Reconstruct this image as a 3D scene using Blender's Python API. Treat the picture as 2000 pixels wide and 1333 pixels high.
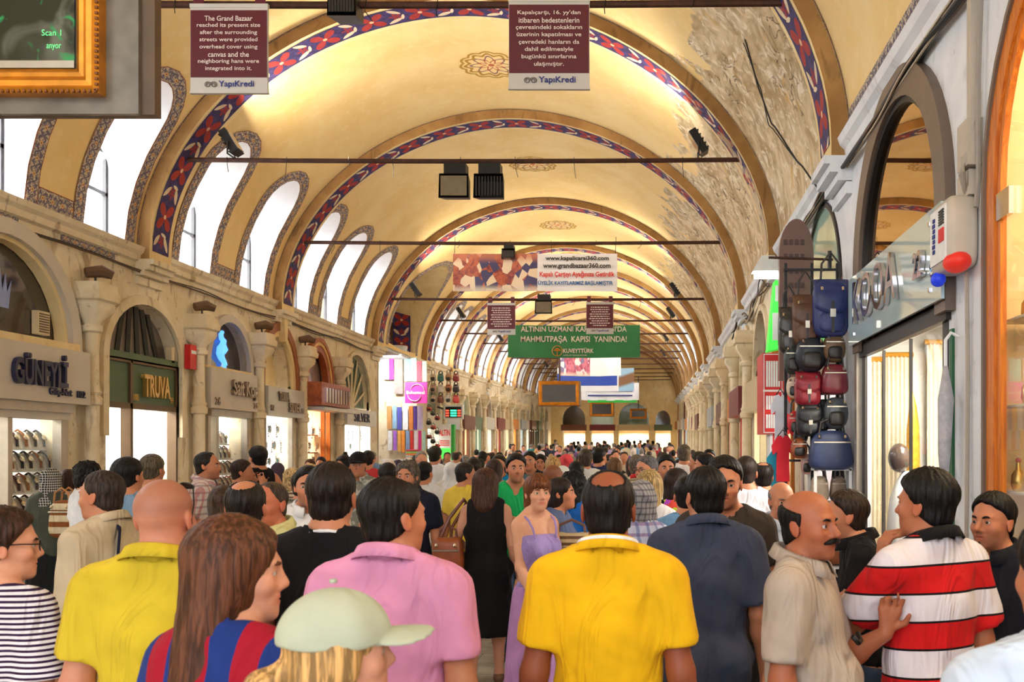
import bpy, math, random, ast
import numpy as np
from math import sin, cos, pi, radians, sqrt, atan2, floor
from mathutils import Vector, Matrix, Euler

random.seed(7)
rng = np.random.default_rng(7)
scene = bpy.context.scene
COL = scene.collection
for _o in list(bpy.data.objects):
    bpy.data.objects.remove(_o)

# ------------------------------------------------------------------ camera
EYE = 1.82            # camera height, on a slight rise above the heads
FPX = 1800.0          # focal length in pixels of the 2000 px wide frame
VX, VY = 1273.0, 880.0
cam_data = bpy.data.cameras.new('camera')
cam_data.sensor_width = 36.0
cam_data.lens = 36.0 * FPX / 2000.0
cam_data.shift_x = (1000.0 - VX) / 2000.0
cam_data.shift_y = (VY - 666.5) / 2000.0
cam_data.clip_start = 0.05
cam_data.clip_end = 300
cam_data.dof.use_dof = True
cam_data.dof.focus_distance = 6.5
cam_data.dof.aperture_fstop = 6.3
cam = bpy.data.objects.new('camera', cam_data)
cam.location = (0, 0, EYE)
cam.rotation_euler = (radians(90), 0, 0)
COL.objects.link(cam)
scene.camera = cam

# ------------------------------------------------------------------ daylight and exposure
world = bpy.data.worlds.new('bright_overcast_sky')
scene.world = world
world.use_nodes = True
_bg = world.node_tree.nodes['Background']
_bg.inputs['Color'].default_value = (0.95, 0.975, 1.0, 1)
_bg.inputs['Strength'].default_value = 2.3
vs = scene.view_settings
vs.view_transform = 'Standard'
vs.look = 'None'
vs.gamma = 1.0
vs.use_curve_mapping = False
vs.exposure = 0.5
scene.cycles.use_denoising = True
scene.cycles.max_bounces = 5
scene.cycles.use_light_tree = False
scene.cycles.diffuse_bounces = 3
scene.cycles.adaptive_threshold = 0.05
scene.cycles.glossy_bounces = 3
scene.cycles.transparent_max_bounces = 8
scene.cycles.sample_clamp_indirect = 6.0
scene.cycles.caustics_reflective = False
scene.cycles.caustics_refractive = False


def area_light(name, loc, rot, sx, sy, power, color=(1, 1, 1), spread=180):
    d = bpy.data.lights.new(name, 'AREA')
    d.shape = 'RECTANGLE'
    d.size, d.size_y = sx, sy
    d.energy = power
    d.color = color
    d.spread = radians(spread)
    o = bpy.data.objects.new(name, d)
    o.location = loc
    o.rotation_euler = rot
    COL.objects.link(o)
    return o


world.cycles.sampling_method = 'NONE'


def daylight(name, loc, rot, sx, sy, power):
    """sky light arriving through one window"""
    return area_light(name, loc, rot, sx, sy, power, (0.9, 0.95, 1.0))


# ------------------------------------------------------------------ small helpers
def px(x, y, Y):
    """the point at depth Y that a pixel of the photograph looks at"""
    return Vector(((x - VX) * Y / FPX, Y, EYE + (VY - y) * Y / FPX))


def grade(Y):
    """the street climbs gently beyond the side street"""
    return max(0.0, Y - 26.0) * 0.022


class NX:
    """compiles short arithmetic into shader Math nodes"""
    F1 = dict(sin='SINE', cos='COSINE', abs='ABSOLUTE', sqrt='SQRT', floor='FLOOR', fract='FRACT', sign='SIGN')
    F2 = dict(min='MINIMUM', max='MAXIMUM', pow='POWER', atan2='ARCTAN2', lt='LESS_THAN', gt='GREATER_THAN', mod='MODULO', pingpong='PINGPONG')
    OPS = {ast.Add: 'ADD', ast.Sub: 'SUBTRACT', ast.Mult: 'MULTIPLY', ast.Div: 'DIVIDE', ast.Pow: 'POWER'}

    def __init__(self, nt):
        self.nt = nt

    def math(self, op, *ins, clamp=False):
        n = self.nt.nodes.new('ShaderNodeMath')
        n.operation = op
        n.use_clamp = clamp
        for i, v in enumerate(ins):
            if isinstance(v, (int, float)):
                n.inputs[i].default_value = v
            else:
                self.nt.links.new(v, n.inputs[i])
        return n.outputs[0]

    def __call__(self, _src, **env):
        return self.ev(ast.parse(_src, mode='eval').body, env)

    def ev(self, e, env):
        if isinstance(e, ast.Constant):
            return float(e.value)
        if isinstance(e, ast.Name):
            return env[e.id]
        if isinstance(e, ast.UnaryOp):
            v = self.ev(e.operand, env)
            return -v if isinstance(v, float) else self.math('MULTIPLY', v, -1.0)
        if isinstance(e, ast.BinOp):
            a, b = self.ev(e.left, env), self.ev(e.right, env)
            if isinstance(a, float) and isinstance(b, float):
                return {'ADD': a + b, 'SUBTRACT': a - b, 'MULTIPLY': a * b, 'DIVIDE': a / b if b else 0, 'POWER': a ** b if a > 0 else 0}[self.OPS[type(e.op)]]
            return self.math(self.OPS[type(e.op)], a, b)
        f = e.func.id
        a = [self.ev(x, env) for x in e.args]
        if f == 'smooth':
            n = self.nt.nodes.new('ShaderNodeMapRange')
            n.interpolation_type = 'SMOOTHSTEP'
            for i, v in zip((1, 2, 0), a):
                if isinstance(v, float):
                    n.inputs[i].default_value = v
                else:
                    self.nt.links.new(v, n.inputs[i])
            return n.outputs[0]
        if f == 'sat':
            return self.math('ADD', a[0], 0.0, clamp=True)
        if f in self.F1:
            return self.math(self.F1[f], a[0])
        return self.math(self.F2[f], a[0], a[1])


def rgba(c):
    return (c[0], c[1], c[2], 1.0)


def srgb(r, g, b):
    f = lambda v: (v / 255.0 / 12.92) if v <= 10.3 else ((v / 255.0 + 0.055) / 1.055) ** 2.4
    return (f(r), f(g), f(b))


MATS = {}


def new_mat(name):
    m = bpy.data.materials.new(name)
    m.use_nodes = True
    nt = m.node_tree
    p = nt.nodes['Principled BSDF']
    MATS[name] = m
    return m, nt, p


def mix(nt, fac, a, b):
    n = nt.nodes.new('ShaderNodeMix')
    n.data_type = 'RGBA'
    n.clamp_factor = True
    for sock, v in ((n.inputs[0], fac), (n.inputs[6], a), (n.inputs[7], b)):
        if isinstance(v, (int, float)):
            sock.default_value = v
        elif isinstance(v, tuple):
            sock.default_value = rgba(v)
        else:
            nt.links.new(v, sock)
    return n.outputs[2]


def noise(nt, scale, detail=4, rough=0.6, vec=None, dist=0.0):
    n = nt.nodes.new('ShaderNodeTexNoise')
    n.inputs['Scale'].default_value = scale
    n.inputs['Detail'].default_value = min(detail, 2.5)
    n.inputs['Roughness'].default_value = rough
    n.inputs['Distortion'].default_value = dist
    if vec is not None:
        nt.links.new(vec, n.inputs['Vector'])
    return n.outputs['Fac']


def objcoord(nt, scale=None):
    t = nt.nodes.new('ShaderNodeTexCoord').outputs['Object']
    if scale:
        mp = nt.nodes.new('ShaderNodeMapping')
        mp.inputs['Scale'].default_value = scale
        nt.links.new(t, mp.inputs['Vector'])
        return mp.outputs[0]
    return t


def geocoord(nt, scale=None):
    t = nt.nodes.new('ShaderNodeNewGeometry').outputs['Position']
    if scale:
        mp = nt.nodes.new('ShaderNodeMapping')
        mp.inputs['Scale'].default_value = scale
        nt.links.new(t, mp.inputs['Vector'])
        return mp.outputs[0]
    return t


def xyz(nt, vec):
    n = nt.nodes.new('ShaderNodeSeparateXYZ')
    nt.links.new(vec, n.inputs[0])
    return n.outputs


def bump(nt, p, h, strength=0.3, dist=0.01):
    b = nt.nodes.new('ShaderNodeBump')
    b.inputs['Strength'].default_value = strength
    b.inputs['Distance'].default_value = dist
    nt.links.new(h, b.inputs['Height'])
    nt.links.new(b.outputs[0], p.inputs['Normal'])


def plain(name, c, rough=0.6, metal=0.0, var=0.0, scale=8.0, bmp=0.0, emit=0.0, coat=0.0, spec=None):
    """principled with a little procedural mottling"""
    if name in MATS:
        return MATS[name]
    m, nt, p = new_mat(name)
    p.inputs['Roughness'].default_value = rough
    p.inputs['Metallic'].default_value = metal
    p.inputs['Coat Weight'].default_value = coat
    if spec is not None:
        p.inputs['Specular IOR Level'].default_value = spec
    vec = objcoord(nt)
    h = noise(nt, scale, 5, 0.6, vec)
    v = var if var else 0.06
    c1 = tuple(min(1.0, x * (1 + v)) for x in c)
    c2 = tuple(x * (1 - v) for x in c)
    col = mix(nt, NX(nt)('smooth(0.3,0.7,h)', h=h), c2, c1)
    nt.links.new(col, p.inputs['Base Color'])
    if bmp:
        bump(nt, p, h, bmp)
    if emit:
        nt.links.new(col, p.inputs['Emission Color'])
        p.inputs['Emission Strength'].default_value = emit
    return m


def glow(name, c, strength):
    if name in MATS:
        return MATS[name]
    m, nt, p = new_mat(name)
    p.inputs['Base Color'].default_value = rgba(c)
    p.inputs['Emission Color'].default_value = rgba(c)
    p.inputs['Emission Strength'].default_value = strength
    return m


def glass(name, tint=(1, 1, 1), refl=0.08, rough=0.0):
    if name in MATS:
        return MATS[name]
    m = bpy.data.materials.new(name)
    m.use_nodes = True
    MATS[name] = m
    nt = m.node_tree
    nt.nodes.clear()
    out = nt.nodes.new('ShaderNodeOutputMaterial')
    tr = nt.nodes.new('ShaderNodeBsdfTransparent')
    tr.inputs[0].default_value = rgba(tint)
    gl = nt.nodes.new('ShaderNodeBsdfGlossy')
    gl.inputs['Roughness'].default_value = rough
    fr = nt.nodes.new('ShaderNodeFresnel')
    fr.inputs[0].default_value = 1.45
    mx = nt.nodes.new('ShaderNodeMixShader')
    f = NX(nt)('min(f*0.5+%f,%f)' % (refl - 0.03, refl + 0.1), f=fr.outputs[0])
    nt.links.new(f, mx.inputs[0])
    nt.links.new(tr.outputs[0], mx.inputs[1])
    nt.links.new(gl.outputs[0], mx.inputs[2])
    nt.links.new(mx.outputs[0], out.inputs[0])
    return m


# ------------------------------------------------------------------ mesh builder
class MB:
    def __init__(self):
        self.v, self.f, self.uv, self.m = [], [], [], []

    def vert(self, p):
        self.v.append((float(p[0]), float(p[1]), float(p[2])))
        return len(self.v) - 1

    def face(self, idx, uv=None, m=0):
        self.f.append(tuple(idx))
        self.uv.append(uv)
        self.m.append(m)

    def poly(self, pts, uv=None, m=0):
        self.face([self.vert(p) for p in pts], uv, m)

    def box(self, x0, x1, y0, y1, z0, z1, m=0):
        s = len(self.v)
        for z in (z0, z1):
            for x, y in ((x0, y0), (x1, y0), (x1, y1), (x0, y1)):
                self.vert((x, y, z))
        for q in ((3, 2, 1, 0), (4, 5, 6, 7), (0, 1, 5, 4), (1, 2, 6, 5), (2, 3, 7, 6), (3, 0, 4, 7)):
            self.face([s + i for i in q], None, m)
        return self

    def obox(self, c, size, R=None, m=0):
        c = Vector(c)
        R = R or Matrix.Identity(3)
        s = len(self.v)
        for z in (-.5, .5):
            for x, y in ((-.5, -.5), (.5, -.5), (.5, .5), (-.5, .5)):
                self.vert(c + R @ Vector((x * size[0], y * size[1], z * size[2])))
        for q in ((3, 2, 1, 0), (4, 5, 6, 7), (0, 1, 5, 4), (1, 2, 6, 5), (2, 3, 7, 6), (3, 0, 4, 7)):
            self.face([s + i for i in q], None, m)
        return self

    def grid(self, P, uvs=None, m=0, closed=False, flip=False):
        """P[i][j] points"""
        n, k = len(P), len(P[0])
        s = len(self.v)
        for row in P:
            for p in row:
                self.vert(p)
        kk = k if closed else k - 1
        for i in range(n - 1):
            for j in range(kk):
                j2 = (j + 1) % k
                q = [s + i * k + j, s + i * k + j2, s + (i + 1) * k + j2, s + (i + 1) * k + j]
                u = None
                if uvs is not None:
                    u = [uvs[i][j], uvs[i][j2], uvs[i + 1][j2], uvs[i + 1][j]]
                if flip:
                    q.reverse()
                    if u:
                        u.reverse()
                self.face(q, u, m)
        return self

    def tube(self, pts, r, n=8, m=0, caps=True, squash=None):
        pts = [Vector(p) for p in pts]
        rs = r if isinstance(r, (list, tuple)) else [r] * len(pts)
        rings = []
        up = None
        for i, p in enumerate(pts):
            d = (pts[min(i + 1, len(pts) - 1)] - pts[max(i - 1, 0)])
            if d.length < 1e-9:
                d = Vector((0, 0, 1))
            d.normalize()
            if up is None:
                up = Vector((0, 0, 1)) if abs(d.z) < 0.9 else Vector((1, 0, 0))
            a = up - d * up.dot(d)
            if a.length < 1e-6:
                a = Vector((1, 0, 0)) - d * d.x
            a.normalize()
            b = d.cross(a)
            up = a
            sq = squash or 1.0
            rings.append([p + (a * cos(2 * pi * k / n) * sq + b * sin(2 * pi * k / n)) * rs[i] for k in range(n)])
        s = len(self.v)
        self.grid(rings, m=m, closed=True)
        if caps:
            self.face([s + k for k in range(n)][::-1], None, m)
            e = s + (len(pts) - 1) * n
            self.face([e + k for k in range(n)], None, m)
        return self

    def lathe(self, prof, c=(0, 0, 0), n=16, m=0, sx=1.0, sy=1.0):
        c = Vector(c)
        P = [[c + Vector((r * sx * cos(2 * pi * k / n), r * sy * sin(2 * pi * k / n), z)) for k in range(n)] for r, z in prof]
        s = len(self.v)
        self.grid(P, m=m, closed=True)
        if prof[0][0] > 1e-4:
            self.face([s + k for k in range(n)][::-1], None, m)
        if prof[-1][0] > 1e-4:
            e = s + (len(prof) - 1) * n
            self.face([e + k for k in range(n)], None, m)
        return self

    def prism(self, poly, o, ux, uy, depth, m=0, ms=None):
        """poly: 2-D outline, extruded by depth along ux x uy"""
        o, ux, uy = Vector(o), Vector(ux), Vector(uy)
        w = ux.cross(uy).normalized() * depth
        a = [o + ux * x + uy * y for x, y in poly]
        s = len(self.v)
        n = len(a)
        for p in a:
            self.vert(p)
        for p in a:
            self.vert(p + w)
        self.face([s + i for i in range(n)][::-1], None, m)
        self.face([s + n + i for i in range(n)], None, m)
        for i in range(n):
            j = (i + 1) % n
            self.face([s + i, s + j, s + n + j, s + n + i], None, m if ms is None else ms)
        return self

    def sphere(self, c, r, n=12, k=8, m=0):
        c = Vector(c)
        rx, ry, rz = r if isinstance(r, (tuple, list)) else (r, r, r)
        P = []
        for i in range(k + 1):
            t = pi * i / k
            P.append([c + Vector((rx * sin(t) * cos(2 * pi * j / n), ry * sin(t) * sin(2 * pi * j / n), -rz * cos(t))) for j in range(n)])
        self.grid(P, m=m, closed=True)
        return self

    def mesh(self, name, mats):
        me = bpy.data.meshes.new(name)
        me.from_pydata(self.v, [], self.f)
        for mt in (mats if isinstance(mats, (list, tuple)) else [mats]):
            me.materials.append(mt)
        if any(self.m):
            me.polygons.foreach_set('material_index', self.m)
        if any(u is not None for u in self.uv):
            lay = me.uv_layers.new(name='UVMap')
            arr = []
            for f, u in zip(self.f, self.uv):
                for k in range(len(f)):
                    arr.extend(u[k] if u is not None else (0.0, 0.0))
            lay.data.foreach_set('uv', arr)
        me.validate()
        return me

    def build(self, name, mats, parent=None, smooth=False):
        if parent is not None:
            L = parent['_loc'] if '_loc' in parent else None
            if L is not None:
                self.v = [(x - L[0], y - L[1], z - L[2]) for x, y, z in self.v]
        me = self.mesh(name, mats)
        if smooth:
            me.polygons.foreach_set('use_smooth', [True] * len(me.polygons))
            if smooth != 'all':
                me.set_sharp_from_angle(angle=radians(42))
        o = bpy.data.objects.new(name, me)
        COL.objects.link(o)
        if parent is not None:
            o.parent = parent
            if '_loc' in parent:
                o['_loc'] = parent['_loc']
        return o


def tag(o, label=None, cat=None, group=None, kind=None):
    if label:
        o['label'] = label
    if cat:
        o['category'] = cat
    if group:
        o['group'] = group
    if kind:
        o['kind'] = kind
    return o


def struct(o):
    o['kind'] = 'structure'
    return o


def thing(name, label, cat, loc=(0, 0, 0), group=None):
    o = bpy.data.objects.new(name, None)
    o.empty_display_size = 0.1
    o.location = loc
    o['_loc'] = tuple(float(a) for a in loc)
    COL.objects.link(o)
    return tag(o, label, cat, group)


def clone(root, loc, rot=None, label=None, group=None, color=None, scale=None):
    r = root.copy()
    COL.objects.link(r)
    r.location = loc
    if rot is not None:
        r.rotation_euler = rot
    if scale is not None:
        r.scale = scale if isinstance(scale, tuple) else (scale,) * 3
    if label:
        r['label'] = label
    if group:
        r['group'] = group
    if color:
        r.color = color
    for ch in list(root.children):
        c = ch.copy()
        COL.objects.link(c)
        c.parent = r
        if color:
            c.color = color
        for g in list(ch.children):
            d = g.copy()
            COL.objects.link(d)
            d.parent = c
            if color:
                d.color = color
    return r


def text_mesh(body, extrude=0.0, bold=0.0, spacing=1.0, line=1.0, align='CENTER', shear=0.0):
    cu = bpy.data.curves.new('lettering', 'FONT')
    cu.body = body
    cu.align_x = align
    cu.extrude = extrude
    cu.offset = bold
    cu.space_character = spacing
    cu.space_line = line
    cu.shear = shear
    cu.resolution_u = 3
    ob = bpy.data.objects.new('lettering', cu)
    me = bpy.data.meshes.new_from_object(ob)
    bpy.data.objects.remove(ob)
    bpy.data.curves.remove(cu)
    return me


def text(body, box, o, ux, uy, mat, parent=None, depth=0.0, bold=0.0, name='lettering', fit=True, off=0.004, **kw):
    """lettering fitted into box = (u0, v0, u1, v1) metres on the plane o, ux, uy"""
    me = text_mesh(body, 0.5 if depth else 0.0, bold, **kw)
    n = len(me.vertices)
    co = np.empty(n * 3)
    me.vertices.foreach_get('co', co)
    co = co.reshape(-1, 3)
    lo, hi = co.min(0), co.max(0)
    u0, v0, u1, v1 = box
    sx = (u1 - u0) / max(1e-6, hi[0] - lo[0])
    sy = (v1 - v0) / max(1e-6, hi[1] - lo[1])
    if not fit:
        sx = sy = min(sx, sy)
    ux, uy = np.array(Vector(ux)), np.array(Vector(uy))
    w = np.cross(ux, uy)
    cx, cy = (u0 + u1) / 2, (v0 + v1) / 2
    U = (co[:, 0] - (lo[0] + hi[0]) / 2) * sx + cx
    V = (co[:, 1] - (lo[1] + hi[1]) / 2) * sy + cy
    W = (co[:, 2] + 0.5) * depth + off if depth else np.full(n, off)
    P = np.array(Vector(o))[None] + U[:, None] * ux + V[:, None] * uy + W[:, None] * w
    if parent is not None and '_loc' in parent:
        P = P - np.array(parent['_loc'][:])[None]
    me.vertices.foreach_set('co', P.reshape(-1))
    me.update()
    me.materials.clear()
    me.materials.append(mat)
    ob = bpy.data.objects.new(name, me)
    COL.objects.link(ob)
    if parent is not None:
        ob.parent = parent
        if '_loc' in parent:
            ob['_loc'] = parent['_loc']
    return ob
# ------------------------------------------------------------------ materials of the building
def m_vault():
    m, nt, p = new_mat('ochre_vault_plaster')
    N = NX(nt)
    g = geocoord(nt)
    x = xyz(nt, g)
    big = noise(nt, 0.9, 5, 0.6, g)
    fine = noise(nt, 7.0, 6, 0.65, g)
    streak = noise(nt, 2.2, 5, 0.7, geocoord(nt, (2.5, 1.0, 0.6)), 0.6)
    base = mix(nt, N('smooth(0.3,0.75,h)', h=big), srgb(234, 200, 134), srgb(244, 216, 158))
    base = mix(nt, N('smooth(0.45,0.8,h)*0.35', h=fine), base, srgb(250, 230, 188))
    # old plaster laid bare on the right haunch
    edge = noise(nt, 1.3, 6, 0.7, g, 0.4)
    mask = N('smooth(0.0,0.16,x+(e-0.5)*2.6-0.35)*(1-smooth(27,31,y))*smooth(7.6,8.2,y)', x=x[0], e=edge, y=x[1])
    bare = mix(nt, N('smooth(0.35,0.65,h)', h=streak), srgb(176, 150, 112), srgb(222, 202, 166))
    bare = mix(nt, N('smooth(0.5,0.68,h)', h=noise(nt, 4.5, 8, 0.75, g, 1.0)), bare, srgb(240, 228, 206))
    bare = mix(nt, N('smooth(0.6,0.72,h)*0.8', h=noise(nt, 2.1, 4, 0.6, g, 1.5)), bare, srgb(214, 172, 96))
    crack = N('1-smooth(0.0,0.022,abs(h-0.5))', h=noise(nt, 2.4, 3, 0.6, geocoord(nt, (1.6, 0.9, 0.7)), 1.2))
    bare = mix(nt, N('c*smooth(0.5,0.6,h)', c=crack, h=big), bare, srgb(110, 86, 62))
    col = mix(nt, mask, base, bare)
    nt.links.new(col, p.inputs['Base Color'])
    p.inputs['Roughness'].default_value = 0.9
    bump(nt, p, streak, 0.3, 0.02)
    return m


def m_wall(name, c_hi, c_lo, stain, amount=0.5):
    m, nt, p = new_mat(name)
    N = NX(nt)
    g = geocoord(nt)
    a = noise(nt, 1.7, 6, 0.7, g, 0.3)
    b = noise(nt, 9.0, 6, 0.7, g)
    d = noise(nt, 3.2, 7, 0.75, geocoord(nt, (1.4, 1.4, 0.5)), 0.8)
    col = mix(nt, N('smooth(0.35,0.7,h)', h=a), c_lo, c_hi)
    col = mix(nt, N('smooth(0.56,0.7,h)*%f' % amount, h=d), col, stain)
    col = mix(nt, N('smooth(0.6,0.75,h)*%f' % (amount * 0.7), h=b), col, tuple(s * 0.7 for s in stain))
    nt.links.new(col, p.inputs['Base Color'])
    p.inputs['Roughness'].default_value = 0.88
    bump(nt, p, d, 0.3, 0.02)
    return m


def uvs(nt):
    n = nt.nodes.new('ShaderNodeUVMap')
    return xyz(nt, n.outputs[0])


def m_soffit():
    """navy band with red blossoms and pale leaves; u along the arch, v across (0..1)"""
    m, nt, p = new_mat('navy_floral_band')
    N = NX(nt)
    u = uvs(nt)
    P = 0.66
    a = N('mod(u+100.0*%f,%f)-%f' % (P, P, P / 2), u=u[0])
    w = N('mod(u+100.0*%f+%f,%f)-%f' % (P, P / 2, P, P / 2), u=u[0])
    v = N('(v-0.5)*0.42', v=u[1])
    r = N('sqrt(a*a+v*v)', a=a, v=v)
    th = N('atan2(v,a)', a=a, v=v)
    pet = N('lt(r,0.225*abs(sin(2.0*t)))', r=r, t=th)
    pet2 = N('lt(sqrt(w*w*2.2+v*v*2.2),0.14*abs(cos(2.5*atan2(v,w))))', w=w, v=v)
    core = N('lt(r,0.03)', r=r)
    def leaf(cx, cy, ang, A, B):
        c, s = cos(ang), sin(ang)
        return N('lt(pow(abs(((w-%f)*%f+(v-%f)*%f)/%f),2.0)+pow(abs(((v-%f)*%f-(w-%f)*%f)/%f),1.3),1.0)' % (cx, c, cy, s, A, cy, c, cx, s, B), w=w, v=v)
    l1 = leaf(0.02, 0.115, 0.45, 0.115, 0.036)
    l2 = leaf(0.0, -0.12, -0.7, 0.105, 0.034)
    l3 = leaf(-0.09, 0.04, 1.35, 0.07, 0.022)
    nz = noise(nt, 14, 3, 0.6, geocoord(nt))
    col = mix(nt, N('smooth(0.35,0.7,h)', h=nz), srgb(34, 26, 74), srgb(62, 50, 112))
    col = mix(nt, pet, col, mix(nt, nz, srgb(128, 24, 26), srgb(176, 52, 44)))
    col = mix(nt, pet2, col, srgb(140, 34, 38))
    col = mix(nt, core, col, srgb(224, 190, 150))
    for l in (l1, l2, l3):
        col = mix(nt, l, col, mix(nt, nz, srgb(206, 184, 148), srgb(240, 224, 196)))
    # the paint is worn away where the plaster has failed, low on the right
    g = geocoord(nt)
    xx = xyz(nt, g)
    worn = N('smooth(0.52,0.64,h+smooth(0.7,1.5,x)*0.13)*smooth(-0.2,0.9,x)*smooth(9,11,y)', h=noise(nt, 3.0, 6, 0.7, g, 0.6), x=xx[0], y=xx[1])
    col = mix(nt, N('w*0.85', w=worn), col, srgb(208, 186, 150))
    nt.links.new(col, p.inputs['Base Color'])
    p.inputs['Roughness'].default_value = 0.75
    return m


def m_border():
    """scrolling grey-blue ornament with ochre medallions and red edge lines"""
    m, nt, p = new_mat('scrollwork_border')
    N = NX(nt)
    u = uvs(nt)
    P = 0.17
    a = N('mod(u+200.0*%f,%f)-%f' % (P, P, P / 2), u=u[0])
    v = N('(v-0.5)*0.21', v=u[1])
    med = N('sqrt(a*a*1.2+v*v)', a=a, v=v)
    cu = nt.nodes.new('ShaderNodeCombineXYZ')
    nt.links.new(N('u*7.0', u=u[0]), cu.inputs[0])
    nt.links.new(N('v*1.6', v=u[1]), cu.inputs[1])
    n1 = noise(nt, 3.4, 2, 0.5, cu.outputs[0], 1.2)
    scroll = N('smooth(0.0,0.06,abs(h-0.5)-0.018)', h=n1)
    wave = N('smooth(0.0,0.012,abs(v-0.055*sin(u*%f))-0.008)' % (2 * pi / P), v=v, u=u[0])
    wave2 = N('smooth(0.0,0.012,abs(v+0.055*sin(u*%f))-0.008)' % (2 * pi / P), v=v, u=u[0])
    col = mix(nt, n1, srgb(186, 168, 142), srgb(214, 198, 172))
    col = mix(nt, N('1-s', s=scroll), col, srgb(66, 60, 92))
    col = mix(nt, N('1-min(a,b)', a=wave, b=wave2), col, srgb(92, 84, 108))
    col = mix(nt, N('1-smooth(0.022,0.032,m)', m=med), col, srgb(218, 170, 108))
    col = mix(nt, N('1-smooth(0.008,0.012,m)', m=med), col, srgb(96, 60, 60))
    col = mix(nt, N('smooth(0.44,0.46,abs(v-0.5))', v=u[1]), col, srgb(120, 52, 44))
    g = geocoord(nt)
    xx = xyz(nt, g)
    worn = N('smooth(0.5,0.6,h+smooth(0.0,1.2,x)*0.12)*smooth(-0.6,0.5,x)*smooth(7.6,8.4,y)*0.9', h=noise(nt, 3.0, 6, 0.7, g, 0.6), x=xx[0], y=xx[1])
    col = mix(nt, worn, col, srgb(206, 184, 146))
    nt.links.new(col, p.inputs['Base Color'])
    p.inputs['Roughness'].default_value = 0.8
    return m


def m_rosette():
    m, nt, p = new_mat('gilded_rosette_paint')
    N = NX(nt)
    u = uvs(nt)   # polar: u = angle in turns, v = radius 0..1
    t = N('u*%f' % (2 * pi), u=u[0])
    lobe = N('0.86+0.1*abs(cos(t*6.0))', t=t)
    ring = N('abs(v-0.72-0.07*cos(t*12.0))', v=u[1], t=t)
    ring2 = N('abs(v-0.5-0.12*cos(t*8.0))', v=u[1], t=t)
    ring3 = N('abs(v-0.27-0.1*cos(t*8.0+3.1416))', v=u[1], t=t)
    col = mix(nt, 0.0, srgb(234, 205, 146), srgb(234, 205, 146))
    col = mix(nt, N('1-smooth(0.03,0.06,r)', r=ring2), col, srgb(132, 96, 96))
    col = mix(nt, N('1-smooth(0.03,0.06,r)', r=ring3), col, srgb(176, 84, 52))
    col = mix(nt, N('1-smooth(0.04,0.07,r)', r=ring), col, srgb(168, 124, 36))
    col = mix(nt, N('1-smooth(0.03,0.06,abs(v-l+0.03))', v=u[1], l=lobe), col, srgb(176, 132, 40))
    col = mix(nt, N('lt(v,0.09)', v=u[1]), col, srgb(190, 90, 50))
    nt.links.new(col, p.inputs['Base Color'])
    p.inputs['Roughness'].default_value = 0.8
    return m


M_VAULT = m_vault()
M_WALL = m_wall('grimy_cream_plaster', srgb(246, 234, 208), srgb(228, 210, 176), srgb(150, 120, 84), 0.7)
M_WHITE = m_wall('whitewashed_plaster', srgb(240, 242, 246), srgb(226, 228, 234), srgb(176, 172, 168), 0.35)
M_REVEAL = m_wall('white_window_reveal', srgb(252, 251, 252), srgb(246, 245, 248), srgb(232, 228, 226), 0.2)
M_SOFFIT = m_soffit()
M_BORDER = m_border()
M_ROSETTE = m_rosette()
M_RIBFACE = m_wall('umber_rib_face', srgb(178, 138, 84), srgb(152, 112, 64), srgb(96, 70, 44), 0.5)
M_CREAM = m_wall('cream_rib_margin', srgb(244, 222, 170), srgb(232, 204, 148), srgb(176, 140, 96), 0.25)
M_STONE = m_wall('pale_column_stone', srgb(242, 228, 198), srgb(224, 204, 166), srgb(146, 116, 80), 0.6)
M_BARK = plain('rusty_tie_iron', srgb(74, 44, 32), 0.7, 0.3, 0.25, 12, 0.3)
M_BLACK = plain('black_metal', srgb(30, 28, 28), 0.45, 0.3)
M_DKFRAME = plain('dark_window_frame', srgb(44, 38, 36), 0.5, 0.2)
M_PANE = glass('clear_window_pane', (0.97, 0.98, 1.0), 0.06)
M_SHOPGLASS = glass('shop_window_glass', (0.96, 0.98, 0.97), 0.07)


def m_floor():
    m, nt, p = new_mat('worn_grey_paving')
    N = NX(nt)
    g = geocoord(nt)
    a = noise(nt, 3.0, 6, 0.7, g)
    b = noise(nt, 30.0, 4, 0.6, g)
    col = mix(nt, N('smooth(0.3,0.7,h)', h=a), srgb(150, 138, 122), srgb(196, 184, 166))
    col = mix(nt, N('smooth(0.55,0.7,h)*0.4', h=b), col, srgb(112, 100, 90))
    oi = nt.nodes.new('ShaderNodeObjectInfo')
    col = mix(nt, N('r*0.25', r=oi.outputs['Random']), col, srgb(120, 108, 96))
    nt.links.new(col, p.inputs['Base Color'])
    p.inputs['Roughness'].default_value = 0.45
    bump(nt, p, b, 0.2, 0.01)
    return m


M_FLOOR = m_floor()

# ------------------------------------------------------------------ the vault
XC = -2.51
SPRING = 4.43
A0, B0, NE = 4.03, 3.27, 1.9
XL, XR = XC - 4.2, XC + 4.2        # wall planes


def arc(th, off=0.0):
    """point of the vault profile; th 0 right springing .. pi left springing"""
    c, s = cos(th), sin(th)
    x = (A0 + off) * math.copysign(abs(c) ** (2 / NE), c)
    z = (B0 + off) * abs(s) ** (2 / NE)
    return XC + x, SPRING + z


def theta_of_z(z, off, left=True):
    s = min(1.0, max(0.0, (z - SPRING) / (B0 + off))) ** (NE / 2)
    t = math.asin(s)
    return pi - t if left else t


def theta_table(off, n=400):
    T = [pi * i / n for i in range(n + 1)]
    pts = [arc(t, off) for t in T]
    S = [0.0]
    for a, b in zip(pts, pts[1:]):
        S.append(S[-1] + math.hypot(a[0] - b[0], a[1] - b[1]))
    return np.array(T), np.array(S)


VO = 0.16
TT, TS = theta_table(VO)
T0, S0 = theta_table(0.0)
theta_s = lambda s: float(np.interp(s, TS, TT))
s_theta = lambda t: float(np.interp(t, TT, TS))
SLEN = float(TS[-1])

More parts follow.
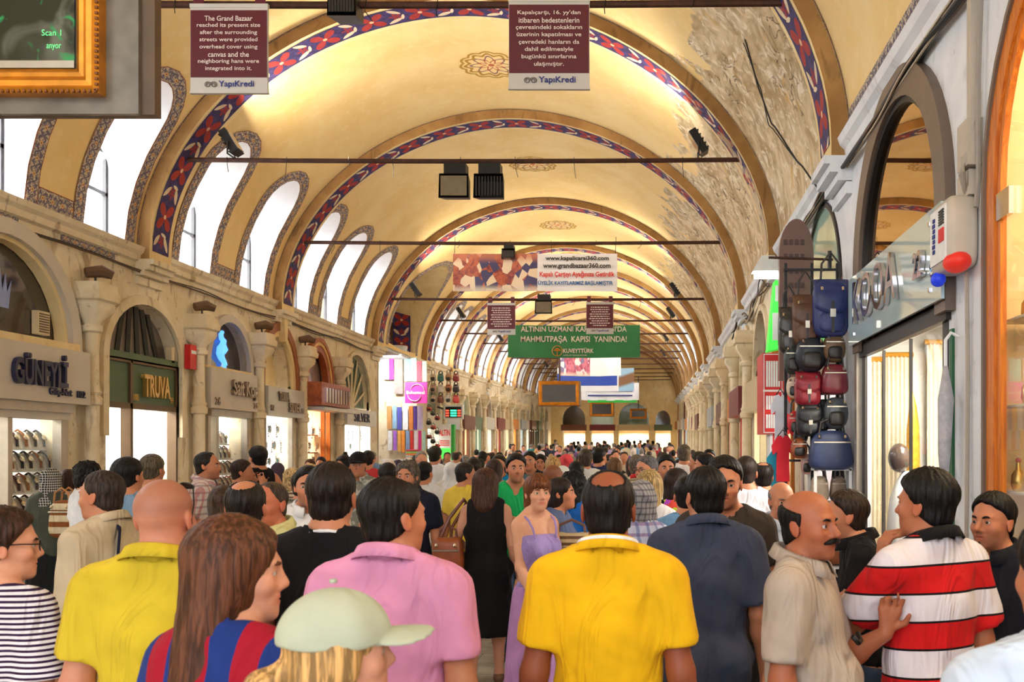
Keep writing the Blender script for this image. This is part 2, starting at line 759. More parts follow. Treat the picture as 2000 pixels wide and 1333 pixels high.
RIB_Y = [7.8, 12.0, 16.3, 22.0, 26.8, 30.3, 33.8, 37.3, 40.8, 44.3, 47.8, 51.3, 54.8, 58.3]
RIB_W = 0.55
STREET_END = 61.5
WIN = {  # left windows by bay: centre Y, half width
    -1: [(4.6, .42), (6.3, .42)],
    0: [(9.4, .43), (11.28, .43)],
    1: [(13.5, .46), (15.42, .46)],
    2: [(17.45, .48), (19.1, .48), (20.95, .48)],
}
ZW0, ZW1 = 4.5, 6.32
DAY_W = 50.0


def strips(mb, rows, y0, y1, openings, mapf, k=3, m=0, flip=False):
    """a surface between y0 and y1 with openings cut out: openings = [(centre, halfwidth(v))]"""
    ops = sorted(openings, key=lambda o: o[0])
    for g in range(len(ops) + 1):
        P = []
        for v in rows:
            a = y0 if g == 0 else ops[g - 1][0] + ops[g - 1][1](v)
            b = y1 if g == len(ops) else ops[g][0] - ops[g][1](v)
            P.append([mapf(a + (b - a) * j / k, v) for j in range(k + 1)])
        mb.grid(P, m=m, flip=flip)


def win_half(hw, s_bot, s_top):
    """half width against arc-length for a round-headed window lying in the vault"""
    s_arc = s_top - hw * 1.25
    def f(s):
        if s < s_bot - 1e-6 or s > s_top:
            return 0.0
        if s <= s_arc:
            return hw
        q = (s - s_arc) / (s_top - s_arc)
        return hw * sqrt(max(0.0, 1 - q * q))
    return f


def window_group(n, bay_obj, c, hw, left, g, detail=True, ztop=None, side=False):
    """opening outline in (Y, s) -> border on the vault, splayed reveal, casement and pane"""
    # s measured upward from the springing of that side
    def pt(Y, s, lift=0.0):
        t = theta_s(SLEN - s) if left else theta_s(s)
        x, z = arc(t, VO - lift)
        return Vector((x, Y, z + g))
    sb = SLEN - s_theta(theta_of_z(ZW0, VO)) if left else s_theta(theta_of_z(ZW0, VO, False))
    zw1 = ztop or ZW1
    st = SLEN - s_theta(theta_of_z(zw1, VO)) if left else s_theta(theta_of_z(zw1, VO, False))
    f = win_half(hw, sb, st)
    sa = st - hw * 1.25
    out = []
    nseg = 10 if detail else 5
    for i in range(4):
        out.append((c - hw, sb + (sa - sb) * i / 4))
    for i in range(nseg + 1):
        a = pi - pi * i / nseg
        out.append((c + hw * cos(a), sa + (st - sa) * sin(a)))
    for i in range(1, 5):
        out.append((c + hw, sa + (sb - sa) * i / 4))
    # border strip
    bw = 0.2
    def offs(i, d):
        p0, p1 = out[max(0, i - 1)], out[min(len(out) - 1, i + 1)]
        tx, ty = p1[0] - p0[0], p1[1] - p0[1]
        L = math.hypot(tx, ty) or 1
        return (out[i][0] - ty / L * d, out[i][1] + tx / L * d)
    rows, uv = [], []
    acc = 0.0
    for i, q in enumerate(out):
        if i:
            acc += math.hypot(q[0] - out[i - 1][0], q[1] - out[i - 1][1])
        o = offs(i, bw)
        a = pt(q[0], q[1], 0.008)
        b = pt(o[0], max(o[1], 0.02), 0.008)
        rows.append([a, b])
        uv.append([(acc, 0.0), (acc, 1.0)])
    mb = MB()
    mb.grid(rows, uv, flip=not left)
    mb.build('painted_border', M_BORDER, bay_obj)
    # reveal
    xw = XL - 0.25 if left else XR + 0.25
    zt = 5.64
    z0 = pt(c, sb).z
    z1 = pt(c, st).z
    mb = MB()
    R = []
    for q in out:
        a = pt(q[0], q[1])
        zz = z0 + (a.z - z0) * (zt + g - z0) / (z1 - z0)
        R.append([a, Vector((xw, q[0], zz))])
    if side:
        R = [[r[0], Vector((XL - 2.3, r[0].y, r[0].z))] for r in R]
        mb.grid(R)
        mb.poly([r[1] for r in R][::-1])
        struct(mb.build('wall_side_street', M_CREAM, None, smooth=True))
        return (c, lambda s: f(s))
    R.append(R[0])
    mb.grid(R, flip=not left)
    w = struct(mb.build('window_%d' % n, M_REVEAL, None, smooth=True))
    # casement
    fb = MB()
    yA, yB, zA, zB = c - hw, c + hw, z0, zt + g - 0.02
    t = 0.045
    x0, x1 = (xw + 0.005, xw + 0.05) if left else (xw - 0.05, xw - 0.005)
    for a in ((yA, yA + t, zA, zB), (yB - t, yB, zA, zB), (yA, yB, zA, zA + t), (yA, yB, zB - t, zB),
              (yA, yB, (zA + zB) / 2 - t / 2, (zA + zB) / 2 + t / 2)):
        fb.box(x0, x1, a[0], a[1], a[2], a[3])
    fb.build('window_frame', M_DKFRAME, w)
    pb = MB()
    xm = (x0 + x1) / 2
    pb.poly([(xm, yA, zA), (xm, yB, zA), (xm, yB, zB), (xm, yA, zB)])
    pb.build('pane', M_PANE, w)
    if detail or c < 45:
        daylight('window_daylight', (xw - 0.06 if left else xw + 0.06, c, (zA + zB) / 2), (0, radians(-90) if left else radians(90), 0), zB - zA, 2 * hw, DAY_W)
    return (c, lambda s: f(s))


NWIN = [0]


def make_bay(i, y0, y1, wl, wr, detail=True):
    """one barrel bay from y0 to y1"""
    g = grade((y0 + y1) / 2)
    mb = MB()
    bay = bpy.data.objects.new('ceiling', None)
    opsL, opsR = [], []
    # bay object made first so borders can be its children
    me = bpy.data.meshes.new('ceiling')
    bay = bpy.data.objects.new('ceiling', me)
    COL.objects.link(bay)
    struct(bay)
    for c, hw in wl:
        NWIN[0] += 1
        opsL.append(window_group(NWIN[0], bay, c, hw, True, g, detail))
    if i == 3:
        opsL.append(window_group(0, bay, 24.75, 1.35, True, g, True, 6.75, True))
    for c, hw in wr:
        NWIN[0] += 1
        opsR.append(window_group(NWIN[0], bay, c, hw, False, g, detail))
    nlow = 40 if detail else 22
    stop = 2.95
    low = [stop * j / nlow for j in range(nlow + 1)]
    sb = SLEN - s_theta(theta_of_z(ZW0, VO))
    low = sorted(set([round(s, 5) for s in low] + [round(sb, 5), round(sb - 0.0005, 5)]))
    def mapL(Y, s):
        x, z = arc(theta_s(SLEN - s), VO)
        return (x, Y, z + g)
    def mapR(Y, s):
        x, z = arc(theta_s(s), VO)
        return (x, Y, z + g)
    fix = lambda ops: [(c, (lambda s, f=f: f(s) if s >= sb - 1e-4 else 0.0)) for c, f in ops]
    strips(mb, low, y0, y1, fix(opsL), mapL, 3, flip=False)
    strips(mb, low, y0, y1, fix(opsR), mapR, 3, flip=True)
    nm = 26 if detail else 14
    ts = [theta_s(stop + (SLEN - 2 * stop) * j / nm) for j in range(nm + 1)]
    mb.grid([[(arc(t, VO)[0], y0 + (y1 - y0) * j / 4, arc(t, VO)[1] + g) for j in range(5)] for t in ts], flip=True)
    tmp = mb.mesh('ceiling', M_VAULT)
    tmp.polygons.foreach_set('use_smooth', [True] * len(tmp.polygons))
    bay.data = tmp
    bpy.data.meshes.remove(me)
    # painted bands: along both ribs, and along the springing
    for ya, yb in ((y1 - 0.30, y1 - 0.10), (y0 + 0.62, y0 + 0.80)):
        if yb == y0 + 0.80:
            continue
        b = MB()
        n = 70 if detail else 36
        rows, uv = [], []
        for j in range(n + 1):
            s = 0.05 + (SLEN - 0.1) * j / n
            x, z = arc(theta_s(s), VO - 0.006)
            rows.append([(x, ya, z + g), (x, yb, z + g)])
            uv.append([(s, 0), (s, 1)])
        b.grid(rows, uv)
        b.build('painted_border', M_BORDER, bay)
    if i in (-1, 0):
        q = MB()
        rows, uv = [], []
        for s in (0.04, 0.26):
            x, z = arc(theta_s(s), VO - 0.006)
            rows.append([(x, max(y0, 0.5), z + g), (x, y1 - .1, z + g)])
            uv.append([(0, s * 4 - .1), (y1 - max(y0, .5), s * 4 - .1)])
        q.grid(rows, uv, flip=True)
        if i == -1:
            q.build('painted_border', M_BORDER, bay)
    if wl:
        edges = []
        ws = sorted(wl)
        seq = [y0 + RIB_W * 0.0 + 0.1] + [v for c, hw in ws for v in (c - hw - 0.2, c + hw + 0.2)] + [y1 - 0.3]
        for a, bb in zip(seq[2:-1:2], seq[3:-1:2]):
            if bb - a > 0.1:
                q = MB()
                rows, uv = [], []
                for s in (sb - 0.02, sb + 0.2):
                    x, z = arc(theta_s(SLEN - s), VO - 0.006)
                    rows.append([(x, a, z + g), (x, bb, z + g)])
                    uv.append([(a, (s - sb + 0.02) / 0.22), (bb, (s - sb + 0.02) / 0.22)])
                q.grid(rows, uv)
                q.build('painted_border', M_BORDER, bay)
    return bay


def rosette(bay, Y, g, r=0.52):
    mb = MB()
    nr, na = 6, 28
    rows, uv = [], []
    for i in range(nr + 1):
        row, u = [], []
        for j in range(na + 1):
            a = 2 * pi * j / na
            q = r * max(0.01, i / nr)
            s = SLEN / 2 + q * cos(a)
            x, z = arc(theta_s(s), VO - 0.008)
            row.append((x, Y + q * sin(a), z + g))
            u.append((j / na, i / nr))
        rows.append(row)
        uv.append(u)
    mb.grid(rows, uv)
    mb.build('painted_rosette', M_ROSETTE, bay)


def make_rib(i, Y, detail=True):
    g = grade(Y)
    n = 64 if detail else 40
    T = [float(np.interp(S0[-1] * j / n, S0, T0)) for j in range(n + 1)]
    ext = [(XC + A0, SPRING - 0.12)] + [arc(t, 0.0) for t in T] + [(XC - A0, SPRING - 0.12)]
    big = [(XC + A0 + 0.2, SPRING - 0.12)] + [arc(t, 0.2) for t in T] + [(XC - A0 - 0.2, SPRING - 0.12)]
    mb = MB()
    mb.grid([[(a[0], Y, a[1] + g), (b[0], Y, b[1] + g)] for a, b in zip(ext, big)])
    mb.grid([[(a[0], Y + RIB_W, a[1] + g), (b[0], Y + RIB_W, b[1] + g)] for a, b in zip(ext, big)], flip=True)
    rib = struct(mb.build('trim_%d' % (i + 1), M_RIBFACE, None, smooth=True))
    sof = MB()
    sof.grid([[(a[0], Y, a[1] + g), (a[0], Y + RIB_W, a[1] + g)] for a in ext], flip=True)
    sof.build('soffit', M_CREAM, rib, smooth=True)
    band = MB()
    rows, uv = [], []
    acc = 0
    for j, t in enumerate(T):
        a = arc(t, -0.006)
        acc = S0[-1] * j / n
        rows.append([(a[0], Y + 0.06, a[1] + g), (a[0], Y + 0.46, a[1] + g)])
        uv.append([(acc, 0), (acc, 1)])
    band.grid(rows, uv, flip=True)
    band.build('floral_band', M_SOFFIT, rib, smooth=True)
    # plaster brackets under the feet
    for sx in (-1, 1):
        bx = MB()
        xw = XL if sx < 0 else XR
        for dz, pr in ((0.0, 0.24), (0.07, 0.19), (0.14, 0.12), (0.22, 0.05)):
            z1 = SPRING - 0.12 - dz + g
            x0, x1 = sorted((xw - sx * 0.0, xw - sx * pr))
            bx.box(x0, x1, Y - 0.03, Y + RIB_W + 0.03, z1 - (0.07 if dz < 0.2 else 0.1), z1)
        bx.build('bracket', M_WHITE if sx > 0 else M_WALL, rib)
    return rib


# bays
bounds = [-3.0] + RIB_Y + [STREET_END]
for bi in range(len(bounds) - 1):
    y0 = bounds[bi] + (RIB_W * 0.5 if bi else 0)
    y1 = bounds[bi + 1] + (RIB_W * 0.5 if bi < len(bounds) - 2 else 0)
    k = bi - 1
    det = bi < 4
    if k in WIN:
        wl, wr = WIN[k], []
    elif k == 3:
        wl, wr = [], []
    elif k > 3:
        c = (y0 + y1) / 2
        wl = [(c - 1.12, .40), (c, .40), (c + 1.12, .40)]
        wr = [(c - 0.85, .40), (c + 0.85, .40)] if k > 4 else []
    else:
        wl, wr = [], []
    bay = make_bay(k, y0, y1, wl, wr, det)
    if 1 <= k <= 5:
        rosette(bay, (bounds[bi] + RIB_W + bounds[bi + 1]) / 2, grade((y0 + y1) / 2))
for i, Y in enumerate(RIB_Y):
    make_rib(i, Y, i < 4)

# roof outside, so that daylight comes only through the windows
mb = MB()
pr = [arc(pi * j / 24, 0.9) for j in range(25)]
pr = [(XR + 0.95, SPRING + 1.4)] + [(x, max(z, SPRING + 1.4)) for x, z in pr] + [(XL - 0.95, SPRING + 1.4)]
ROOF_Y = [(-3, 26.0), (26.0, STREET_END + 3)]
for ya, yb in ROOF_Y:
    mb.grid([[(x, ya, z + 0.1 + grade(ya)), (x, yb, z + 0.1 + grade(yb))] for x, z in pr])
struct(mb.build('ceiling', plain('lead_roof', srgb(120, 124, 128), 0.7), None))

# ------------------------------------------------------------------ walls with shop arches
def arch_half(hw, zs, zt):
    def f(z):
        if z <= zs:
            return hw
        if z >= zt:
            return 0.0
        q = (z - zs) / (zt - zs)
        return hw * sqrt(max(0.0, 1 - q * q))
    return f


SHOPS_L = [  # centre Y, half width, springing, crown
    ('A', 9.5, 1.05, 3.02, 4.05), ('B', 12.2, .88, 3.0, 3.74), ('C', 14.58, .70, 3.08, 3.84),
    ('D', 16.5, .62, 3.0, 3.86), ('E', 18.45, .68, 3.0, 3.92), ('F', 20.9, .95, 2.95, 3.98)]
FAR_L = [28.2 + 2.32 * k for k in range(14)]
COLS_L = [10.85, 13.42, 15.48, 17.42, 19.5]
SHOPS_R = [('O', 3.3, 1.29, 3.1, 4.25), ('K', 6.3, 1.0, 3.2, 4.2), ('G', 9.15, .95, 3.2, 4.2)]
FAR_R = [11.75 + 2.32 * k for k in range(21)]

zr = [0, 1.0, 2.0, 2.4] + [2.8 + 0.035 * j for j in range(48)]
zr = [z for z in zr if z < SPRING - 0.02] + [SPRING + 0.02]


def wall(name, x, y0, y1, ops, mat, flip, mapz=None):
    mb = MB()
    strips(mb, zr, y0, y1, [(c, arch_half(hw, zs, zt)) for c, hw, zs, zt in ops], lambda Y, z: (x, Y, z + grade(Y)), 2, flip=flip)
    # reveals 0.3 m deep
    d = -0.3 if not flip else 0.3
    for c, hw, zs, zt in ops:
        d = (-0.3 if not flip else 0.3) if (not flip or c > 7 or c < 0) else 0.05
        out = [(c - hw, 0)] + [(c - hw, zs * j / 3) for j in (1, 2)] + [(c + hw * cos(a), zs + (zt - zs) * sin(a)) for a in [pi - pi * j / 18 for j in range(19)]] + [(c + hw, zs * j / 3) for j in (2, 1, 0)]
        mb.grid([[(x, Y, z + grade(Y)), (x + d, Y, z + grade(Y))] for Y, z in out], flip=flip)
    return struct(mb.build(name, mat, None))


opsL = [s[1:] for s in SHOPS_L]
wall_left = wall('wall_left', XL, -3.0, 22.6, opsL + [(4.3, .85, 3.0, 3.85), (6.75, .85, 3.0, 3.85)], M_WALL, False)
wall_left_far = wall('wall_left', XL, 26.9, STREET_END, [(c, .85, 3.0, 3.85) for c in FAR_L], M_WALL, False)
wall_right = wall('wall_right', XR, -3.0, 10.4, [s[1:] for s in SHOPS_R], M_WHITE, True)
wall_right_far = wall('wall_right', XR, 10.4, STREET_END, [(c, .85, 3.1, 3.95) for c in FAR_R], M_WALL, True)
# body of the buildings behind (keeps daylight out)
for nm, xs in (('wall_left', (XL - 3.0, XL - 2.9)), ('wall_right', (XR + 3.0, XR + 3.1))):
    mb = MB().box(xs[0], xs[1], -3, STREET_END + 3, 0, 4.4)
    struct(mb.build(nm, M_WALL, None))
mb = MB()
for a, b in ((-3, 22.6), (26.9, STREET_END)):
    mb.box(XL - 3.0, XL - 0.02, a, b, SPRING - 0.16 + grade(b), SPRING - 0.06 + grade(b))
mb.box(XR + 0.02, XR + 3.0, -3, 26, SPRING - 0.16, SPRING - 0.06)
mb.box(XR + 0.02, XR + 3.0, 26, STREET_END, SPRING - 0.16 + grade(45), SPRING - 0.06 + grade(45))
mb.box(XL - 3.0, XL - 0.3, -3, -2.9, 0, SPRING)
mb.box(XR + 0.3, XR + 3, -3, -2.9, 0, SPRING)
struct(mb.build('ceiling', M_WALL, None))
# outside wall above the shops where windows sit
# floor
mb = MB()
for a, b in ((-6, 26), (26, STREET_END + 4)):
    mb.poly([(XL - 3, a, grade(a)), (XR + 3, a, grade(a)), (XR + 3, b, grade(b)), (XL - 3, b, grade(b))])
floor_o = struct(mb.build('floor', M_FLOOR, None))
# paving slabs where the crowd leaves the ground in view
slab_meshes = []
for k in range(5):
    q = MB()
    s0, s1, hh = 0.29, 0.19, 0.012
    j = lambda: random.uniform(-.006, .006)
    top = [(-s0 + j(), -s1 + j(), hh), (s0 + j(), -s1 + j(), hh), (s0 + j(), s1 + j(), hh), (-s0 + j(), s1 + j(), hh)]
    bot = [(x * 1.02, y * 1.03, 0.0) for x, y, z in top]
    q.poly(top)
    for a in range(4):
        b = (a + 1) % 4
        q.poly([bot[a], bot[b], top[b], top[a]])
    slab_meshes.append(q.mesh('paving_slab', M_FLOOR))
ns = 0
for r in range(20):
    for c in range(9):
        X = -3.6 + c * 0.6 + (0.3 if r % 2 else 0)
        Y = 5.6 + r * 0.4
        if abs(X - (-2.2 + (Y - 7) * -0.08)) < 1.55:
            o = bpy.data.objects.new('paving_slab', slab_meshes[ns % 5])
            COL.objects.link(o)
            o.location = (X, Y, 0.0)
            o.parent = floor_o
            ns += 1

# cornice mouldings along both walls at the springing
for nm, x, sx, rngs, mt in (('trim_20', XL, 1, ((-3, 22.6), (26.9, STREET_END)), M_WALL), ('trim_21', XR, -1, ((-3, 26), (26, STREET_END)), M_WHITE)):
    mb = MB()
    for a, b in rngs:
        prof = [(0.0, -0.16), (0.05, -0.14), (0.06, -0.07), (0.10, -0.03), (0.12, 0.03), (0.0, 0.05)]
        nseg = 6
        mb.grid([[(x + sx * q[0], a + (b - a) * j / nseg, SPRING + q[1] + grade(a + (b - a) * j / nseg)) for q in prof] for j in range(nseg + 1)], flip=(sx > 0))
    struct(mb.build(nm, mt, None))
# ------------------------------------------------------------------ shared shop materials
M_SIGNBEIGE = plain('beige_sign_panel', srgb(206, 196, 182), 0.5, 0.1, 0.04, 3)
M_SIGNGREY = plain('brushed_silver_panel', srgb(204, 202, 196), 0.4, 0.3, 0.04, 3)
M_NAVY = plain('navy_letter_enamel', srgb(34, 34, 66), 0.35)
M_GOLD = plain('gold_letter_metal', srgb(214, 172, 98), 0.35, 0.5)
M_STEEL = plain('steel_letter_metal', srgb(150, 132, 116), 0.25, 0.8)
M_GREENWOOD = plain('bottle_green_panel', srgb(72, 92, 62), 0.5, 0, 0.12, 4)
M_BROWNTRIM = plain('brown_aluminium_trim', srgb(94, 72, 48), 0.45, 0.3)
M_ALU = plain('anodised_aluminium', srgb(176, 168, 156), 0.35, 0.6)
M_WOOD = None


def m_wood(name, hi, lo, scale=(1.5, 1.5, 14)):
    m, nt, p = new_mat(name)
    v = geocoord(nt, scale)
    n = noise(nt, 2.5, 3, 0.6, v, 2.0)
    nt.links.new(mix(nt, NX(nt)('smooth(0.3,0.7,h)', h=n), lo, hi), p.inputs['Base Color'])
    p.inputs['Roughness'].default_value = 0.4
    return m


M_WOOD = m_wood('red_brown_wood', srgb(172, 88, 44), srgb(132, 58, 28), (2, 6, 1.5))
M_ORANGE = m_wood('honey_orange_wood', srgb(220, 130, 40), srgb(184, 92, 22), (8, 8, 0.8))
M_INT = plain('bright_shop_interior', srgb(244, 240, 232), 0.7, 0, 0.05, 2)
M_INTWARM = plain('warm_shop_interior', srgb(246, 226, 188), 0.7, 0, 0.06, 2)
M_MINT = plain('mint_glass_edge', srgb(196, 222, 206), 0.3, 0, 0.04)
M_DARKGLASS = plain('dark_fanlight_glass', srgb(62, 54, 48), 0.06, 0.0, 0.3, 2.0, coat=0.6)
M_GREENGLASS = plain('grey_green_fanlight_glass', srgb(104, 122, 108), 0.08, 0.0, 0.25, 2.0, coat=0.5)
M_RED = plain('signal_red', srgb(206, 32, 30), 0.45)
M_WHITEP = plain('white_paint', srgb(240, 240, 238), 0.5)
M_GREENP = plain('sign_green', srgb(40, 170, 60), 0.45)
M_LAMP = glow('lit_tube', (1.0, 0.97, 0.92), 9.0)

UXL, UXR, UZ = Vector((0, 1, 0)), Vector((0, -1, 0)), Vector((0, 0, 1))


def archpts(c, hw, z0, zs, zt, n=16, grow=0.0):
    return [(c - hw - grow, z0)] + [(c + (hw + grow) * cos(a), zs + (zt - zs + grow) * sin(a)) for a in [pi - pi * j / n for j in range(n + 1)]] + [(c + hw + grow, z0)]


def arch_ring(x, sx, c, hw, z0, zs, zt, w, d0, d1, name, mat, parent, n=18, g=0.0):
    """moulded ring round an arch, from the inner edge outward by w, from x+sx*d0 to x+sx*d1"""
    a = archpts(c, hw, z0, zs, zt, n)
    b = archpts(c, hw, z0, zs, zt, n, w)
    mb = MB()
    P = [[(x + sx * d0, p[0], p[1] + g), (x + sx * d1, p[0], p[1] + g), (x + sx * d1, q[0], q[1] + g), (x + sx * d0, q[0], q[1] + g)] for p, q in zip(a, b)]
    mb.grid(P, flip=(sx < 0))
    mb.f.append(tuple(range(4)))
    mb.uv.append(None)
    mb.m.append(0)
    e = (len(P) - 1) * 4
    mb.f.append((e, e + 1, e + 2, e + 3))
    mb.uv.append(None)
    mb.m.append(0)
    return mb.build(name, mat, parent, smooth=True)


def fan_pane(x, c, hw, z0, zs, zt, name, mat, parent, g=0.0, thick=0.012):
    pts = archpts(c, hw, z0, zs, zt, 18)
    mb = MB()
    mb.prism([(p[0], p[1] + g) for p in pts][::-1], (x, 0, 0), UXL, UZ, thick)
    return mb.build(name, mat, parent)


def shop_shell(side, c, hw, label, warm=False, depth=1.8, light=70.0, lightcol=(1, 0.96, 0.9), g=0.0, height=2.75, intmat=None, far=None):
    """the lit room behind a shop front; returns the thing"""
    sx = 1 if side == 'L' else -1
    xw = XL if side == 'L' else XR
    t = thing('shop_front', label, 'shop', (xw, c, g))
    xb = xw - sx * depth
    x0, x1 = sorted((xb, xw - sx * (0.3 if far is None else 0.03)))
    w = hw + 0.12
    wa, wb = c - w, (far or c + w)
    mb = MB()
    z1 = height + g
    mb.poly([(xb, wa, g), (xb, wb, g), (xb, wb, z1), (xb, wa, z1)])
    for y in (wa, wb):
        mb.poly([(x0, y, g), (x1, y, g), (x1, y, z1), (x0, y, z1)])
    mb.poly([(x0, wa, z1), (x1, wa, z1), (x1, wb, z1), (x0, wb, z1)])
    mb.build('interior', intmat or (M_INTWARM if warm else M_INT), t)
    fl = MB()
    fl.poly([(x0, wa, g + 0.02), (x1, wa, g + 0.02), (x1, wb, g + 0.02), (x0, wb, g + 0.02)])
    fl.build('floor_boards', M_WOOD, t)
    if light:
        area_light('shop_ceiling_light', ((x0 + x1) / 2, c, z1 - 0.06), (0, radians(-sx * 12), 0), 0.9, hw * 1.4, light, lightcol)
    return t


def bars(rects, x0, x1, name, mat, parent):
    mb = MB()
    for y0, y1, z0, z1 in rects:
        mb.box(min(x0, x1), max(x0, x1), y0, y1, z0, z1)
    return mb.build(name, mat, parent)


def pane(x, y0, y1, z0, z1, parent, mat=None, name='glass_pane'):
    mb = MB()
    mb.poly([(x, y0, z0), (x, y1, z0), (x, y1, z1), (x, y0, z1)])
    return mb.build(name, mat or M_SHOPGLASS, parent)


def column(x, Y, side, label, g=0.0, mat=None, top=3.78):
    t = thing('stone_column', label, 'column', (x, Y, g), 'engaged columns along the street')
    sx = 1 if side == 'L' else -1
    m = mat or M_STONE
    sh = MB().lathe([(0.13, 0), (0.13, 0.12), (0.1, 0.18), (0.085, 0.3), (0.08, 2.34)], (x, Y, g), 14)
    sh.build('shaft', m, t, smooth=True)
    rg = MB().lathe([(0.08, 2.34), (0.11, 2.36), (0.115, 2.43), (0.09, 2.46), (0.105, 2.50), (0.085, 2.53), (0.078, 2.60), (0.075, 3.2)], (x, Y, g), 14)
    rg.build('ring', m, t, smooth=True)
    cp = MB()
    prof = [(0.08, 3.2), (0.11, 3.22), (0.115, 3.27), (0.09, 3.30), (0.11, 3.36), (0.17, 3.46), (0.185, 3.52), (0.175, 3.56), (0.215, 3.58), (0.225, 3.66), (0.2, 3.70), (0.2, top)]
    P = []
    for r, z in prof:
        q = 0.0 if z < 3.34 else min(1.0, (z - 3.34) / 0.12)
        row = []
        for k in range(16):
            a = 2 * pi * k / 16
            cx, cy = cos(a), sin(a)
            sc = 1 / max(abs(cx), abs(cy))
            rr = r * ((1 - q) + q * min(sc, 1.36))
            row.append((x + rr * cx, Y + rr * cy, z + g))
        P.append(row)
    cp.grid(P, closed=True)
    cp.face([(len(prof) - 1) * 16 + k for k in range(16)])
    cp.build('capital', m, t, smooth=True)
    return t


# ------------------------------------------------------------------ goods for windows
M_CREAMLEATHER = plain('cream_velvet_stand', srgb(240, 232, 218), 0.7)
M_STRAPDARK = plain('dark_watch_strap', srgb(40, 32, 30), 0.5)
M_STRAPTAN = plain('tan_watch_strap', srgb(164, 96, 48), 0.5)
M_DIAL = plain('watch_dial_metal', srgb(214, 204, 182), 0.2, 0.8)


def watch_stand(label, group, strap):
    t = thing('watch_on_stand', label, 'watch', (0, 0, 0), group)
    mb = MB()
    prof = [(-.05, 0), (.05, 0), (.035, .05), (.0, .115), (-.025, .115), (-.04, .06)]
    mb.prism(prof, (0, -.036, 0), (1, 0, 0), (0, 0, 1), -0.072)
    mb.build('stand', M_CREAMLEATHER, t)
    st = MB()
    pts = [(.052, -.0, .012), (.05, 0, .05), (.022, 0, .105), (-.012, 0, .13), (-.042, 0, .108), (-.05, 0, .06)]
    st.tube(pts, 0.014, 6, squash=0.35)
    st.build('strap', strap, t, smooth=True)
    d = MB()
    R = Matrix.Rotation(radians(62), 3, 'Y')
    ring = []
    c = Vector((.047, 0, .075))
    for dz, r in ((0, .021), (.008, .022), (.011, .018)):
        ring.append([c + R @ Vector((r * cos(2 * pi * k / 12), r * sin(2 * pi * k / 12), dz)) for k in range(12)])
    d.grid(ring, closed=True)
    d.face([24 + k for k in range(12)])
    d.build('dial', M_DIAL, t, smooth=True)
    return t


def watch_shelves(xw, y0, y1, z0, rows, per, shopname, front):
    """tiers of watches behind the glass of a left-hand shop"""
    a = b = None
    for r in range(rows):
        z = z0 + r * 0.24
        xs = front - 0.14 - r * 0.06
        sh = MB().box(xs - 0.1, xs + 0.1, y0, y1, z - 0.02, z)
        tag(sh.build('display_shelf', M_WHITEP, None), 'white display shelf in the %s window, %s' % (shopname, ('lowest of four', 'third from the top', 'second from the top', 'topmost of four')[r]), 'shelf', 'display shelves of ' + shopname)
        for k in range(per):
            y = y0 + (y1 - y0) * (k + 0.5) / per
            dark = (k + r) % 3 != 1
            lab = 'watch with %s strap on stand in the %s window' % ('dark' if dark else 'tan', shopname)
            grp = 'watches in the %s window' % shopname
            if dark:
                if a is None:
                    a = watch_stand(lab, grp, M_STRAPDARK)
                    a.location = (xs, y, z)
                    a.scale = (1.6, 1.6, 1.6)
                else:
                    clone(a, (xs, y, z), (0, 0, random.uniform(-.15, .15)), lab, grp)
            else:
                if b is None:
                    b = watch_stand(lab, grp, M_STRAPTAN)
                    b.location = (xs, y, z)
                    b.scale = (1.6, 1.6, 1.6)
                else:
                    clone(b, (xs, y, z), (0, 0, random.uniform(-.15, .15)), lab, grp)


# ------------------------------------------------------------------ left-hand shops
for Y, lab in zip(COLS_L, ('stone column with moulded capital between the beige and the green shop', 'stone column with red alarm box beside the green shop',
                           'stone column between the seahorse shop and the silver sign', 'stone column left of the red-brown wooden box sign', 'stone column right of the red-brown wooden box sign')):
    column(XL + 0.12, Y, 'L', lab)

# --- A: beige front with navy letters
s = SHOPS_L[0]
c, hw, zs, zt = s[1:]
t = shop_shell('L', c, hw, 'watch shop with beige fascia and tall navy letters, leftmost in view', light=75)
MB().box(XL - 0.02, XL + 0.24, c - 1.35, 10.62, 2.34, 2.94).build('fascia', M_SIGNBEIGE, t)
text('GÜNEYLİ', (9.3, 2.5, 10.15, 2.86), (XL + 0.24, 0, 0), UXL, UZ, M_NAVY, t, 0.045, 0.03)
text('Güç-Nat', (9.88, 2.40, 10.26, 2.50), (XL + 0.24, 0, 0), UXL, UZ, M_NAVY, t, 0.02, 0.02)
text('102', (10.36, 2.41, 10.50, 2.49), (XL + 0.24, 0, 0), UXL, UZ, M_NAVY, t, 0.02, 0.02)
MB().box(XL - 0.04, XL + 0.16, c - 1.2, 10.45, 2.24, 2.34).build('shutter_box', M_ALU, t)
MB().box(XL - 0.06, XL + 0.12, c - 1.2, 10.45, 2.16, 2.24).build('lintel', M_SIGNBEIGE, t)
bars([(c - 1.05, c - 0.98, 0, 2.16), (c + 0.02, c + 0.09, 0, 2.16), (10.38, 10.5, 0, 2.16)], XL - 0.04, XL + 0.06, 'frame', M_ALU, t)
bars([(c - 0.98, 10.4, 0.0, 0.75)], XL - 0.04, XL + 0.05, 'stall_riser', M_SIGNBEIGE, t)
pane(XL + 0.01, c - 0.98, c + 0.02, 0.75, 2.16, t)
pane(XL + 0.01, c + 0.09, 10.38, 0.75, 2.16, t)
fan_pane(XL - 0.12, c, hw, 2.94, zs, zt, 'fanlight', M_DARKGLASS, t)
arch_ring(XL, 1, c, hw, 2.94, zs, zt, 0.17, -0.1, 0.09, 'arch_moulding', M_SIGNBEIGE, t)
arch_ring(XL, 1, c, hw - 0.05, 2.94, zs, zt - 0.05, 0.05, -0.1, 0.03, 'inner_moulding', M_CREAM, t)
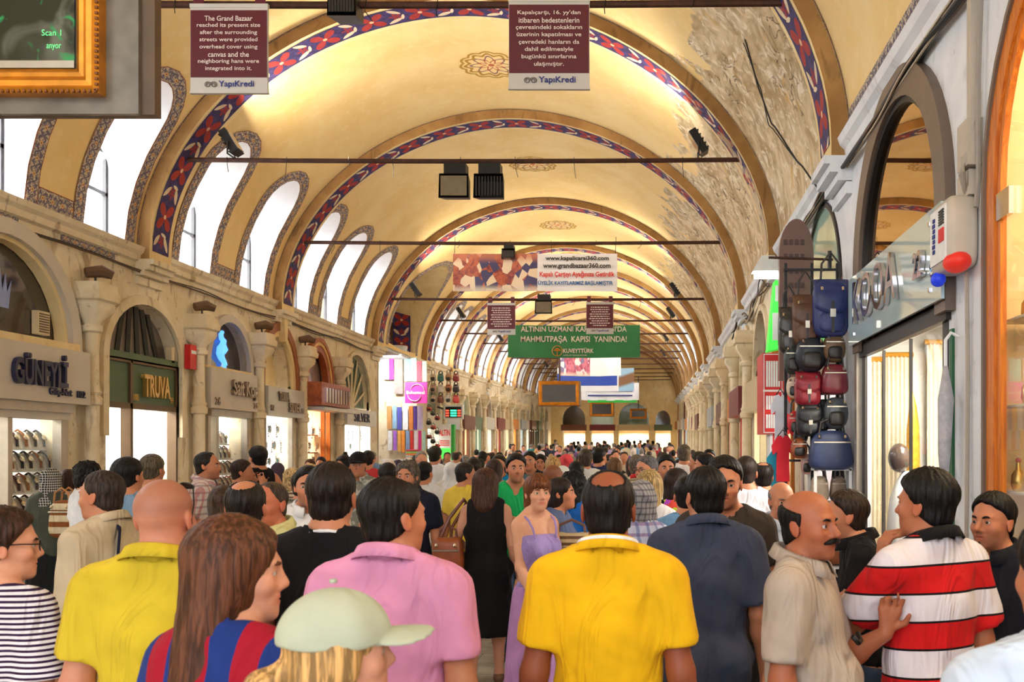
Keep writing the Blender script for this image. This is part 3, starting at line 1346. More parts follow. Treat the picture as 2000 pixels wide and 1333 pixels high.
MB().box(XL - 0.02, XL + 0.2, c - 1.3, 10.5, 2.94, 3.02).build('ledge', M_CREAM, t)
# crown decal behind the fanlight
mb = MB()
crown = [(-.11, .0), (.11, .0), (.15, .30), (.09, .16), (.075, .36), (.03, .17), (0, .40), (-.03, .17), (-.075, .36), (-.09, .16), (-.15, .30)]
mb.prism([(9.62 + x * 1.15, 3.32 + z * 1.0) for x, z in crown], (XL - 0.10, 0, 0), UXL, UZ, 0.008)
mb.build('crown_emblem', plain('pale_blue_film', srgb(142, 160, 214), 0.4), t)
vg = MB()
vg.box(XL - 0.1, XL - 0.03, 10.12, 10.32, 3.1, 3.36)
vo = vg.build('vent_cover', plain('ivory_plastic', srgb(226, 206, 168), 0.5), t)
gl = MB()
for k in range(8):
    gl.box(XL - 0.03, XL - 0.02, 10.14, 10.30, 3.125 + k * 0.028, 3.137 + k * 0.028)
gl.build('vent_slats', M_BROWNTRIM, vo)
watch_shelves(XL, c + 0.06, 10.62, 1.12, 4, 7, 'beige fronted', XL)
# mint glass panels hanging behind the watches
for k in range(4):
    MB().box(XL - 0.62, XL - 0.6, c + 0.1 + k * 0.24, c + 0.3 + k * 0.24, 1.2, 2.14).build('backdrop_panel', M_MINT, t)

# --- B: green front
s = SHOPS_L[1]
c, hw, zs, zt = s[1:]
t = shop_shell('L', c, hw, 'dazzlingly lit shop with bottle green fascia and gold letters', light=150)
MB().box(XL - 0.14, XL - 0.05, c - hw, c + hw, 2.40, 2.98).build('fascia', M_GREENWOOD, t)
bars([(c - hw, c + hw, 2.36, 2.43), (c - hw, c + hw, 2.95, 3.0), (c - hw, c - hw + 0.04, 0, 2.98), (c - 0.30, c - 0.24, 0, 2.98), (c + hw - 0.04, c + hw, 0, 2.98)], XL - 0.15, XL - 0.02, 'frame', M_BROWNTRIM, t)
text('TRUVA', (c - 0.02, 2.53, c + 0.62, 2.83), (XL - 0.05, 0, 0), UXL, UZ, M_GOLD, t, 0.06, 0.025)
text('100', (c - 0.2, 2.47, c - 0.08, 2.56), (XL - 0.05, 0, 0), UXL, UZ, M_GOLD, t, 0.01)
text('99', (c + 0.72, 2.47, c + 0.8, 2.56), (XL - 0.05, 0, 0), UXL, UZ, M_GOLD, t, 0.01)
pane(XL - 0.09, c - hw + 0.04, c - 0.30, 0.1, 2.36, t)
pane(XL - 0.09, c - 0.24, c + hw - 0.04, 0.1, 2.36, t)
fan_pane(XL - 0.2, c, hw, 2.98, zs, zt, 'fanlight', plain('grey_fanlight_panel', srgb(104, 92, 84), 0.35, 0, 0.15, 3), t)
for k in range(6):
    yb = c - 0.62 + 0.25 * k
    yt = c - 0.34 + 0.14 * k
    zq = zs + (zt - zs) * sqrt(max(0.05, 1 - ((yt - c) / hw) ** 2)) - 0.01
    MB().tube([(XL - 0.17, yb, 3.02), (XL - 0.17, yt, zq)], 0.035, 4).build('fan_slat', plain('dark_green_slat', srgb(42, 40, 30), 0.5), t)
MB().box(XL - 0.16, XL - 0.02, c - hw, c + hw, 2.98, 3.08).build('fascia_cap', M_GREENWOOD, t)
arch_ring(XL, 1, c, hw, 2.0, zs, zt, 0.12, -0.02, 0.05, 'arch_moulding', M_STONE, t)
MB().box(XL - 0.1, XL - 0.02, c + 0.72, c + 0.8, 3.05, 3.27).build('intercom', plain('ivory_plastic', srgb(226, 206, 168), 0.5), t)
for k in range(3):
    MB().box(XL - 1.5, XL - 1.3, c - .7 + k * .5, c - .4 + k * .5, 0.5, 1.5 + 0.1 * k).build('display_plinth', M_WHITEP, t)
for k in range(3):
    z = 1.1 + 0.35 * k
    MB().box(XL - 1.75, XL - 1.5, c - 0.8, c + 0.8, z - 0.02, z).build('display_shelf', M_WHITEP, t)
# red alarm box on the second column
ab = thing('alarm_box', 'small red alarm box fixed to the column beside the green shop', 'alarm box', (XL + 0.1, 13.2, 3.0))
MB().box(XL + 0.06, XL + 0.14, 13.12, 13.30, 2.98, 3.33).build('case', M_RED, ab)
MB().box(XL + 0.14, XL + 0.145, 13.15, 13.29, 3.2, 3.25).build('white_band', M_WHITEP, ab)

# --- C: beige front with seahorse neon
s = SHOPS_L[2]
c, hw, zs, zt = s[1:]
t = shop_shell('L', c, hw, 'beige fronted jewellery shop with a blue neon seahorse in its arch', light=75)
MB().box(XL - 0.05, XL + 0.2, 13.62, 15.22, 2.45, 3.05).build('fascia', M_SIGNBEIGE, t)
text('Sait Koç', (14.25, 2.62, 15.1, 2.92), (XL + 0.2, 0, 0), UXL, UZ, M_STEEL, t, 0.05, 0.025)
text('26', (13.72, 2.5, 13.88, 2.62), (XL + 0.2, 0, 0), UXL, UZ, M_STEEL, t, 0.02, 0.02)
text('26', (15.05, 2.5, 15.18, 2.6), (XL + 0.2, 0, 0), UXL, UZ, M_STEEL, t, 0.02, 0.02)
MB().box(XL - 0.05, XL + 0.12, 13.8, 15.2, 2.34, 2.45).build('shutter_box', M_ALU, t)
bars([(13.82, 13.9, 0, 2.34), (14.08, 14.16, 0, 2.34), (15.14, 15.22, 0, 2.34)], XL - 0.04, XL + 0.06, 'frame', M_ALU, t)
bars([(13.9, 15.14, 0, 0.9)], XL - 0.04, XL + 0.04, 'stall_riser', M_SIGNBEIGE, t)
pane(XL + 0.01, 13.9, 14.08, 0.9, 2.34, t)
pane(XL + 0.01, 14.16, 15.14, 0.9, 2.34, t)
fan_pane(XL - 0.12, c, hw, 3.05, zs, zt, 'fanlight', M_DARKGLASS, t)
arch_ring(XL, 1, c, hw, 3.05, zs, zt, 0.12, -0.1, 0.07, 'arch_moulding', M_SIGNBEIGE, t)
MB().box(XL - 0.1, XL + 0.08, 13.7, 15.3, 3.05, 3.1).build('ledge', M_CREAM, t)
mb = MB()
sea = [(14.53, 3.69), (14.48, 3.64), (14.50, 3.58), (14.57, 3.55), (14.54, 3.48), (14.47, 3.42), (14.45, 3.34), (14.50, 3.27), (14.58, 3.22), (14.64, 3.17), (14.62, 3.13), (14.56, 3.16)]
mb.tube([(XL - 0.06, y, z) for y, z in sea], [0.03, .035, .04, .045, .05, .06, .06, .05, .04, .03, .025, .02], 6)
mb.tube([(XL - 0.06, 14.58, 3.5), (XL - 0.06, 14.66, 3.42), (XL - 0.06, 14.58, 3.36)], 0.03, 6)
mb.build('seahorse_neon', glow('blue_neon', (0.08, 0.28, 1.0), 1.6), t, smooth=True)
watch_shelves(XL, 14.2, 15.12, 1.2, 4, 6, 'seahorse', XL)
for k in range(4):
    MB().box(XL - 0.62, XL - 0.6, 14.18 + k * 0.24, 14.38 + k * 0.24, 1.2, 2.3).build('backdrop_panel', M_MINT, t)

# --- D: silver sign, cream blind arch ringed in brown
s = SHOPS_L[3]
c, hw, zs, zt = s[1:]
t = shop_shell('L', c, hw, 'silver jewellery shop under a cream blind arch ringed in brown', light=110)
MB().box(XL - 0.05, XL + 0.2, 15.66, 17.25, 2.42, 2.92).build('fascia', M_SIGNGREY, t)
text('TUANA', (16.05, 2.68, 16.5, 2.85), (XL + 0.2, 0, 0), UXL, UZ, M_STEEL, t, 0.03, 0.03)
text('SILVER', (16.5, 2.50, 17.02, 2.68), (XL + 0.2, 0, 0), UXL, UZ, M_STEEL, t, 0.03, 0.03)
text('92', (15.72, 2.5, 15.84, 2.6), (XL + 0.2, 0, 0), UXL, UZ, M_STEEL, t, 0.02, 0.02)
text('90', (17.1, 2.5, 17.2, 2.6), (XL + 0.2, 0, 0), UXL, UZ, M_STEEL, t, 0.02, 0.02)
fan_pane(XL - 0.28, c, hw, 2.9, zs, zt, 'blind_arch', M_CREAM, t)
arch_ring(XL, 1, c, hw, 2.9, zs, zt, 0.1, -0.05, 0.06, 'inner_moulding', M_CREAM, t)
arch_ring(XL, 1, c, hw + 0.1, 2.9, zs, zt + 0.1, 0.15, -0.05, 0.09, 'arch_moulding', plain('terracotta_brown', srgb(146, 82, 44), 0.5), t)
mb = MB()
mb.prism([(-.09, .25), (.09, .25), (.05, -.2), (-.05, -.2)], (XL + 0.05, c, zt + 0.1), UXL, UZ, 0.12)
mb.build('keystone', M_CREAM, t)
mb = MB()
mb.lathe([(0.0, 0), (0.17, 0), (0.17, 0.03), (0.14, 0.05), (0, 0.05)], (0, 0, 0), 18)
mb.v = [(XL - 0.26 + z, c - 0.3 + x, 3.45 + y * 1.35) for x, y, z in mb.v]
mb.build('oval_plaque', plain('plaque_brown', srgb(96, 58, 46), 0.4), t)
pane(XL + 0.02, c - hw, c + hw, 0.4, 2.4, t)
bars([(c - hw, c - hw + 0.05, 0, 2.42), (c + hw - 0.05, c + hw, 0, 2.42)], XL - 0.03, XL + 0.05, 'frame', M_ALU, t)

# --- E: wooden arch and red-brown box sign
s = SHOPS_L[4]
c, hw, zs, zt = s[1:]
t = shop_shell('L', c, hw, 'souvenir shop with carved red-brown wooden arch and projecting box sign', warm=True, light=90, lightcol=(1, .9, .74))
arch_ring(XL, 1, c, hw - 0.12, 2.9, zs, zt - 0.12, 0.12, -0.08, 0.05, 'inner_moulding', M_WOOD, t)
arch_ring(XL, 1, c, hw, 2.9, zs, zt, 0.07, -0.05, 0.07, 'gilt_moulding', plain('straw_moulding', srgb(226, 180, 112), 0.5), t)
arch_ring(XL, 1, c, hw + 0.07, 2.9, zs, zt + 0.07, 0.08, -0.05, 0.09, 'arch_moulding', M_WOOD, t)
fan_pane(XL - 0.14, c, hw, 2.9, zs, zt, 'fanlight', plain('mauve_fanlight_glass', srgb(134, 116, 112), 0.15, 0, 0.2, 4), t)
MB().box(XL, XL + 0.46, 17.45, 19.1, 2.68, 3.12).build('box_sign', M_WOOD, t)
lg = bars([(17.62 + 0.16 * k, 17.72 + 0.16 * k, 2.74, 3.02) for k in range(9)], XL + 0.46, XL + 0.49, 'chrome_letters', plain('polished_chrome', srgb(210, 206, 214), 0.12, 1.0), t)
MB().box(XL, XL + 0.42, 17.7, 19.9, 2.6, 2.66).build('canopy_lamp', M_WHITEP, t)
bars([(c - hw, c - hw + 0.06, 0, 2.6), (c + 0.3, c + 0.38, 0, 2.6), (c + hw - 0.06, c + hw, 0, 2.6)], XL - 0.03, XL + 0.05, 'frame', M_ORANGE, t)
pane(XL, c - hw, c + hw, 0.4, 2.6, t)
for k in range(5):
    z = 0.7 + 0.36 * k
    MB().box(XL - 0.5, XL - 0.22, c - hw, c + hw, z - 0.025, z).build('display_shelf', M_WOOD, t)

# --- F: green fanlight and white silver sign
s = SHOPS_L[5]
c, hw, zs, zt = s[1:]
t = shop_shell('L', c, hw, 'white fronted silver shop under a grey-green sunburst fanlight', light=150, lightcol=(.97, 1, .96))
fan_pane(XL - 0.14, c, hw, 2.8, zs, zt, 'fanlight', M_GREENGLASS, t)
arch_ring(XL, 1, c, hw, 2.7, zs, zt, 0.09, -0.05, 0.05, 'arch_moulding', M_STONE, t)
for k in range(7):
    a = pi * (k + 0.5) / 7
    e = (c + hw * cos(a), zs + (zt - zs) * sin(a))
    MB().tube([(XL - 0.1, c, 2.75), (XL - 0.1, e[0], e[1])], 0.028, 4).build('sunburst_bar', M_STONE, t)
MB().box(XL - 0.05, XL + 0.12, c - hw, c + hw + 0.2, 2.38, 2.74).build('fascia', M_WHITEP, t)
text('SILVER', (20.4, 2.46, 21.5, 2.66), (XL + 0.12, 0, 0), UXL, UZ, M_NAVY, t, 0.02, 0.0)
bars([(c - hw, c - hw + 0.05, 0, 2.4), (c + 0.1, c + 0.15, 0, 2.4), (c + hw - 0.05, c + hw, 0, 2.4)], XL - 0.03, XL + 0.05, 'frame', M_WHITEP, t)
pane(XL, c - hw, c + hw, 0.4, 2.4, t)


# jewellery strings and plates hanging in the windows of D, E and F
def hang_item(kind, label, group):
    t = thing('hanging_ornament' if kind else 'silver_plate', label, 'ornament' if kind else 'plate', (0, 0, 0), group)
    mb = MB()
    if kind:
        for k in range(6):
            mb.sphere((0, 0.03 * sin(k * 1.1), -0.045 * k), 0.016 + 0.006 * (k % 2), 8, 5)
        mb.build('beads', plain('silver_ornament', srgb(206, 204, 206), 0.2, 0.9), t, smooth=True)
        MB().tube([(0, 0, 0.08), (0, 0, -0.2)], 0.003, 4).build('string', M_BLACK, t)
    else:
        mb.lathe([(0.0, 0.012), (0.05, 0.012), (0.085, 0.03), (0.09, 0.028), (0.05, 0.0), (0, 0)], (0, 0, 0), 16)
        mb.v = [(z, x, y) for x, y, z in mb.v]
        mb.build('dish', plain('silver_ornament', srgb(206, 204, 206), 0.2, 0.9), t, smooth=True)
        r = MB().lathe([(0.05, 0.013), (0.045, 0.017), (0.0, 0.015)], (0, 0, 0), 12)
        r.v = [(z, x, y) for x, y, z in r.v]
        r.build('boss', plain('turquoise_enamel', srgb(60, 150, 170), 0.3), t, smooth=True)
    return t


for nm, (c, hw), kinds in (('silver sign', (16.5, .55), (1, 0)), ('souvenir', (18.45, .6), (0, 1)), ('sunburst', (20.9, .85), (1, 0))):
    protos = {}
    for r in range(6):
        for k in range(6):
            kd = kinds[(r + k) % 2] if nm != 'sunburst' else kinds[(r * k) % 2]
            loc = (XL - 0.13 - (0.0 if kd else 0.06), c - hw + 2 * hw * (k + 0.5) / 6 + random.uniform(-.01, .01), 2.28 - 0.29 * r - (0.0 if kd else 0.08))
            lab = '%s in the %s shop window' % ('beaded silver ornament' if kd else 'round silver plate', nm)
            grp = '%s of the %s shop' % ('ornaments' if kd else 'plates', nm)
            if kd not in protos:
                protos[kd] = hang_item(kd, lab, grp)
                protos[kd].location = loc
            else:
                clone(protos[kd], loc, (random.uniform(-.3, .3), 0, 0), lab, grp, scale=random.uniform(.75, .95))
# ------------------------------------------------------------------ right-hand shops
M_MIRROR, _nt, _p = new_mat('bronze_mirror_glass')
_p.inputs['Base Color'].default_value = rgba(srgb(188, 156, 112))
_p.inputs['Metallic'].default_value = 1.0
_p.inputs['Roughness'].default_value = 0.02
M_FRAMEGREY = plain('grey_brown_frame', srgb(112, 96, 84), 0.45, 0.2)
M_MINTGLASS = plain('mint_fanlight_glass', srgb(190, 224, 206), 0.12, 0, 0.08, 2, coat=0.5)
M_ICE = plain('ice_blue_glass_sign', srgb(196, 222, 226), 0.05, 0.0, 0.03, 1.5, coat=1.0)
M_CHROME = plain('polished_chrome', srgb(210, 206, 214), 0.12, 1.0)

# --- O: honey-wood arch
s = SHOPS_R[0]
c, hw, zs, zt = s[1:]
t = shop_shell('R', c, hw, 'warmly lit shop in a honey-orange wooden arch, nearest on the right', warm=True, light=110, lightcol=(1, .82, .55), height=4.3, far=4.62,
               intmat=plain('peach_shop_wall', srgb(250, 214, 160), 0.6, 0, 0.08, 3))
arch_ring(XR, -1, c, hw, 0, zs, zt, 0.03, -0.02, 0.04, 'bronze_edge', M_FRAMEGREY, t)
arch_ring(XR, -1, c, hw - 0.1, 0, zs, zt - 0.1, 0.1, -0.02, 0.025, 'wooden_frame', M_ORANGE, t)
arch_ring(XR, -1, c, hw - 0.15, 0, zs, zt - 0.15, 0.05, -0.02, 0.01, 'inner_frame', M_ORANGE, t)
fan_pane(XR + 0.005, c, hw - 0.14, 0.0, zs, zt - 0.14, 'glass_pane', M_SHOPGLASS, t, thick=0.006)
MB().box(XR - 0.02, XR + 0.004, c + hw - 0.28, c + hw - 0.12, 2.93, 3.06).build('glass_hinge', M_CHROME, t)
for k in range(6):
    z = 0.6 + 0.42 * k
    MB().box(XR + 0.75, XR + 1.4, c - hw, c + hw + 0.1, z - 0.025, z).build('display_shelf', plain('glass_shelf', srgb(232, 226, 208), 0.2), t)

# --- K: grey-framed arch with bronze mirror and ice-blue sign
s = SHOPS_R[1]
c, hw, zs, zt = s[1:]
t = shop_shell('R', c, hw, 'scarf shop with bronze mirror arch over an ice-blue glass sign', light=150, lightcol=(1, .93, .8), height=2.95, depth=1.3, far=8.05)
arch_ring(XR, -1, c, hw - 0.02, 2.6, zs, zt - 0.02, 0.2, -0.02, 0.06, 'arch_frame', M_FRAMEGREY, t, 24)
arch_ring(XR, -1, c, hw - 0.06, 2.6, zs, zt - 0.06, 0.04, -0.02, 0.03, 'black_rebate', M_BLACK, t, 24)
fan_pane(XR + 0.004, c, hw - 0.02, 2.6, zs, zt - 0.02, 'mirror_glass', M_MIRROR, t)
MB().box(XR - 0.09, XR - 0.07, 5.1, 7.5, 2.66, 3.2).build('glass_sign', M_ICE, t)
for y in (5.3, 7.3):
    for z in (2.74, 3.12):
        MB().box(XR - 0.1, XR + 0.02, y - 0.012, y + 0.012, z - 0.012, z + 0.012).build('sign_bolt', M_CHROME, t)
text('KOOA', (-7.2, 2.80, -5.95, 3.13), (XR - 0.09, 0, 0), UXR, UZ, M_CHROME, t, 0.03, 0.0)
text('22', (-5.55, 2.84, -5.37, 3.0), (XR - 0.09, 0, 0), UXR, UZ, M_CHROME, t, 0.03, 0.02)
for r, mt, off in ((0.07, plain('cobalt_bead', srgb(24, 40, 150), 0.1), 0.0), (0.045, M_WHITEP, 0.008), (0.03, plain('pale_blue_bead', srgb(120, 180, 230), 0.2), 0.012), (0.013, M_BLACK, 0.016)):
    q = MB().lathe([(0, 0.012 + off), (r, 0.008 + off), (r, off)], (0, 0, 0), 20)
    q.v = [(XR - 0.09 - z, 5.22 + x, 2.86 + y) for x, y, z in q.v]
    q.build('evil_eye_bead', mt, t, smooth=True)
MB().box(XR - 0.03, XR + 0.02, 5.2, 7.42, 2.56, 2.66).build('lintel', M_DKFRAME, t)
bars([(5.24, 5.34, 0, 2.6), (7.28, 7.4, 0, 2.6), (6.02, 6.035, 0, 2.55), (6.72, 6.735, 0, 2.55)], XR - 0.005, XR + 0.015, 'frame', M_DKFRAME, t)
bars([(7.38, 7.46, 0, 2.62)], XR - 0.05, XR + 0.04, 'brass_edge', M_ALU, t)
pane(XR + 0.02, 5.3, 7.3, 0.05, 2.55, t)
bars([(5.14, 5.19, 0, 2.5)], XR - 0.015, XR + 0.01, 'green_edge', plain('dark_green_edge', srgb(30, 96, 60), .5), t)
# pleated cream hangings against the far side wall of that shop
for k, (xa, xb, zz) in enumerate(((1.84, 1.97, 2.6), (2.0, 2.22, 2.64), (2.36, 2.56, 2.75))):
    cu = thing('pleated_curtain', 'cream pleated hanging in the mirror-arch shop, %s' % ('leftmost of three', 'middle of three', 'rightmost of three')[k], 'curtain', ((xa + xb) / 2, 7.9, 0.1), 'pleated hangings')
    mb = MB()
    n = int((xb - xa) / .006)
    rows = [[(xa + (xb - xa) * j / n, 7.9 + 0.016 * sin(j * 2 * pi / 6), z) for j in range(n + 1)] for z in (0.1, zz)]
    mb.grid(rows)
    mb.grid([[(x, y + 0.03, z) for x, y, z in r] for r in rows], flip=True)
    mb.build('pleats', plain('cream_satin', srgb(246, 232, 200), 0.4), cu, smooth='all')
    MB().tube([(xa - 0.02, 7.9, zz), (xb + 0.02, 7.9, zz)], 0.022, 8).build('rail', plain('gilt_rail', srgb(214, 156, 52), 0.3, 0.6), cu, smooth=True)
gf = thing('golden_obelisk', 'tall tapering golden ornament among the cream hangings', 'ornament', (2.14, 7.55, 0.0))
MB().lathe([(0.06, 0.3), (0.06, 0.5), (0.05, 1.0), (0.06, 1.5), (0.052, 2.0), (0.03, 2.18), (0.0, 2.3)], (2.14, 7.55, 0), 16).build('body', plain('old_gold', srgb(216, 158, 48), 0.3, 0.5, 0.2, 20), gf, smooth=True)
MB().lathe([(0.1, 0.0), (0.1, 0.25), (0.07, 0.3)], (2.14, 7.55, 0.02), 16).build('plinth', M_WOOD, gf, smooth=True)
mq = thing('mannequin', 'dark headed mannequin in a white cloak behind the shop glass', 'mannequin', (1.95, 7.15, 0.0))
MB().sphere((1.92, 7.15, 1.76), (0.085, 0.10, 0.115), 16, 12).build('head', plain('dark_brown_varnish', srgb(76, 60, 50), 0.2), mq, smooth='all')
MB().lathe([(0.13, 0.05), (0.13, 0.6), (0.15, 1.2), (0.13, 1.45), (0.07, 1.6), (0.03, 1.66)], (1.98, 7.15, 0), 18, sy=1.2).build('cloak', M_WHITEP, mq, smooth='all')

# --- G: mint fanlight behind the bags
s = SHOPS_R[2]
c, hw, zs, zt = s[1:]
t = shop_shell('R', c, hw, 'bag shop with a pale mint fanlight above its wall of bags', light=60, height=2.75)
fan_pane(XR + 0.01, c, hw, 2.6, zs, zt, 'fanlight', M_MINTGLASS, t)
arch_ring(XR, -1, c, hw, 2.6, zs, zt, 0.05, -0.02, 0.02, 'arch_frame', M_DKFRAME, t)
MB().box(XR - 0.04, XR + 0.1, c - hw, c + hw, 2.5, 2.66).build('lintel', M_ALU, t)
pane(XR + 0.02, c - hw, c + hw, 0.05, 2.5, t)
bars([(c - hw, c - hw + 0.08, 0, 2.5), (c + hw - 0.08, c + hw, 0, 2.5)], XR - 0.03, XR + 0.05, 'frame', M_ALU, t)

# ------------------------------------------------------------------ shops farther along both sides
FRAME_COLS = [plain('far_frame_%s' % n, c, 0.5) for n, c in (('umber', srgb(98, 52, 32)), ('honey', srgb(206, 126, 48)), ('bone', srgb(214, 206, 190)), ('moss', srgb(88, 104, 84)),
                                                            ('claret', srgb(110, 30, 30)), ('steel', srgb(168, 174, 176)), ('sand', srgb(204, 182, 142)))]
WORDS = ['umber', 'honey', 'bone', 'moss', 'claret', 'steel', 'sand']
CWORD = dict(umber='dark brown', honey='honey-coloured', bone='bone white', moss='grey-green', claret='claret red', steel='steel grey', sand='sand-coloured')
FANS = [M_DARKGLASS, M_GREENGLASS, M_MINTGLASS, plain('brown_fan_panel', srgb(112, 60, 36), 0.4), M_CREAM]
FANW = ['dark', 'grey-green', 'mint', 'brown', 'cream']
nth = lambda k: ['nearest', 'second', 'third', 'fourth', 'fifth', 'sixth', 'seventh', 'eighth', 'ninth', 'tenth', 'eleventh', 'twelfth', 'thirteenth', 'fourteenth', 'fifteenth', 'sixteenth', 'seventeenth', 'eighteenth', 'nineteenth', 'twentieth', 'twenty-first', 'twenty-second'][k]


def far_shop(side, k, Y, fi, pi_, lab=None):
    sx = 1 if side == 'L' else -1
    xw = XL if side == 'L' else XR
    g = grade(Y)
    hw, zs, zt = (.85, 3.0, 3.85) if side == 'L' else (.85, 3.1, 3.95)
    lab = lab or '%s lit shop with %s front and %s fanlight, %s along the %s wall' % ('brightly', CWORD[WORDS[fi]], FANW[pi_], nth(k), 'left far' if side == 'L' else 'right')
    t = shop_shell(side, Y, hw, lab, warm=(fi in (0, 1, 4)), light=(95 if Y > 8 else 45) if Y < 50 else 0, lightcol=(1, .9, .72) if fi in (0, 1, 4) else (.95, 1, .97), g=g, height=2.55)
    m = FRAME_COLS[fi]
    MB().box(*sorted((xw - sx * 0.05, xw + sx * (0.08 + 0.08 * (k % 3)))), Y - hw - 0.1, Y + hw + 0.1, 2.42 + g, 2.9 + g).build('fascia', m, t)
    bars([(Y - hw, Y - hw + 0.08, g, 2.45 + g), (Y + hw - 0.08, Y + hw, g, 2.45 + g), (Y - 0.04, Y + 0.04, g, 2.45 + g)], xw - sx * 0.05, xw + sx * 0.04, 'frame', m, t)
    fan_pane(xw - sx * 0.12, Y, hw, 2.9, zs, zt, 'fanlight', FANS[pi_], t, g)
    arch_ring(xw, sx, Y, hw, 2.9, zs, zt, 0.1, -0.05, 0.05, 'arch_moulding', FRAME_COLS[fi] if pi_ == 3 else M_STONE, t, 12, g)
    pane(xw, Y - hw, Y + hw, 0.1 + g, 2.42 + g, t)
    for q in range(2):
        z = 1.0 + 0.55 * q + g
        MB().box(*sorted((xw - sx * 0.25, xw - sx * 0.6)), Y - hw, Y + hw, z - 0.03, z).build('display_shelf', M_WHITEP, t)


seqL = [2, 5, 0, 3, 2, 4, 6, 1, 5, 2, 0, 3, 6, 2]
for k, Y in enumerate(FAR_L):
    far_shop('L', k, Y, seqL[k], (k * 3 + 1) % 5)
far_shop('L', 0, 6.75, 5, 0, 'steel grey shop just outside the left edge of the picture')
far_shop('L', 1, 4.3, 0, 1, 'dark brown shop on the left beside the camera')
for Y in (5.55, 8.05):
    column(XL + 0.12, Y, 'L', 'stone column on the near left, %s' % ('beside the dark brown shop' if Y < 6 else 'before the beige shop'))
seqR = [1, 6, 4, 1, 0, 5, 2, 6, 0, 5, 4, 2, 3, 1, 5, 0, 6, 2, 5, 4, 1]
for k, Y in enumerate(FAR_R):
    far_shop('R', k, Y, seqR[k], (k * 2 + 3) % 5)
for k, Y in enumerate(FAR_L[:9]):
    column(XL + 0.12, Y + 1.16, 'L', 'stone column on the left beyond the textile stall, %s in the row' % nth(k), grade(Y + 1.16))
for k, Y in enumerate(FAR_R[1:12]):
    column(XR - 0.12, Y + 1.16, 'R', 'stone column on the right beyond the red sign, %s in the row' % nth(k), grade(Y + 1.16))

# ------------------------------------------------------------------ the end of the street
ge = grade(STREET_END)
mb = MB()
ops = [(-5.2, .75, 3.1, 4.0), (-3.3, .75, 3.1, 4.0), (-1.2, 1.0, 3.2, 4.2), (0.75, .5, 3.0, 3.7)]
strips(mb, zr, XL - 0.3, XR + 0.3, [(c, arch_half(h, a, b)) for c, h, a, b in ops], lambda X, z: (X, STREET_END, z + ge), 2, flip=True)
mb.poly([(XR + .5, STREET_END, SPRING + ge), (XL - .5, STREET_END, SPRING + ge), (XL - .5, STREET_END, SPRING + 4.5 + ge), (XR + .5, STREET_END, SPRING + 4.5 + ge)])
struct(mb.build('wall_end', M_CREAM, None))
for k, (c, h, a, b) in enumerate(ops):
    t = thing('shop_front', 'glaring shop at the far end of the street, %s from the left' % nth(k).replace('nearest', 'first'), 'shop', (c, STREET_END, ge))
    mb = MB()
    mb.poly([(c - h - .05, STREET_END + 1.5, ge), (c + h + .05, STREET_END + 1.5, ge), (c + h + .05, STREET_END + 1.5, ge + 4.4), (c - h - .05, STREET_END + 1.5, ge + 4.4)])
    mb.box(c - h - .05, c + h + .05, STREET_END + 0.05, STREET_END + 1.5, ge + 2.6, ge + 2.65)
    mb.build('interior', M_INTWARM, t)
    MB().box(c - h - 0.1, c + h + 0.1, STREET_END - 0.08, STREET_END + 0.02, 2.35 + ge, 2.75 + ge).build('fascia', FRAME_COLS[(0, 4, 6, 3)[k]], t)
    pts = [(x, z + ge) for x, z in archpts(c, h, 2.75, a, b, 10)]
    MB().prism(pts, (0, STREET_END + 0.1, 0), (1, 0, 0), (0, 0, 1), 0.02).build('fanlight', (M_DARKGLASS, M_MINTGLASS, M_GREENGLASS, M_DARKGLASS)[k], t)
    area_light('end_shop_light', (c, STREET_END + 0.7, ge + 2.5), (radians(-20), 0, 0), 1.2, 1.0, 160, (1, .9, .7))
mb = MB().box(XL - 3, XR + 3, STREET_END + 2.9, STREET_END + 3, 0, 10)
struct(mb.build('wall_end', M_WALL, None))
# ------------------------------------------------------------------ tie bars and what hangs from them
M_SIGNMAROON = plain('maroon_sign_face', srgb(92, 16, 34), 0.5, 0, 0.05, 2)
M_SIGNWHITE = plain('pale_grey_sign_face', srgb(206, 202, 196), 0.5, 0, 0.03, 2)
M_INKWHITE = plain('off_white_ink', srgb(236, 222, 214), 0.6)
M_INKBLUE = plain('royal_blue_ink', srgb(28, 44, 124), 0.6)
M_INKGREY = plain('grey_ink', srgb(128, 120, 116), 0.6)
M_INKRED = plain('red_ink', srgb(214, 42, 36), 0.6)
M_INKBLACK = plain('black_ink', srgb(26, 24, 26), 0.6)
M_GILT = plain('gilded_moulding', srgb(206, 132, 32), 0.32, 0.55, 0.2, 10)
M_DKBROWN = plain('dark_brown_board', srgb(88, 66, 46), 0.5, 0, 0.15, 4)
XD, ZD = Vector((1, 0, 0)), Vector((0, 0, 1))
BARZ = {0: 5.74, 1: 5.69, 2: 5.56, 3: 5.48, 4: 5.62}


def bar_half(z):
    q = ((z - SPRING) / B0) ** NE
    return A0 * (1 - q) ** (1 / NE)


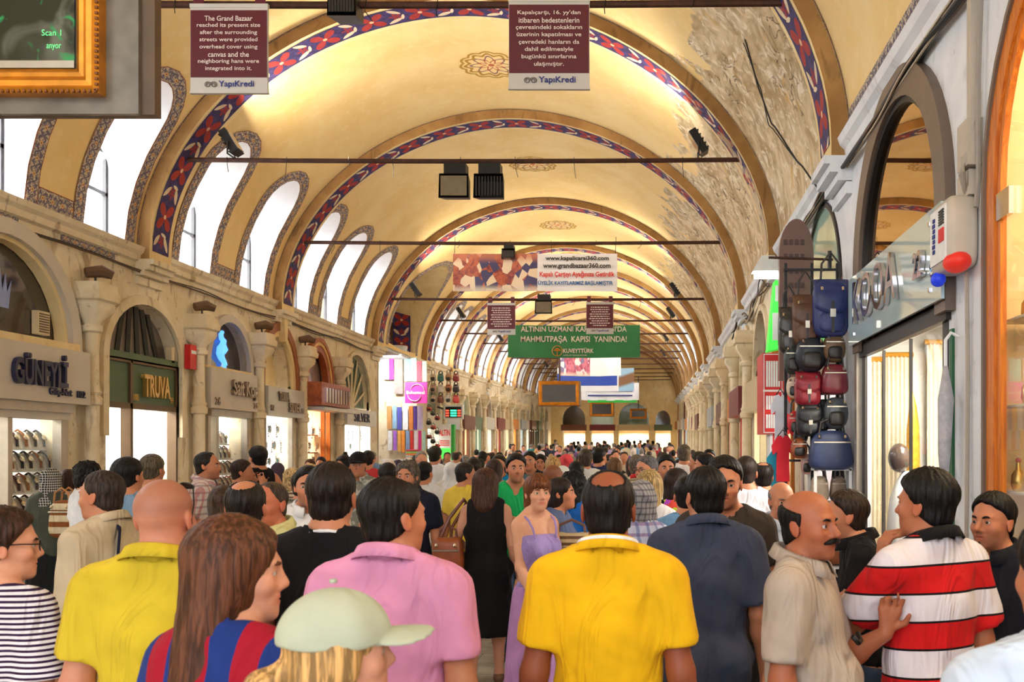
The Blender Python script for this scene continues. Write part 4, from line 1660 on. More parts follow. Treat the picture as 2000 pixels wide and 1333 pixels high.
for i, Y in enumerate(RIB_Y):
    z = BARZ.get(i, 5.6)
    h = bar_half(z) + 0.02
    g = grade(Y)
    yb = Y + 0.27
    sag = 0.02
    t = thing('tie_bar', 'rusty iron tie bar across the vault, %s from the camera' % nth(i), 'tie bar', (XC, yb, z + g), 'iron tie bars')
    mb = MB()
    mb.tube([(XC - h + 2 * h * k / 12, yb, z + g - sag * sin(pi * k / 12)) for k in range(13)], 0.032 if i < 4 else 0.028, 8)
    mb.build('rod', M_BARK, t, smooth=True)
    if i < 4:
        for k in range(9):
            x = XC - h + 2 * h * (k + 0.7) / 9.6 + random.uniform(-.1, .1)
            L = random.uniform(.05, .28)
            MB().tube([(x, yb - 0.03, z + g + 0.03), (x + random.uniform(-.02, .02), yb - 0.035, z + g - L * .5), (x + random.uniform(-.06, .06), yb - 0.03, z + g - L)], 0.004, 4).build('wire_end', M_BLACK, t)


def floodlight(x, Y, z, tilt, label, up=60.0, yaw=0.0):
    """black flood lamp standing on a tie bar, thrown up at the vault"""
    t = thing('floodlight', label, 'floodlight', (x, Y, z), 'floodlights on the tie bars')
    R = Matrix.Rotation(yaw, 3, 'Z') @ Matrix.Rotation(tilt, 3, 'Y')
    c = Vector((x, Y, z + 0.2))
    MB().obox(c, (0.1, 0.2, 0.34), R).build('housing', M_BLACK, t)
    f = MB()
    for k in range(5):
        f.obox(c + R @ Vector((-0.06, 0, -0.13 + 0.065 * k)), (0.03, 0.18, 0.014), R)
    f.build('cooling_fins', M_BLACK, t)
    MB().obox(c + R @ Vector((0.054, 0, 0.0)), (0.012, 0.17, 0.3), R).build('lamp_glass', M_LAMP if False else M_CHROME, t)
    MB().tube([(x, Y - 0.11, z + 0.18), (x, Y - 0.11, z + 0.02), (x, Y + 0.11, z + 0.02), (x, Y + 0.11, z + 0.18)], 0.012, 6).build('yoke', M_BLACK, t)
    if up:
        n = Vector((0.8 if x < XC else -0.8, 0.25, 0.55)).normalized()
        L = bpy.data.lights.new('floodlight_beam', 'AREA')
        L.shape = 'RECTANGLE'
        L.size, L.size_y = 0.28, 0.16
        L.energy = up
        L.color = (1.0, 0.88, 0.7)
        o = bpy.data.objects.new('floodlight_beam', L)
        o.location = c + Vector((0.4 if x < XC else -0.4, 0.3, 0.02))
        o.rotation_euler = n.to_track_quat('-Z', 'Y').to_euler()
        COL.objects.link(o)
    return t


FLOOD_W = 55.0
FL = [(1, -5.6, 0.55, -1), (1, 0.62, 0.55, 1), (3, -5.7, .6, -1), (3, .55, .6, 1), (4, -5.6, .6, -1), (4, .55, .6, 1), (6, -5.6, .6, -1), (6, .5, .6, 1), (8, .5, .6, 1), (10, -5.5, .6, -1)]
for i, x, tl, sgn in FL:
    z = BARZ.get(i, 5.6) + grade(RIB_Y[i]) + 0.03
    floodlight(x, RIB_Y[i] + 0.27, z, tl if sgn > 0 else -tl, 'black floodlight on the %s tie bar, %s end' % (nth(i), 'right' if sgn > 0 else 'left'), (FLOOD_W if i < 4 else FLOOD_W * 1.5), pi if sgn > 0 else 0)


def projector(x, Y, z, w, label, lit=True):
    t = thing('box_floodlight', label, 'floodlight', (x, Y, z), 'lamps hung under the tie bars')
    q = min(1.0, w / .4)
    MB().box(x - w * .36, x + w * .36, Y - 0.1, Y + 0.1, z - 0.2 * q, z - 0.04).build('ballast_box', M_BLACK, t)
    mb = MB()
    a, b = w / 2, w / 2 * 0.82
    z0, z1 = z - 0.52 * q, z - 0.2 * q
    mb.grid([[(x - a, Y - 0.16, z0), (x + a, Y - 0.16, z0), (x + a * .96, Y - 0.16, z1), (x - a * .96, Y - 0.16, z1)],
             [(x - b, Y + 0.12, z0 + .05), (x + b, Y + 0.12, z0 + .05), (x + b, Y + 0.12, z1 - .03), (x - b, Y + 0.12, z1 - .03)]], closed=True)
    mb.poly([(x - b, Y + 0.12, z0 + .05), (x + b, Y + 0.12, z0 + .05), (x + b, Y + 0.12, z1 - .03), (x - b, Y + 0.12, z1 - .03)])
    mb.build('hood', M_BLACK, t)
    if lit:
        MB().box(x - a * .86, x + a * .86, Y - 0.165, Y - 0.155, z0 + 0.03, z1 - 0.03).build('front_glass', plain('grey_lamp_glass', srgb(132, 124, 108), 0.1, 0.3), t)
    else:
        for k in range(9):
            xx = x - a * .8 + a * 1.6 * k / 8
            MB().box(xx - .01, xx + .01, Y - 0.17, Y - 0.15, z0 + 0.03, z1 - 0.04).build('louvre', M_DKFRAME, t)
    for s in (-1, 1):
        MB().tube([(x + s * w * .3, Y, z), (x + s * w * .3, Y, z - 0.05)], 0.008, 5).build('hanger', M_BLACK, t)
    return t


def at(i, pxx):
    Y = RIB_Y[i] + 0.27
    return (pxx - VX) * Y / FPX, Y


x, Y = at(1, 891); projector(x, Y, 5.66, .40, 'box floodlight with grey glass hung under the second tie bar', True)
x, Y = at(1, 958); projector(x, Y, 5.66, .40, 'louvred box floodlight beside the grey glass one', False)
x, Y = at(2, 995); projector(x, Y, 5.54, .24, 'small black floodlight above the white web banner', False)
x, Y = at(3, 1064); projector(x, Y - .1, 5.6, .42, 'box floodlight with grey glass between the small maroon signs', True)
x, Y = at(0, 679); projector(x, Y, 5.88, .25, 'black floodlight cut by the top edge, beside the English sign', False)


def info_sign(x0, x1, Y, z0, z1, label, lines, legible=True, tiltz=0.0):
    t = thing('information_sign', label, 'sign', ((x0 + x1) / 2, Y, z0), 'maroon information signs')
    h = z1 - z0
    MB().box(x0, x1, Y - 0.012, Y + 0.012, z0, z1).build('board', M_SIGNWHITE, t)
    za, zb = z0 + h * 0.17, z1 - h * 0.06
    MB().box(x0 + 0.004, x1 - 0.004, Y - 0.016, Y - 0.011, za, zb).build('maroon_panel', M_SIGNMAROON, t)
    MB().box(x0 - 0.004, x1 + 0.004, Y - 0.018, Y + 0.018, z1 - 0.02, z1 + 0.012).build('top_rail', M_SIGNWHITE, t)
    MB().box(x0 - 0.004, x1 + 0.004, Y - 0.018, Y + 0.018, z0 - 0.01, z0 + 0.008).build('bottom_rail', M_SIGNWHITE, t)
    for s in (0.1, 0.9):
        xs = x0 + (x1 - x0) * s
        MB().box(xs - 0.045, xs + 0.045, Y - 0.005, Y + 0.005, z1, z1 + 0.16).build('strap', M_SIGNMAROON, t)
    o = (0, Y - 0.017, 0)
    n = len(lines)
    hh = (zb - za) * 0.86
    for k, (ln, wd) in enumerate(lines):
        zc = zb - (zb - za) * 0.07 - hh * (k + 0.5) / n
        xm = (x0 + x1) / 2
        w = (x1 - x0) * wd / 2
        if legible:
            text(ln, (xm - w, zc - hh / n * .36, xm + w, zc + hh / n * .36), o, XD, ZD, M_INKWHITE, t, 0, 0.012)
        else:
            b = MB()
            xx = xm - w
            while xx < xm + w - 0.01:
                e = min(xm + w, xx + random.uniform(.02, .07))
                b.box(xx, e, Y - 0.019, Y - 0.0165, zc - hh / n * .2, zc + hh / n * .2)
                xx = e + 0.014
            tag(b.build('faint_lettering', M_INKWHITE, t), kind='stuff')
    xm = (x0 + x1) / 2
    zc = z0 + h * 0.085
    W = x1 - x0
    text('YapıKredi', (xm - W * .13, zc - h * .045, xm + W * .33, zc + h * .045), o, XD, ZD, M_INKBLUE, t, 0, 0.02)
    # the twin spiral mark
    for s, cx in ((1, xm - W * .27), (-1, xm - W * .19)):
        b = MB()
        pts = []
        for k in range(26):
            a = k * 0.42
            r = h * .036 * (1 - k / 34)
            pts.append((cx + s * r * cos(a) * 1.15, Y - 0.018, zc + r * sin(a)))
        b.tube(pts, h * 0.0055, 4)
        b.build('spiral_mark', M_INKGREY, t)
    return t


EN = [('The Grand Bazaar', .62), ('reached its present size', .82), ('after the surrounding', .74), ('streets were provided', .75), ('overhead cover using', .75), ('canvas and the', .53), ('neighboring hans were', .79), ('integrated into it.', .6)]
TR = [("Kapalıçarşı, 16. yy'dan", .78), ('itibaren bedestenlerin', .75), ('çevresindeki sokakların', .82), ('üzerinin kapatılması ve', .80), ('çevredeki hanların da', .75), ('dahil edilmesiyle', .6), ('bugünkü sınırlarına', .68), ('ulaşmıştır.', .37)]
info_sign(-4.0, -3.33, 8.0, 4.925, 5.68, 'maroon hanging sign with English text, left of the two near ones', EN)
info_sign(-1.24, -.54, 8.0, 4.96, 5.73, 'maroon hanging sign with Turkish text, right of the two near ones', TR)
BL = [('', .66), ('', .7), ('', .6), ('', .74), ('', .7), ('', .78), ('', .6), ('', .74), ('', .5)]
info_sign(-3.94, -3.27, 22.1, 4.6, 5.34, 'small distant maroon sign at the left of the green banner', BL, False)
info_sign(-1.57, -.92, 22.1, 4.62, 5.36, 'small distant maroon sign overlapping the green banner', BL, False)


def banner(x0, x1, Y, z0, z1, mat, label, sagv=0.03, name='hanging_banner'):
    t = thing(name, label, 'banner', ((x0 + x1) / 2, Y, z0))
    n = 24
    rows, uv = [], []
    for r in range(7):
        v = r / 6
        rows.append([(x0 + (x1 - x0) * j / n, Y + 0.025 * sin(j * 0.9 + v * 2.0) * (0.4 + 0.6 * (1 - v)), z0 + (z1 - z0) * v - sagv * sin(pi * j / n)) for j in range(n + 1)])
        uv.append([(j / n, v) for j in range(n + 1)])
    mb = MB()
    mb.grid(rows, uv)
    back = [[(x, y + 0.006, z) for x, y, z in r] for r in rows]
    mb.grid(back, uv, flip=True)
    mb.build('cloth', mat, t, smooth='all')
    for xs in (x0 + 0.03, x1 - 0.03):
        MB().tube([(xs, Y, z1), (xs + 0.01, Y, z1 + 0.3)], 0.005, 4).build('cord', M_BLACK, t)
    return t


def m_photo(name, split, right, seedv=0.0, base=(srgb(190, 96, 62), srgb(236, 210, 176), srgb(120, 40, 48), srgb(60, 54, 96))):
    """a printed panorama of stalls on one side of a banner"""
    m, nt, p = new_mat(name)
    N = NX(nt)
    u = uvs(nt)
    cb = nt.nodes.new('ShaderNodeCombineXYZ')
    nt.links.new(N('u*9.0+%f' % seedv, u=u[0]), cb.inputs[0])
    nt.links.new(N('v*1.6', v=u[1]), cb.inputs[1])
    vo = nt.nodes.new('ShaderNodeTexVoronoi')
    vo.inputs['Scale'].default_value = 2.6
    nt.links.new(cb.outputs[0], vo.inputs['Vector'])
    h = noise(nt, 2.2, 3, 0.7, cb.outputs[0], 1.4)
    col = mix(nt, N('smooth(0.35,0.6,h)', h=h), base[2], base[0])
    sp = nt.nodes.new('ShaderNodeSeparateColor')
    nt.links.new(vo.outputs['Color'], sp.inputs[0])
    col = mix(nt, N('gt(c,0.62)', c=sp.outputs[0]), col, base[1])
    col = mix(nt, N('gt(c,0.8)', c=sp.outputs[1]), col, base[3])
    col = mix(nt, N('smooth(0.2,0.02,v)*0.8', v=u[1]), col, srgb(222, 206, 186))
    col = mix(nt, N('smooth(0.72,0.95,v)*0.75', v=u[1]), col, srgb(206, 120, 84))
    col = mix(nt, N('gt(u,%f)' % split, u=u[0]), col, right)
    nt.links.new(col, p.inputs['Base Color'])
    p.inputs['Roughness'].default_value = 0.5
    return m


Y = 16.5
x0, x1, z0, z1 = -3.56, -.62, 4.67, 5.34
t = banner(x0, x1, Y, z0, z1, m_photo('panorama_banner_print', 0.515, srgb(246, 240, 238)), 'white vinyl banner with bazaar photograph and web addresses', 0.0)
W, H = x1 - x0, z1 - z0
o = (x0, Y - 0.04, z0)
for s_, bx, mt, bd in (('www.kapalicarsi360.com', (.565, .78, .95, .93), M_INKBLACK, .03), ('www.grandbazaar360.com', (.55, .57, .96, .74), M_INKBLACK, .03),
                       ('Kapalı Çarşıyı Ayağınıza Getirdik', (.53, .34, .985, .52), M_INKRED, .03), ('ÜYELİK KAYITLARIMIZ BAŞLAMIŞTIR', (.52, .13, .975, .29), plain('azure_ink', srgb(20, 96, 160), .6), .03)):
    text(s_, (bx[0] * W, bx[1] * H, bx[2] * W, bx[3] * H), o, XD, ZD, mt, t, 0, bd)

Y = 27.35
x0, x1, z0, z1 = -4.27, -.35, 4.58, 5.54
t = banner(x0, x1, Y, z0, z1, plain('emerald_banner_cloth', srgb(12, 112, 58), 0.5, 0, 0.08, 2), 'long green bank banner with white capitals and palm emblem', 0.02)
W, H = x1 - x0, z1 - z0
o = (x0, Y - 0.05, z0)
text("ALTININ UZMANI KAPALIÇARŞI'DA", (.1 * W, .74 * H, .9 * W, .96 * H), o, XD, ZD, M_INKWHITE, t, 0, .012)
text('MAHMUTPAŞA  KAPISI  YANINDA!', (.1 * W, .42 * H, .9 * W, .66 * H), o, XD, ZD, M_INKWHITE, t, 0, .012)
text('KUVEYTTÜRK', (.42 * W, .13 * H, .65 * W, .29 * H), o, XD, ZD, M_INKWHITE, t, 0, .02)
text('SAĞLAM BANKACILIK', (.42 * W, .04 * H, .6 * W, .09 * H), o, XD, ZD, M_INKWHITE, t, 0, .0)
cx, cz = x0 + .375 * W, z0 + .19 * H
mb = MB()
mb.tube([(cx + .15 * cos(2 * pi * k / 20), Y - 0.055, cz + .15 * sin(2 * pi * k / 20)) for k in range(21)], 0.01, 4)
mb.build('emblem_ring', plain('bronze_ink', srgb(202, 136, 50), .5), t)
mb = MB()
for k in range(7):
    a = pi * (k + .5) / 7
    mb.tube([(cx, Y - 0.055, cz), (cx + .06 * cos(a), Y - 0.055, cz + .09 * sin(a)), (cx + .125 * cos(a), Y - 0.055, cz + .06 * sin(a))], [0.008, 0.016, 0.004], 4)
mb.tube([(cx, Y - 0.055, cz), (cx, Y - 0.055, cz - .14)], 0.012, 4)
mb.build('palm_emblem', plain('bronze_ink', srgb(202, 136, 50), .5), t)

b1 = banner(-3.53, -1.18, 35.2, 4.48 + grade(35), 5.36 + grade(35), m_photo('second_panorama_print', .5, srgb(240, 238, 240), 4.0, (srgb(206, 120, 140), srgb(240, 226, 226), srgb(150, 60, 90), srgb(120, 110, 150))), 'distant white banner with pink photograph under the green one')
m_, nt_, p_ = new_mat('blue_band_banner_print')
u_ = uvs(nt_)
N_ = NX(nt_)
c_ = mix(nt_, N_('gt(v,0.25)*lt(v,0.75)*lt(u,0.78)', u=u_[0], v=u_[1]), srgb(234, 236, 242), srgb(30, 66, 166))
c_ = mix(nt_, N_('gt(u,0.8)', u=u_[0]), c_, mix(nt_, N_('smooth(0.3,0.6,abs(v-u+0.4)*2.0)', u=u_[0], v=u_[1]), srgb(120, 84, 56), srgb(150, 190, 220)))
nt_.links.new(c_, p_.inputs['Base Color'])
b2 = banner(-4.0, -.75, 39.0, 4.05 + grade(39), 5.02 + grade(39), m_, 'distant white banner crossed by a blue band with coffee cup picture')
b3 = banner(-3.3, -.6, 43.2, 3.8 + grade(43), 4.62 + grade(43), plain('white_banner_vinyl', srgb(232, 234, 240), .5, 0, .05, 3), 'farthest white banner with thin blue line above the green strip')
for z in (3.98, 4.2):
    MB().box(-3.0, -.9, 43.15, 43.16, z + grade(43), z + .06 + grade(43)).build('blue_stripe', M_INKBLUE, b3)
MB().box(-3.0, -.7, 43.2, 43.22, 3.68 + grade(43), 3.8 + grade(43)).build('green_hem', M_GREENP, b3)


# ------------------------------------------------------------------ gilt framed screens
def gilt_screen(x0, x1, Y, z0, z1, label, g=0.0, hang=True, board=0.02):
    t = thing('framed_screen', label, 'screen', ((x0 + x1) / 2, Y, z0), 'gilt framed screens hung over the street')
    MB().box(x0 - board, x1 + board, Y + 0.02, Y + (0.42 if Y > 10 else 0.07), z0 - board * .33, z1 + board * .6).build('case', M_DKBROWN, t)
    MB().box(x0 - board * .7, x1 + board * .7, Y + 0.0, Y + 0.021, z0 - board * .35, z1 + board * .4).build('backing_panel', plain('grey_reflection_panel', srgb(112, 104, 92), .25, 0, .25, 5), t)  # mottled grey stands for reflections in the surround, painted into its colour
    fw = 0.115
    prof = [(0.0, 0.0), (0.0, -0.05), (0.018, -0.065), (0.03, -0.05), (0.05, -0.055), (0.075, -0.03), (0.09, -0.035), (0.115, -0.012), (0.115, 0.0)]
    mb = MB()
    rows = []
    for d, h in prof:
        rows.append([(x0 + d, Y + h, z0 + d), (x1 - d, Y + h, z0 + d), (x1 - d, Y + h, z1 - d), (x0 + d, Y + h, z1 - d)])
    mb.grid(rows, closed=True)
    fr = mb.build('gilt_frame', M_GILT, t)
    bd = MB()
    n = int((x1 - x0) / 0.022)
    for k in range(n):
        xx = x0 + (x1 - x0) * (k + .5) / n
        for zz in (z0 + 0.006, z1 - 0.006):
            bd.obox((xx, Y - 0.055, zz), (0.011, 0.012, 0.011))
    n2 = int((z1 - z0) / 0.022)
    for k in range(n2):
        zz = z0 + (z1 - z0) * (k + .5) / n2
        for xx in (x0 + 0.006, x1 - 0.006):
            bd.obox((xx, Y - 0.055, zz), (0.011, 0.012, 0.011))
    tag(bd.build('beading', plain('dark_gilt_beading', srgb(126, 70, 22), .4, .4), fr), kind='stuff')
    MB().box(x0 + fw, x1 - fw, Y - 0.012, Y - 0.006, z0 + fw, z1 - fw).build('screen_glass', plain('unlit_screen', srgb(58, 52, 48), .25, 0, .1, 3), t)
    if hang:
        MB().tube([((x0 + x1) / 2, Y + .2, z1 + board * .6), ((x0 + x1) / 2, Y + .2, 5.6 + g)], 0.03, 8).build('hanging_pole', M_BARK, t, smooth=True)
    return t


t = gilt_screen(-3.56, -2.25, 3.8, 3.275, 4.1, 'large gilt framed screen cut by the top left corner', 0, True, 0.19)
m_, nt_, p_ = new_mat('lit_screen_picture')
g_ = objcoord(nt_)
n1 = noise(nt_, 3.2, 3, .6, g_, 1.5)
n2 = noise(nt_, 9.0, 3, .6, g_, .8)
N_ = NX(nt_)
c_ = mix(nt_, N_('smooth(0.45,0.7,h)', h=n1), srgb(16, 26, 22), srgb(78, 80, 70))
c_ = mix(nt_, N_('smooth(0.6,0.72,h)', h=n2), c_, srgb(20, 120, 66))
nt_.links.new(c_, p_.inputs['Base Color'])
nt_.links.new(c_, p_.inputs['Emission Color'])
p_.inputs['Emission Strength'].default_value = 0.5
p_.inputs['Roughness'].default_value = 0.15
MB().box(-3.44, -2.37, 3.782, 3.786, 3.42, 4.0).build('screen_picture', m_, t)
MB().box(-3.44, -2.37, 3.78, 3.785, 3.39, 3.42).build('screen_bezel', M_ALU, t)
GT = glow('green_screen_text', (0.1, 0.7, 0.2), 0.9)
text('Scan 1', (-2.50, 3.52, -2.42, 3.545), (0, 3.78, 0), XD, ZD, GT, t)
text('anyor', (-2.48, 3.46, -2.42, 3.485), (0, 3.78, 0), XD, ZD, GT, t)
gilt_screen(-3.68, -2.36, 30.0, 3.27, 4.07, 'gilt framed dark screen hanging in the middle of the street', grade(30))
gilt_screen(-3.15, -1.95, 47.0, 3.55, 4.3, 'smaller distant gilt framed dark screen right of the first', grade(47))
gilt_screen(-1.3, -.3, 55.0, 3.7, 4.3, 'farthest dark framed screen near the end of the street', grade(55))
# ------------------------------------------------------------------ people: smooth implicit bodies turned into meshes
def smin(a, b, k):
    h = np.clip(0.5 + 0.5 * (b - a) / k, 0, 1)
    return b + (a - b) * h - k * h * (1 - h)


def smax(a, b, k):
    return -smin(-a, -b, k)


def cone(a, b, ra, rb, q=(1, 1, 1)):
    a, b, q = np.array(a, np.float32), np.array(b, np.float32), np.array(q, np.float32)
    ba = (b - a) * q
    L = max(1e-9, float(ba @ ba))
    r = max(ra, rb) / q
    def fn(x, y, z, e=0.0):
        px_, py_, pz_ = (x - a[0]) * q[0], (y - a[1]) * q[1], (z - a[2]) * q[2]
        t = np.clip((px_ * ba[0] + py_ * ba[1] + pz_ * ba[2]) / L, 0, 1)
        d = np.sqrt((px_ - t * ba[0]) ** 2 + (py_ - t * ba[1]) ** 2 + (pz_ - t * ba[2]) ** 2)
        return d - (ra + (rb - ra) * t) - e
    return (np.minimum(a, b) - r, np.maximum(a, b) + r, fn)


def ell(c, r, R=None):
    c, r = np.array(c, np.float32), np.array(r, np.float32)
    m = r.copy() if R is None else np.full(3, r.max(), np.float32)
    def fn(x, y, z, e=0.0):
        X, Y, Z = x - c[0], y - c[1], z - c[2]
        if R is not None:
            X, Y, Z = X * R[0][0] + Y * R[1][0] + Z * R[2][0], X * R[0][1] + Y * R[1][1] + Z * R[2][1], X * R[0][2] + Y * R[1][2] + Z * R[2][2]
        rr = r + e
        k0 = np.sqrt((X / rr[0]) ** 2 + (Y / rr[1]) ** 2 + (Z / rr[2]) ** 2)
        k1 = np.sqrt((X / rr[0] ** 2) ** 2 + (Y / rr[1] ** 2) ** 2 + (Z / rr[2] ** 2) ** 2) + 1e-6
        return k0 * (k0 - 1) / k1
    return (c - m, c + m, fn)


class Axes:
    def __init__(self, lo, hi, coarse, fine):
        """fine: list of (axis-aligned lo, hi, step) boxes that need smaller cells"""
        self.ax = []
        for k in range(3):
            cuts = [(float(lo[k]), float(hi[k]), coarse)] + [(max(float(f[0][k]), float(lo[k])), min(float(f[1][k]), float(hi[k])), f[2]) for f in fine]
            v = float(lo[k])
            out = [v]
            while v < hi[k]:
                st = coarse
                for a, b, s_ in cuts:
                    if a - s_ <= v <= b:
                        st = min(st, s_)
                v += st
                out.append(v)
            self.ax.append(np.array(out, np.float32))


class Field:
    def __init__(self, axes, prims, k=0.03, pad=0.05, e=0.0, full=False):
        lo = np.min([p[0] for p in prims], 0) - pad - e
        hi = np.max([p[1] for p in prims], 0) + pad + e
        self.sl = []
        for a, l, h in zip(axes.ax, lo, hi):
            i, j = int(np.searchsorted(a, l)), int(np.searchsorted(a, h))
            self.sl.append((0, len(a)) if full else (max(0, i - 1), min(len(a), j + 1)))
        self.a = [a[i:j] for a, (i, j) in zip(axes.ax, self.sl)]
        self.x, self.y, self.z = self.a[0][:, None, None], self.a[1][None, :, None], self.a[2][None, None, :]
        self.D = np.full([len(v) for v in self.a], 0.2, np.float32)
        for p in prims:
            self.add(p, p[3] if len(p) > 3 else k, e)

    def add(self, p, k=0.03, e=0.0, op='u'):
        m = k + 0.03 + e
        s_ = []
        for a, l, h in zip(self.a, p[0], p[1]):
            i, j = int(np.searchsorted(a, l - m)), int(np.searchsorted(a, h + m))
            if j <= i:
                return
            s_.append(slice(i, j))
        s_ = tuple(s_)
        d = p[2](self.x[s_[0]], self.y[:, s_[1]], self.z[:, :, s_[2]], e)
        if op == 'u':
            self.D[s_] = smin(self.D[s_], d, k)
        else:
            self.D[s_] = smax(self.D[s_], -d, k)

    def cut(self, d, k=0.004):
        self.D = smax(self.D, np.broadcast_to(d, self.D.shape), k).astype(np.float32)

    def mesh(self):
        D = self.D
        ins = D < 0
        c = np.zeros([n - 1 for n in D.shape], np.int8)
        offs = [(i, j, k) for i in (0, 1) for j in (0, 1) for k in (0, 1)]
        n0, n1, n2 = D.shape
        for i, j, k in offs:
            c += ins[i:n0 - 1 + i, j:n1 - 1 + j, k:n2 - 1 + k]
        act = (c > 0) & (c < 8)
        I = np.argwhere(act)
        if len(I) == 0:
            return np.zeros((0, 3)), np.zeros((0, 4), int)
        vid = np.full(act.shape, -1, np.int32)
        vid[act] = np.arange(len(I))
        val = {o: D[I[:, 0] + o[0], I[:, 1] + o[1], I[:, 2] + o[2]] for o in offs}
        acc = np.zeros((len(I), 3), np.float64)
        cnt = np.zeros(len(I))
        for o in offs:
            for ax in range(3):
                if o[ax]:
                    continue
                q = list(o)
                q[ax] = 1
                a, b = val[o], val[tuple(q)]
                m = (a < 0) != (b < 0)
                t = np.where(m, a / np.where(m, a - b, 1), 0)
                pos = np.tile(np.array(o, float), (len(I), 1))
                pos[:, ax] += t
                acc += pos * m[:, None]
                cnt += m
        P = I + acc / cnt[:, None]
        V = np.stack([np.interp(P[:, k], np.arange(len(self.a[k])), self.a[k]) for k in range(3)], 1)
        F = []
        for ax in range(3):
            u, w = (ax + 1) % 3, (ax + 2) % 3
            lo = [slice(None)] * 3
            hi = [slice(None)] * 3
            lo[ax], hi[ax] = slice(0, -1), slice(1, None)
            a, b = ins[tuple(lo)], ins[tuple(hi)]
            E = np.argwhere(a != b)
            ok = (E[:, u] > 0) & (E[:, w] > 0) & (E[:, u] < D.shape[u] - 1) & (E[:, w] < D.shape[w] - 1)
            E = E[ok]
            s_ = a[E[:, 0], E[:, 1], E[:, 2]]
            def cell(du, dw):
                q = E.copy()
                q[:, u] += du
                q[:, w] += dw
                return vid[q[:, 0], q[:, 1], q[:, 2]]
            qd = np.stack([cell(-1, -1), cell(0, -1), cell(0, 0), cell(-1, 0)], 1)
            qd[~s_] = qd[~s_][:, ::-1]
            F.append(qd)
        F = np.concatenate(F)
        return V, F[(F >= 0).all(1)]


def mesh_obj(name, V, F, mat, parent, scale=1.0, colors=None, smooth=True):
    me = bpy.data.meshes.new(name)
    V = np.asarray(V, np.float32) * scale
    me.vertices.add(len(V))
    me.vertices.foreach_set('co', V.reshape(-1))
    me.loops.add(len(F) * 4)
    me.polygons.add(len(F))
    me.loops.foreach_set('vertex_index', F.astype(np.int32).reshape(-1))
    me.polygons.foreach_set('loop_start', np.arange(0, len(F) * 4, 4, dtype=np.int32))
    me.update(calc_edges=True)
    if smooth:
        me.polygons.foreach_set('use_smooth', np.ones(len(F), bool))
    if colors is not None:
        at_ = me.color_attributes.new('tone', 'FLOAT_COLOR', 'POINT')
        at_.data.foreach_set('color', np.concatenate([colors, np.ones((len(colors), 1))], 1).astype(np.float32).reshape(-1))
    me.materials.append(mat)
    o = bpy.data.objects.new(name, me)
    COL.objects.link(o)
    o.parent = parent
    return o


# --- materials for people
def m_skin():
    m, nt, p = new_mat('skin')
    a = nt.nodes.new('ShaderNodeVertexColor')
    a.layer_name = 'tone'
    h = noise(nt, 60, 2, 0.6, objcoord(nt))
    col = mix(nt, NX(nt)('h*0.22', h=h), a.outputs[0], srgb(120, 50, 36))
    nt.links.new(col, p.inputs['Base Color'])
    p.inputs['Roughness'].default_value = 0.48
    p.inputs['Specular IOR Level'].default_value = 0.35
    p.inputs['Subsurface Weight'].default_value = 0.0
    return m


M_SKIN = m_skin()
HAIRM = {}


def m_hair(c, curly=False):
    key = 'hair_%d_%d_%d_%d' % (c[0], c[1], c[2], curly)
    if key in MATS:
        return MATS[key]
    m, nt, p = new_mat(key)
    base = srgb(*c)
    v = objcoord(nt, (40, 40, 40) if curly else (90, 90, 9))
    h = noise(nt, 1.0, 2, 0.6, v, 0.6)
    col = mix(nt, NX(nt)('smooth(0.35,0.7,h)', h=h), tuple(x * 0.4 for x in base), tuple(min(1, x * 1.3) for x in base))
    nt.links.new(col, p.inputs['Base Color'])
    p.inputs['Roughness'].default_value = 0.5
    p.inputs['Specular IOR Level'].default_value = 0.22
    bump(nt, p, h, 0.6, 0.006)
    return m


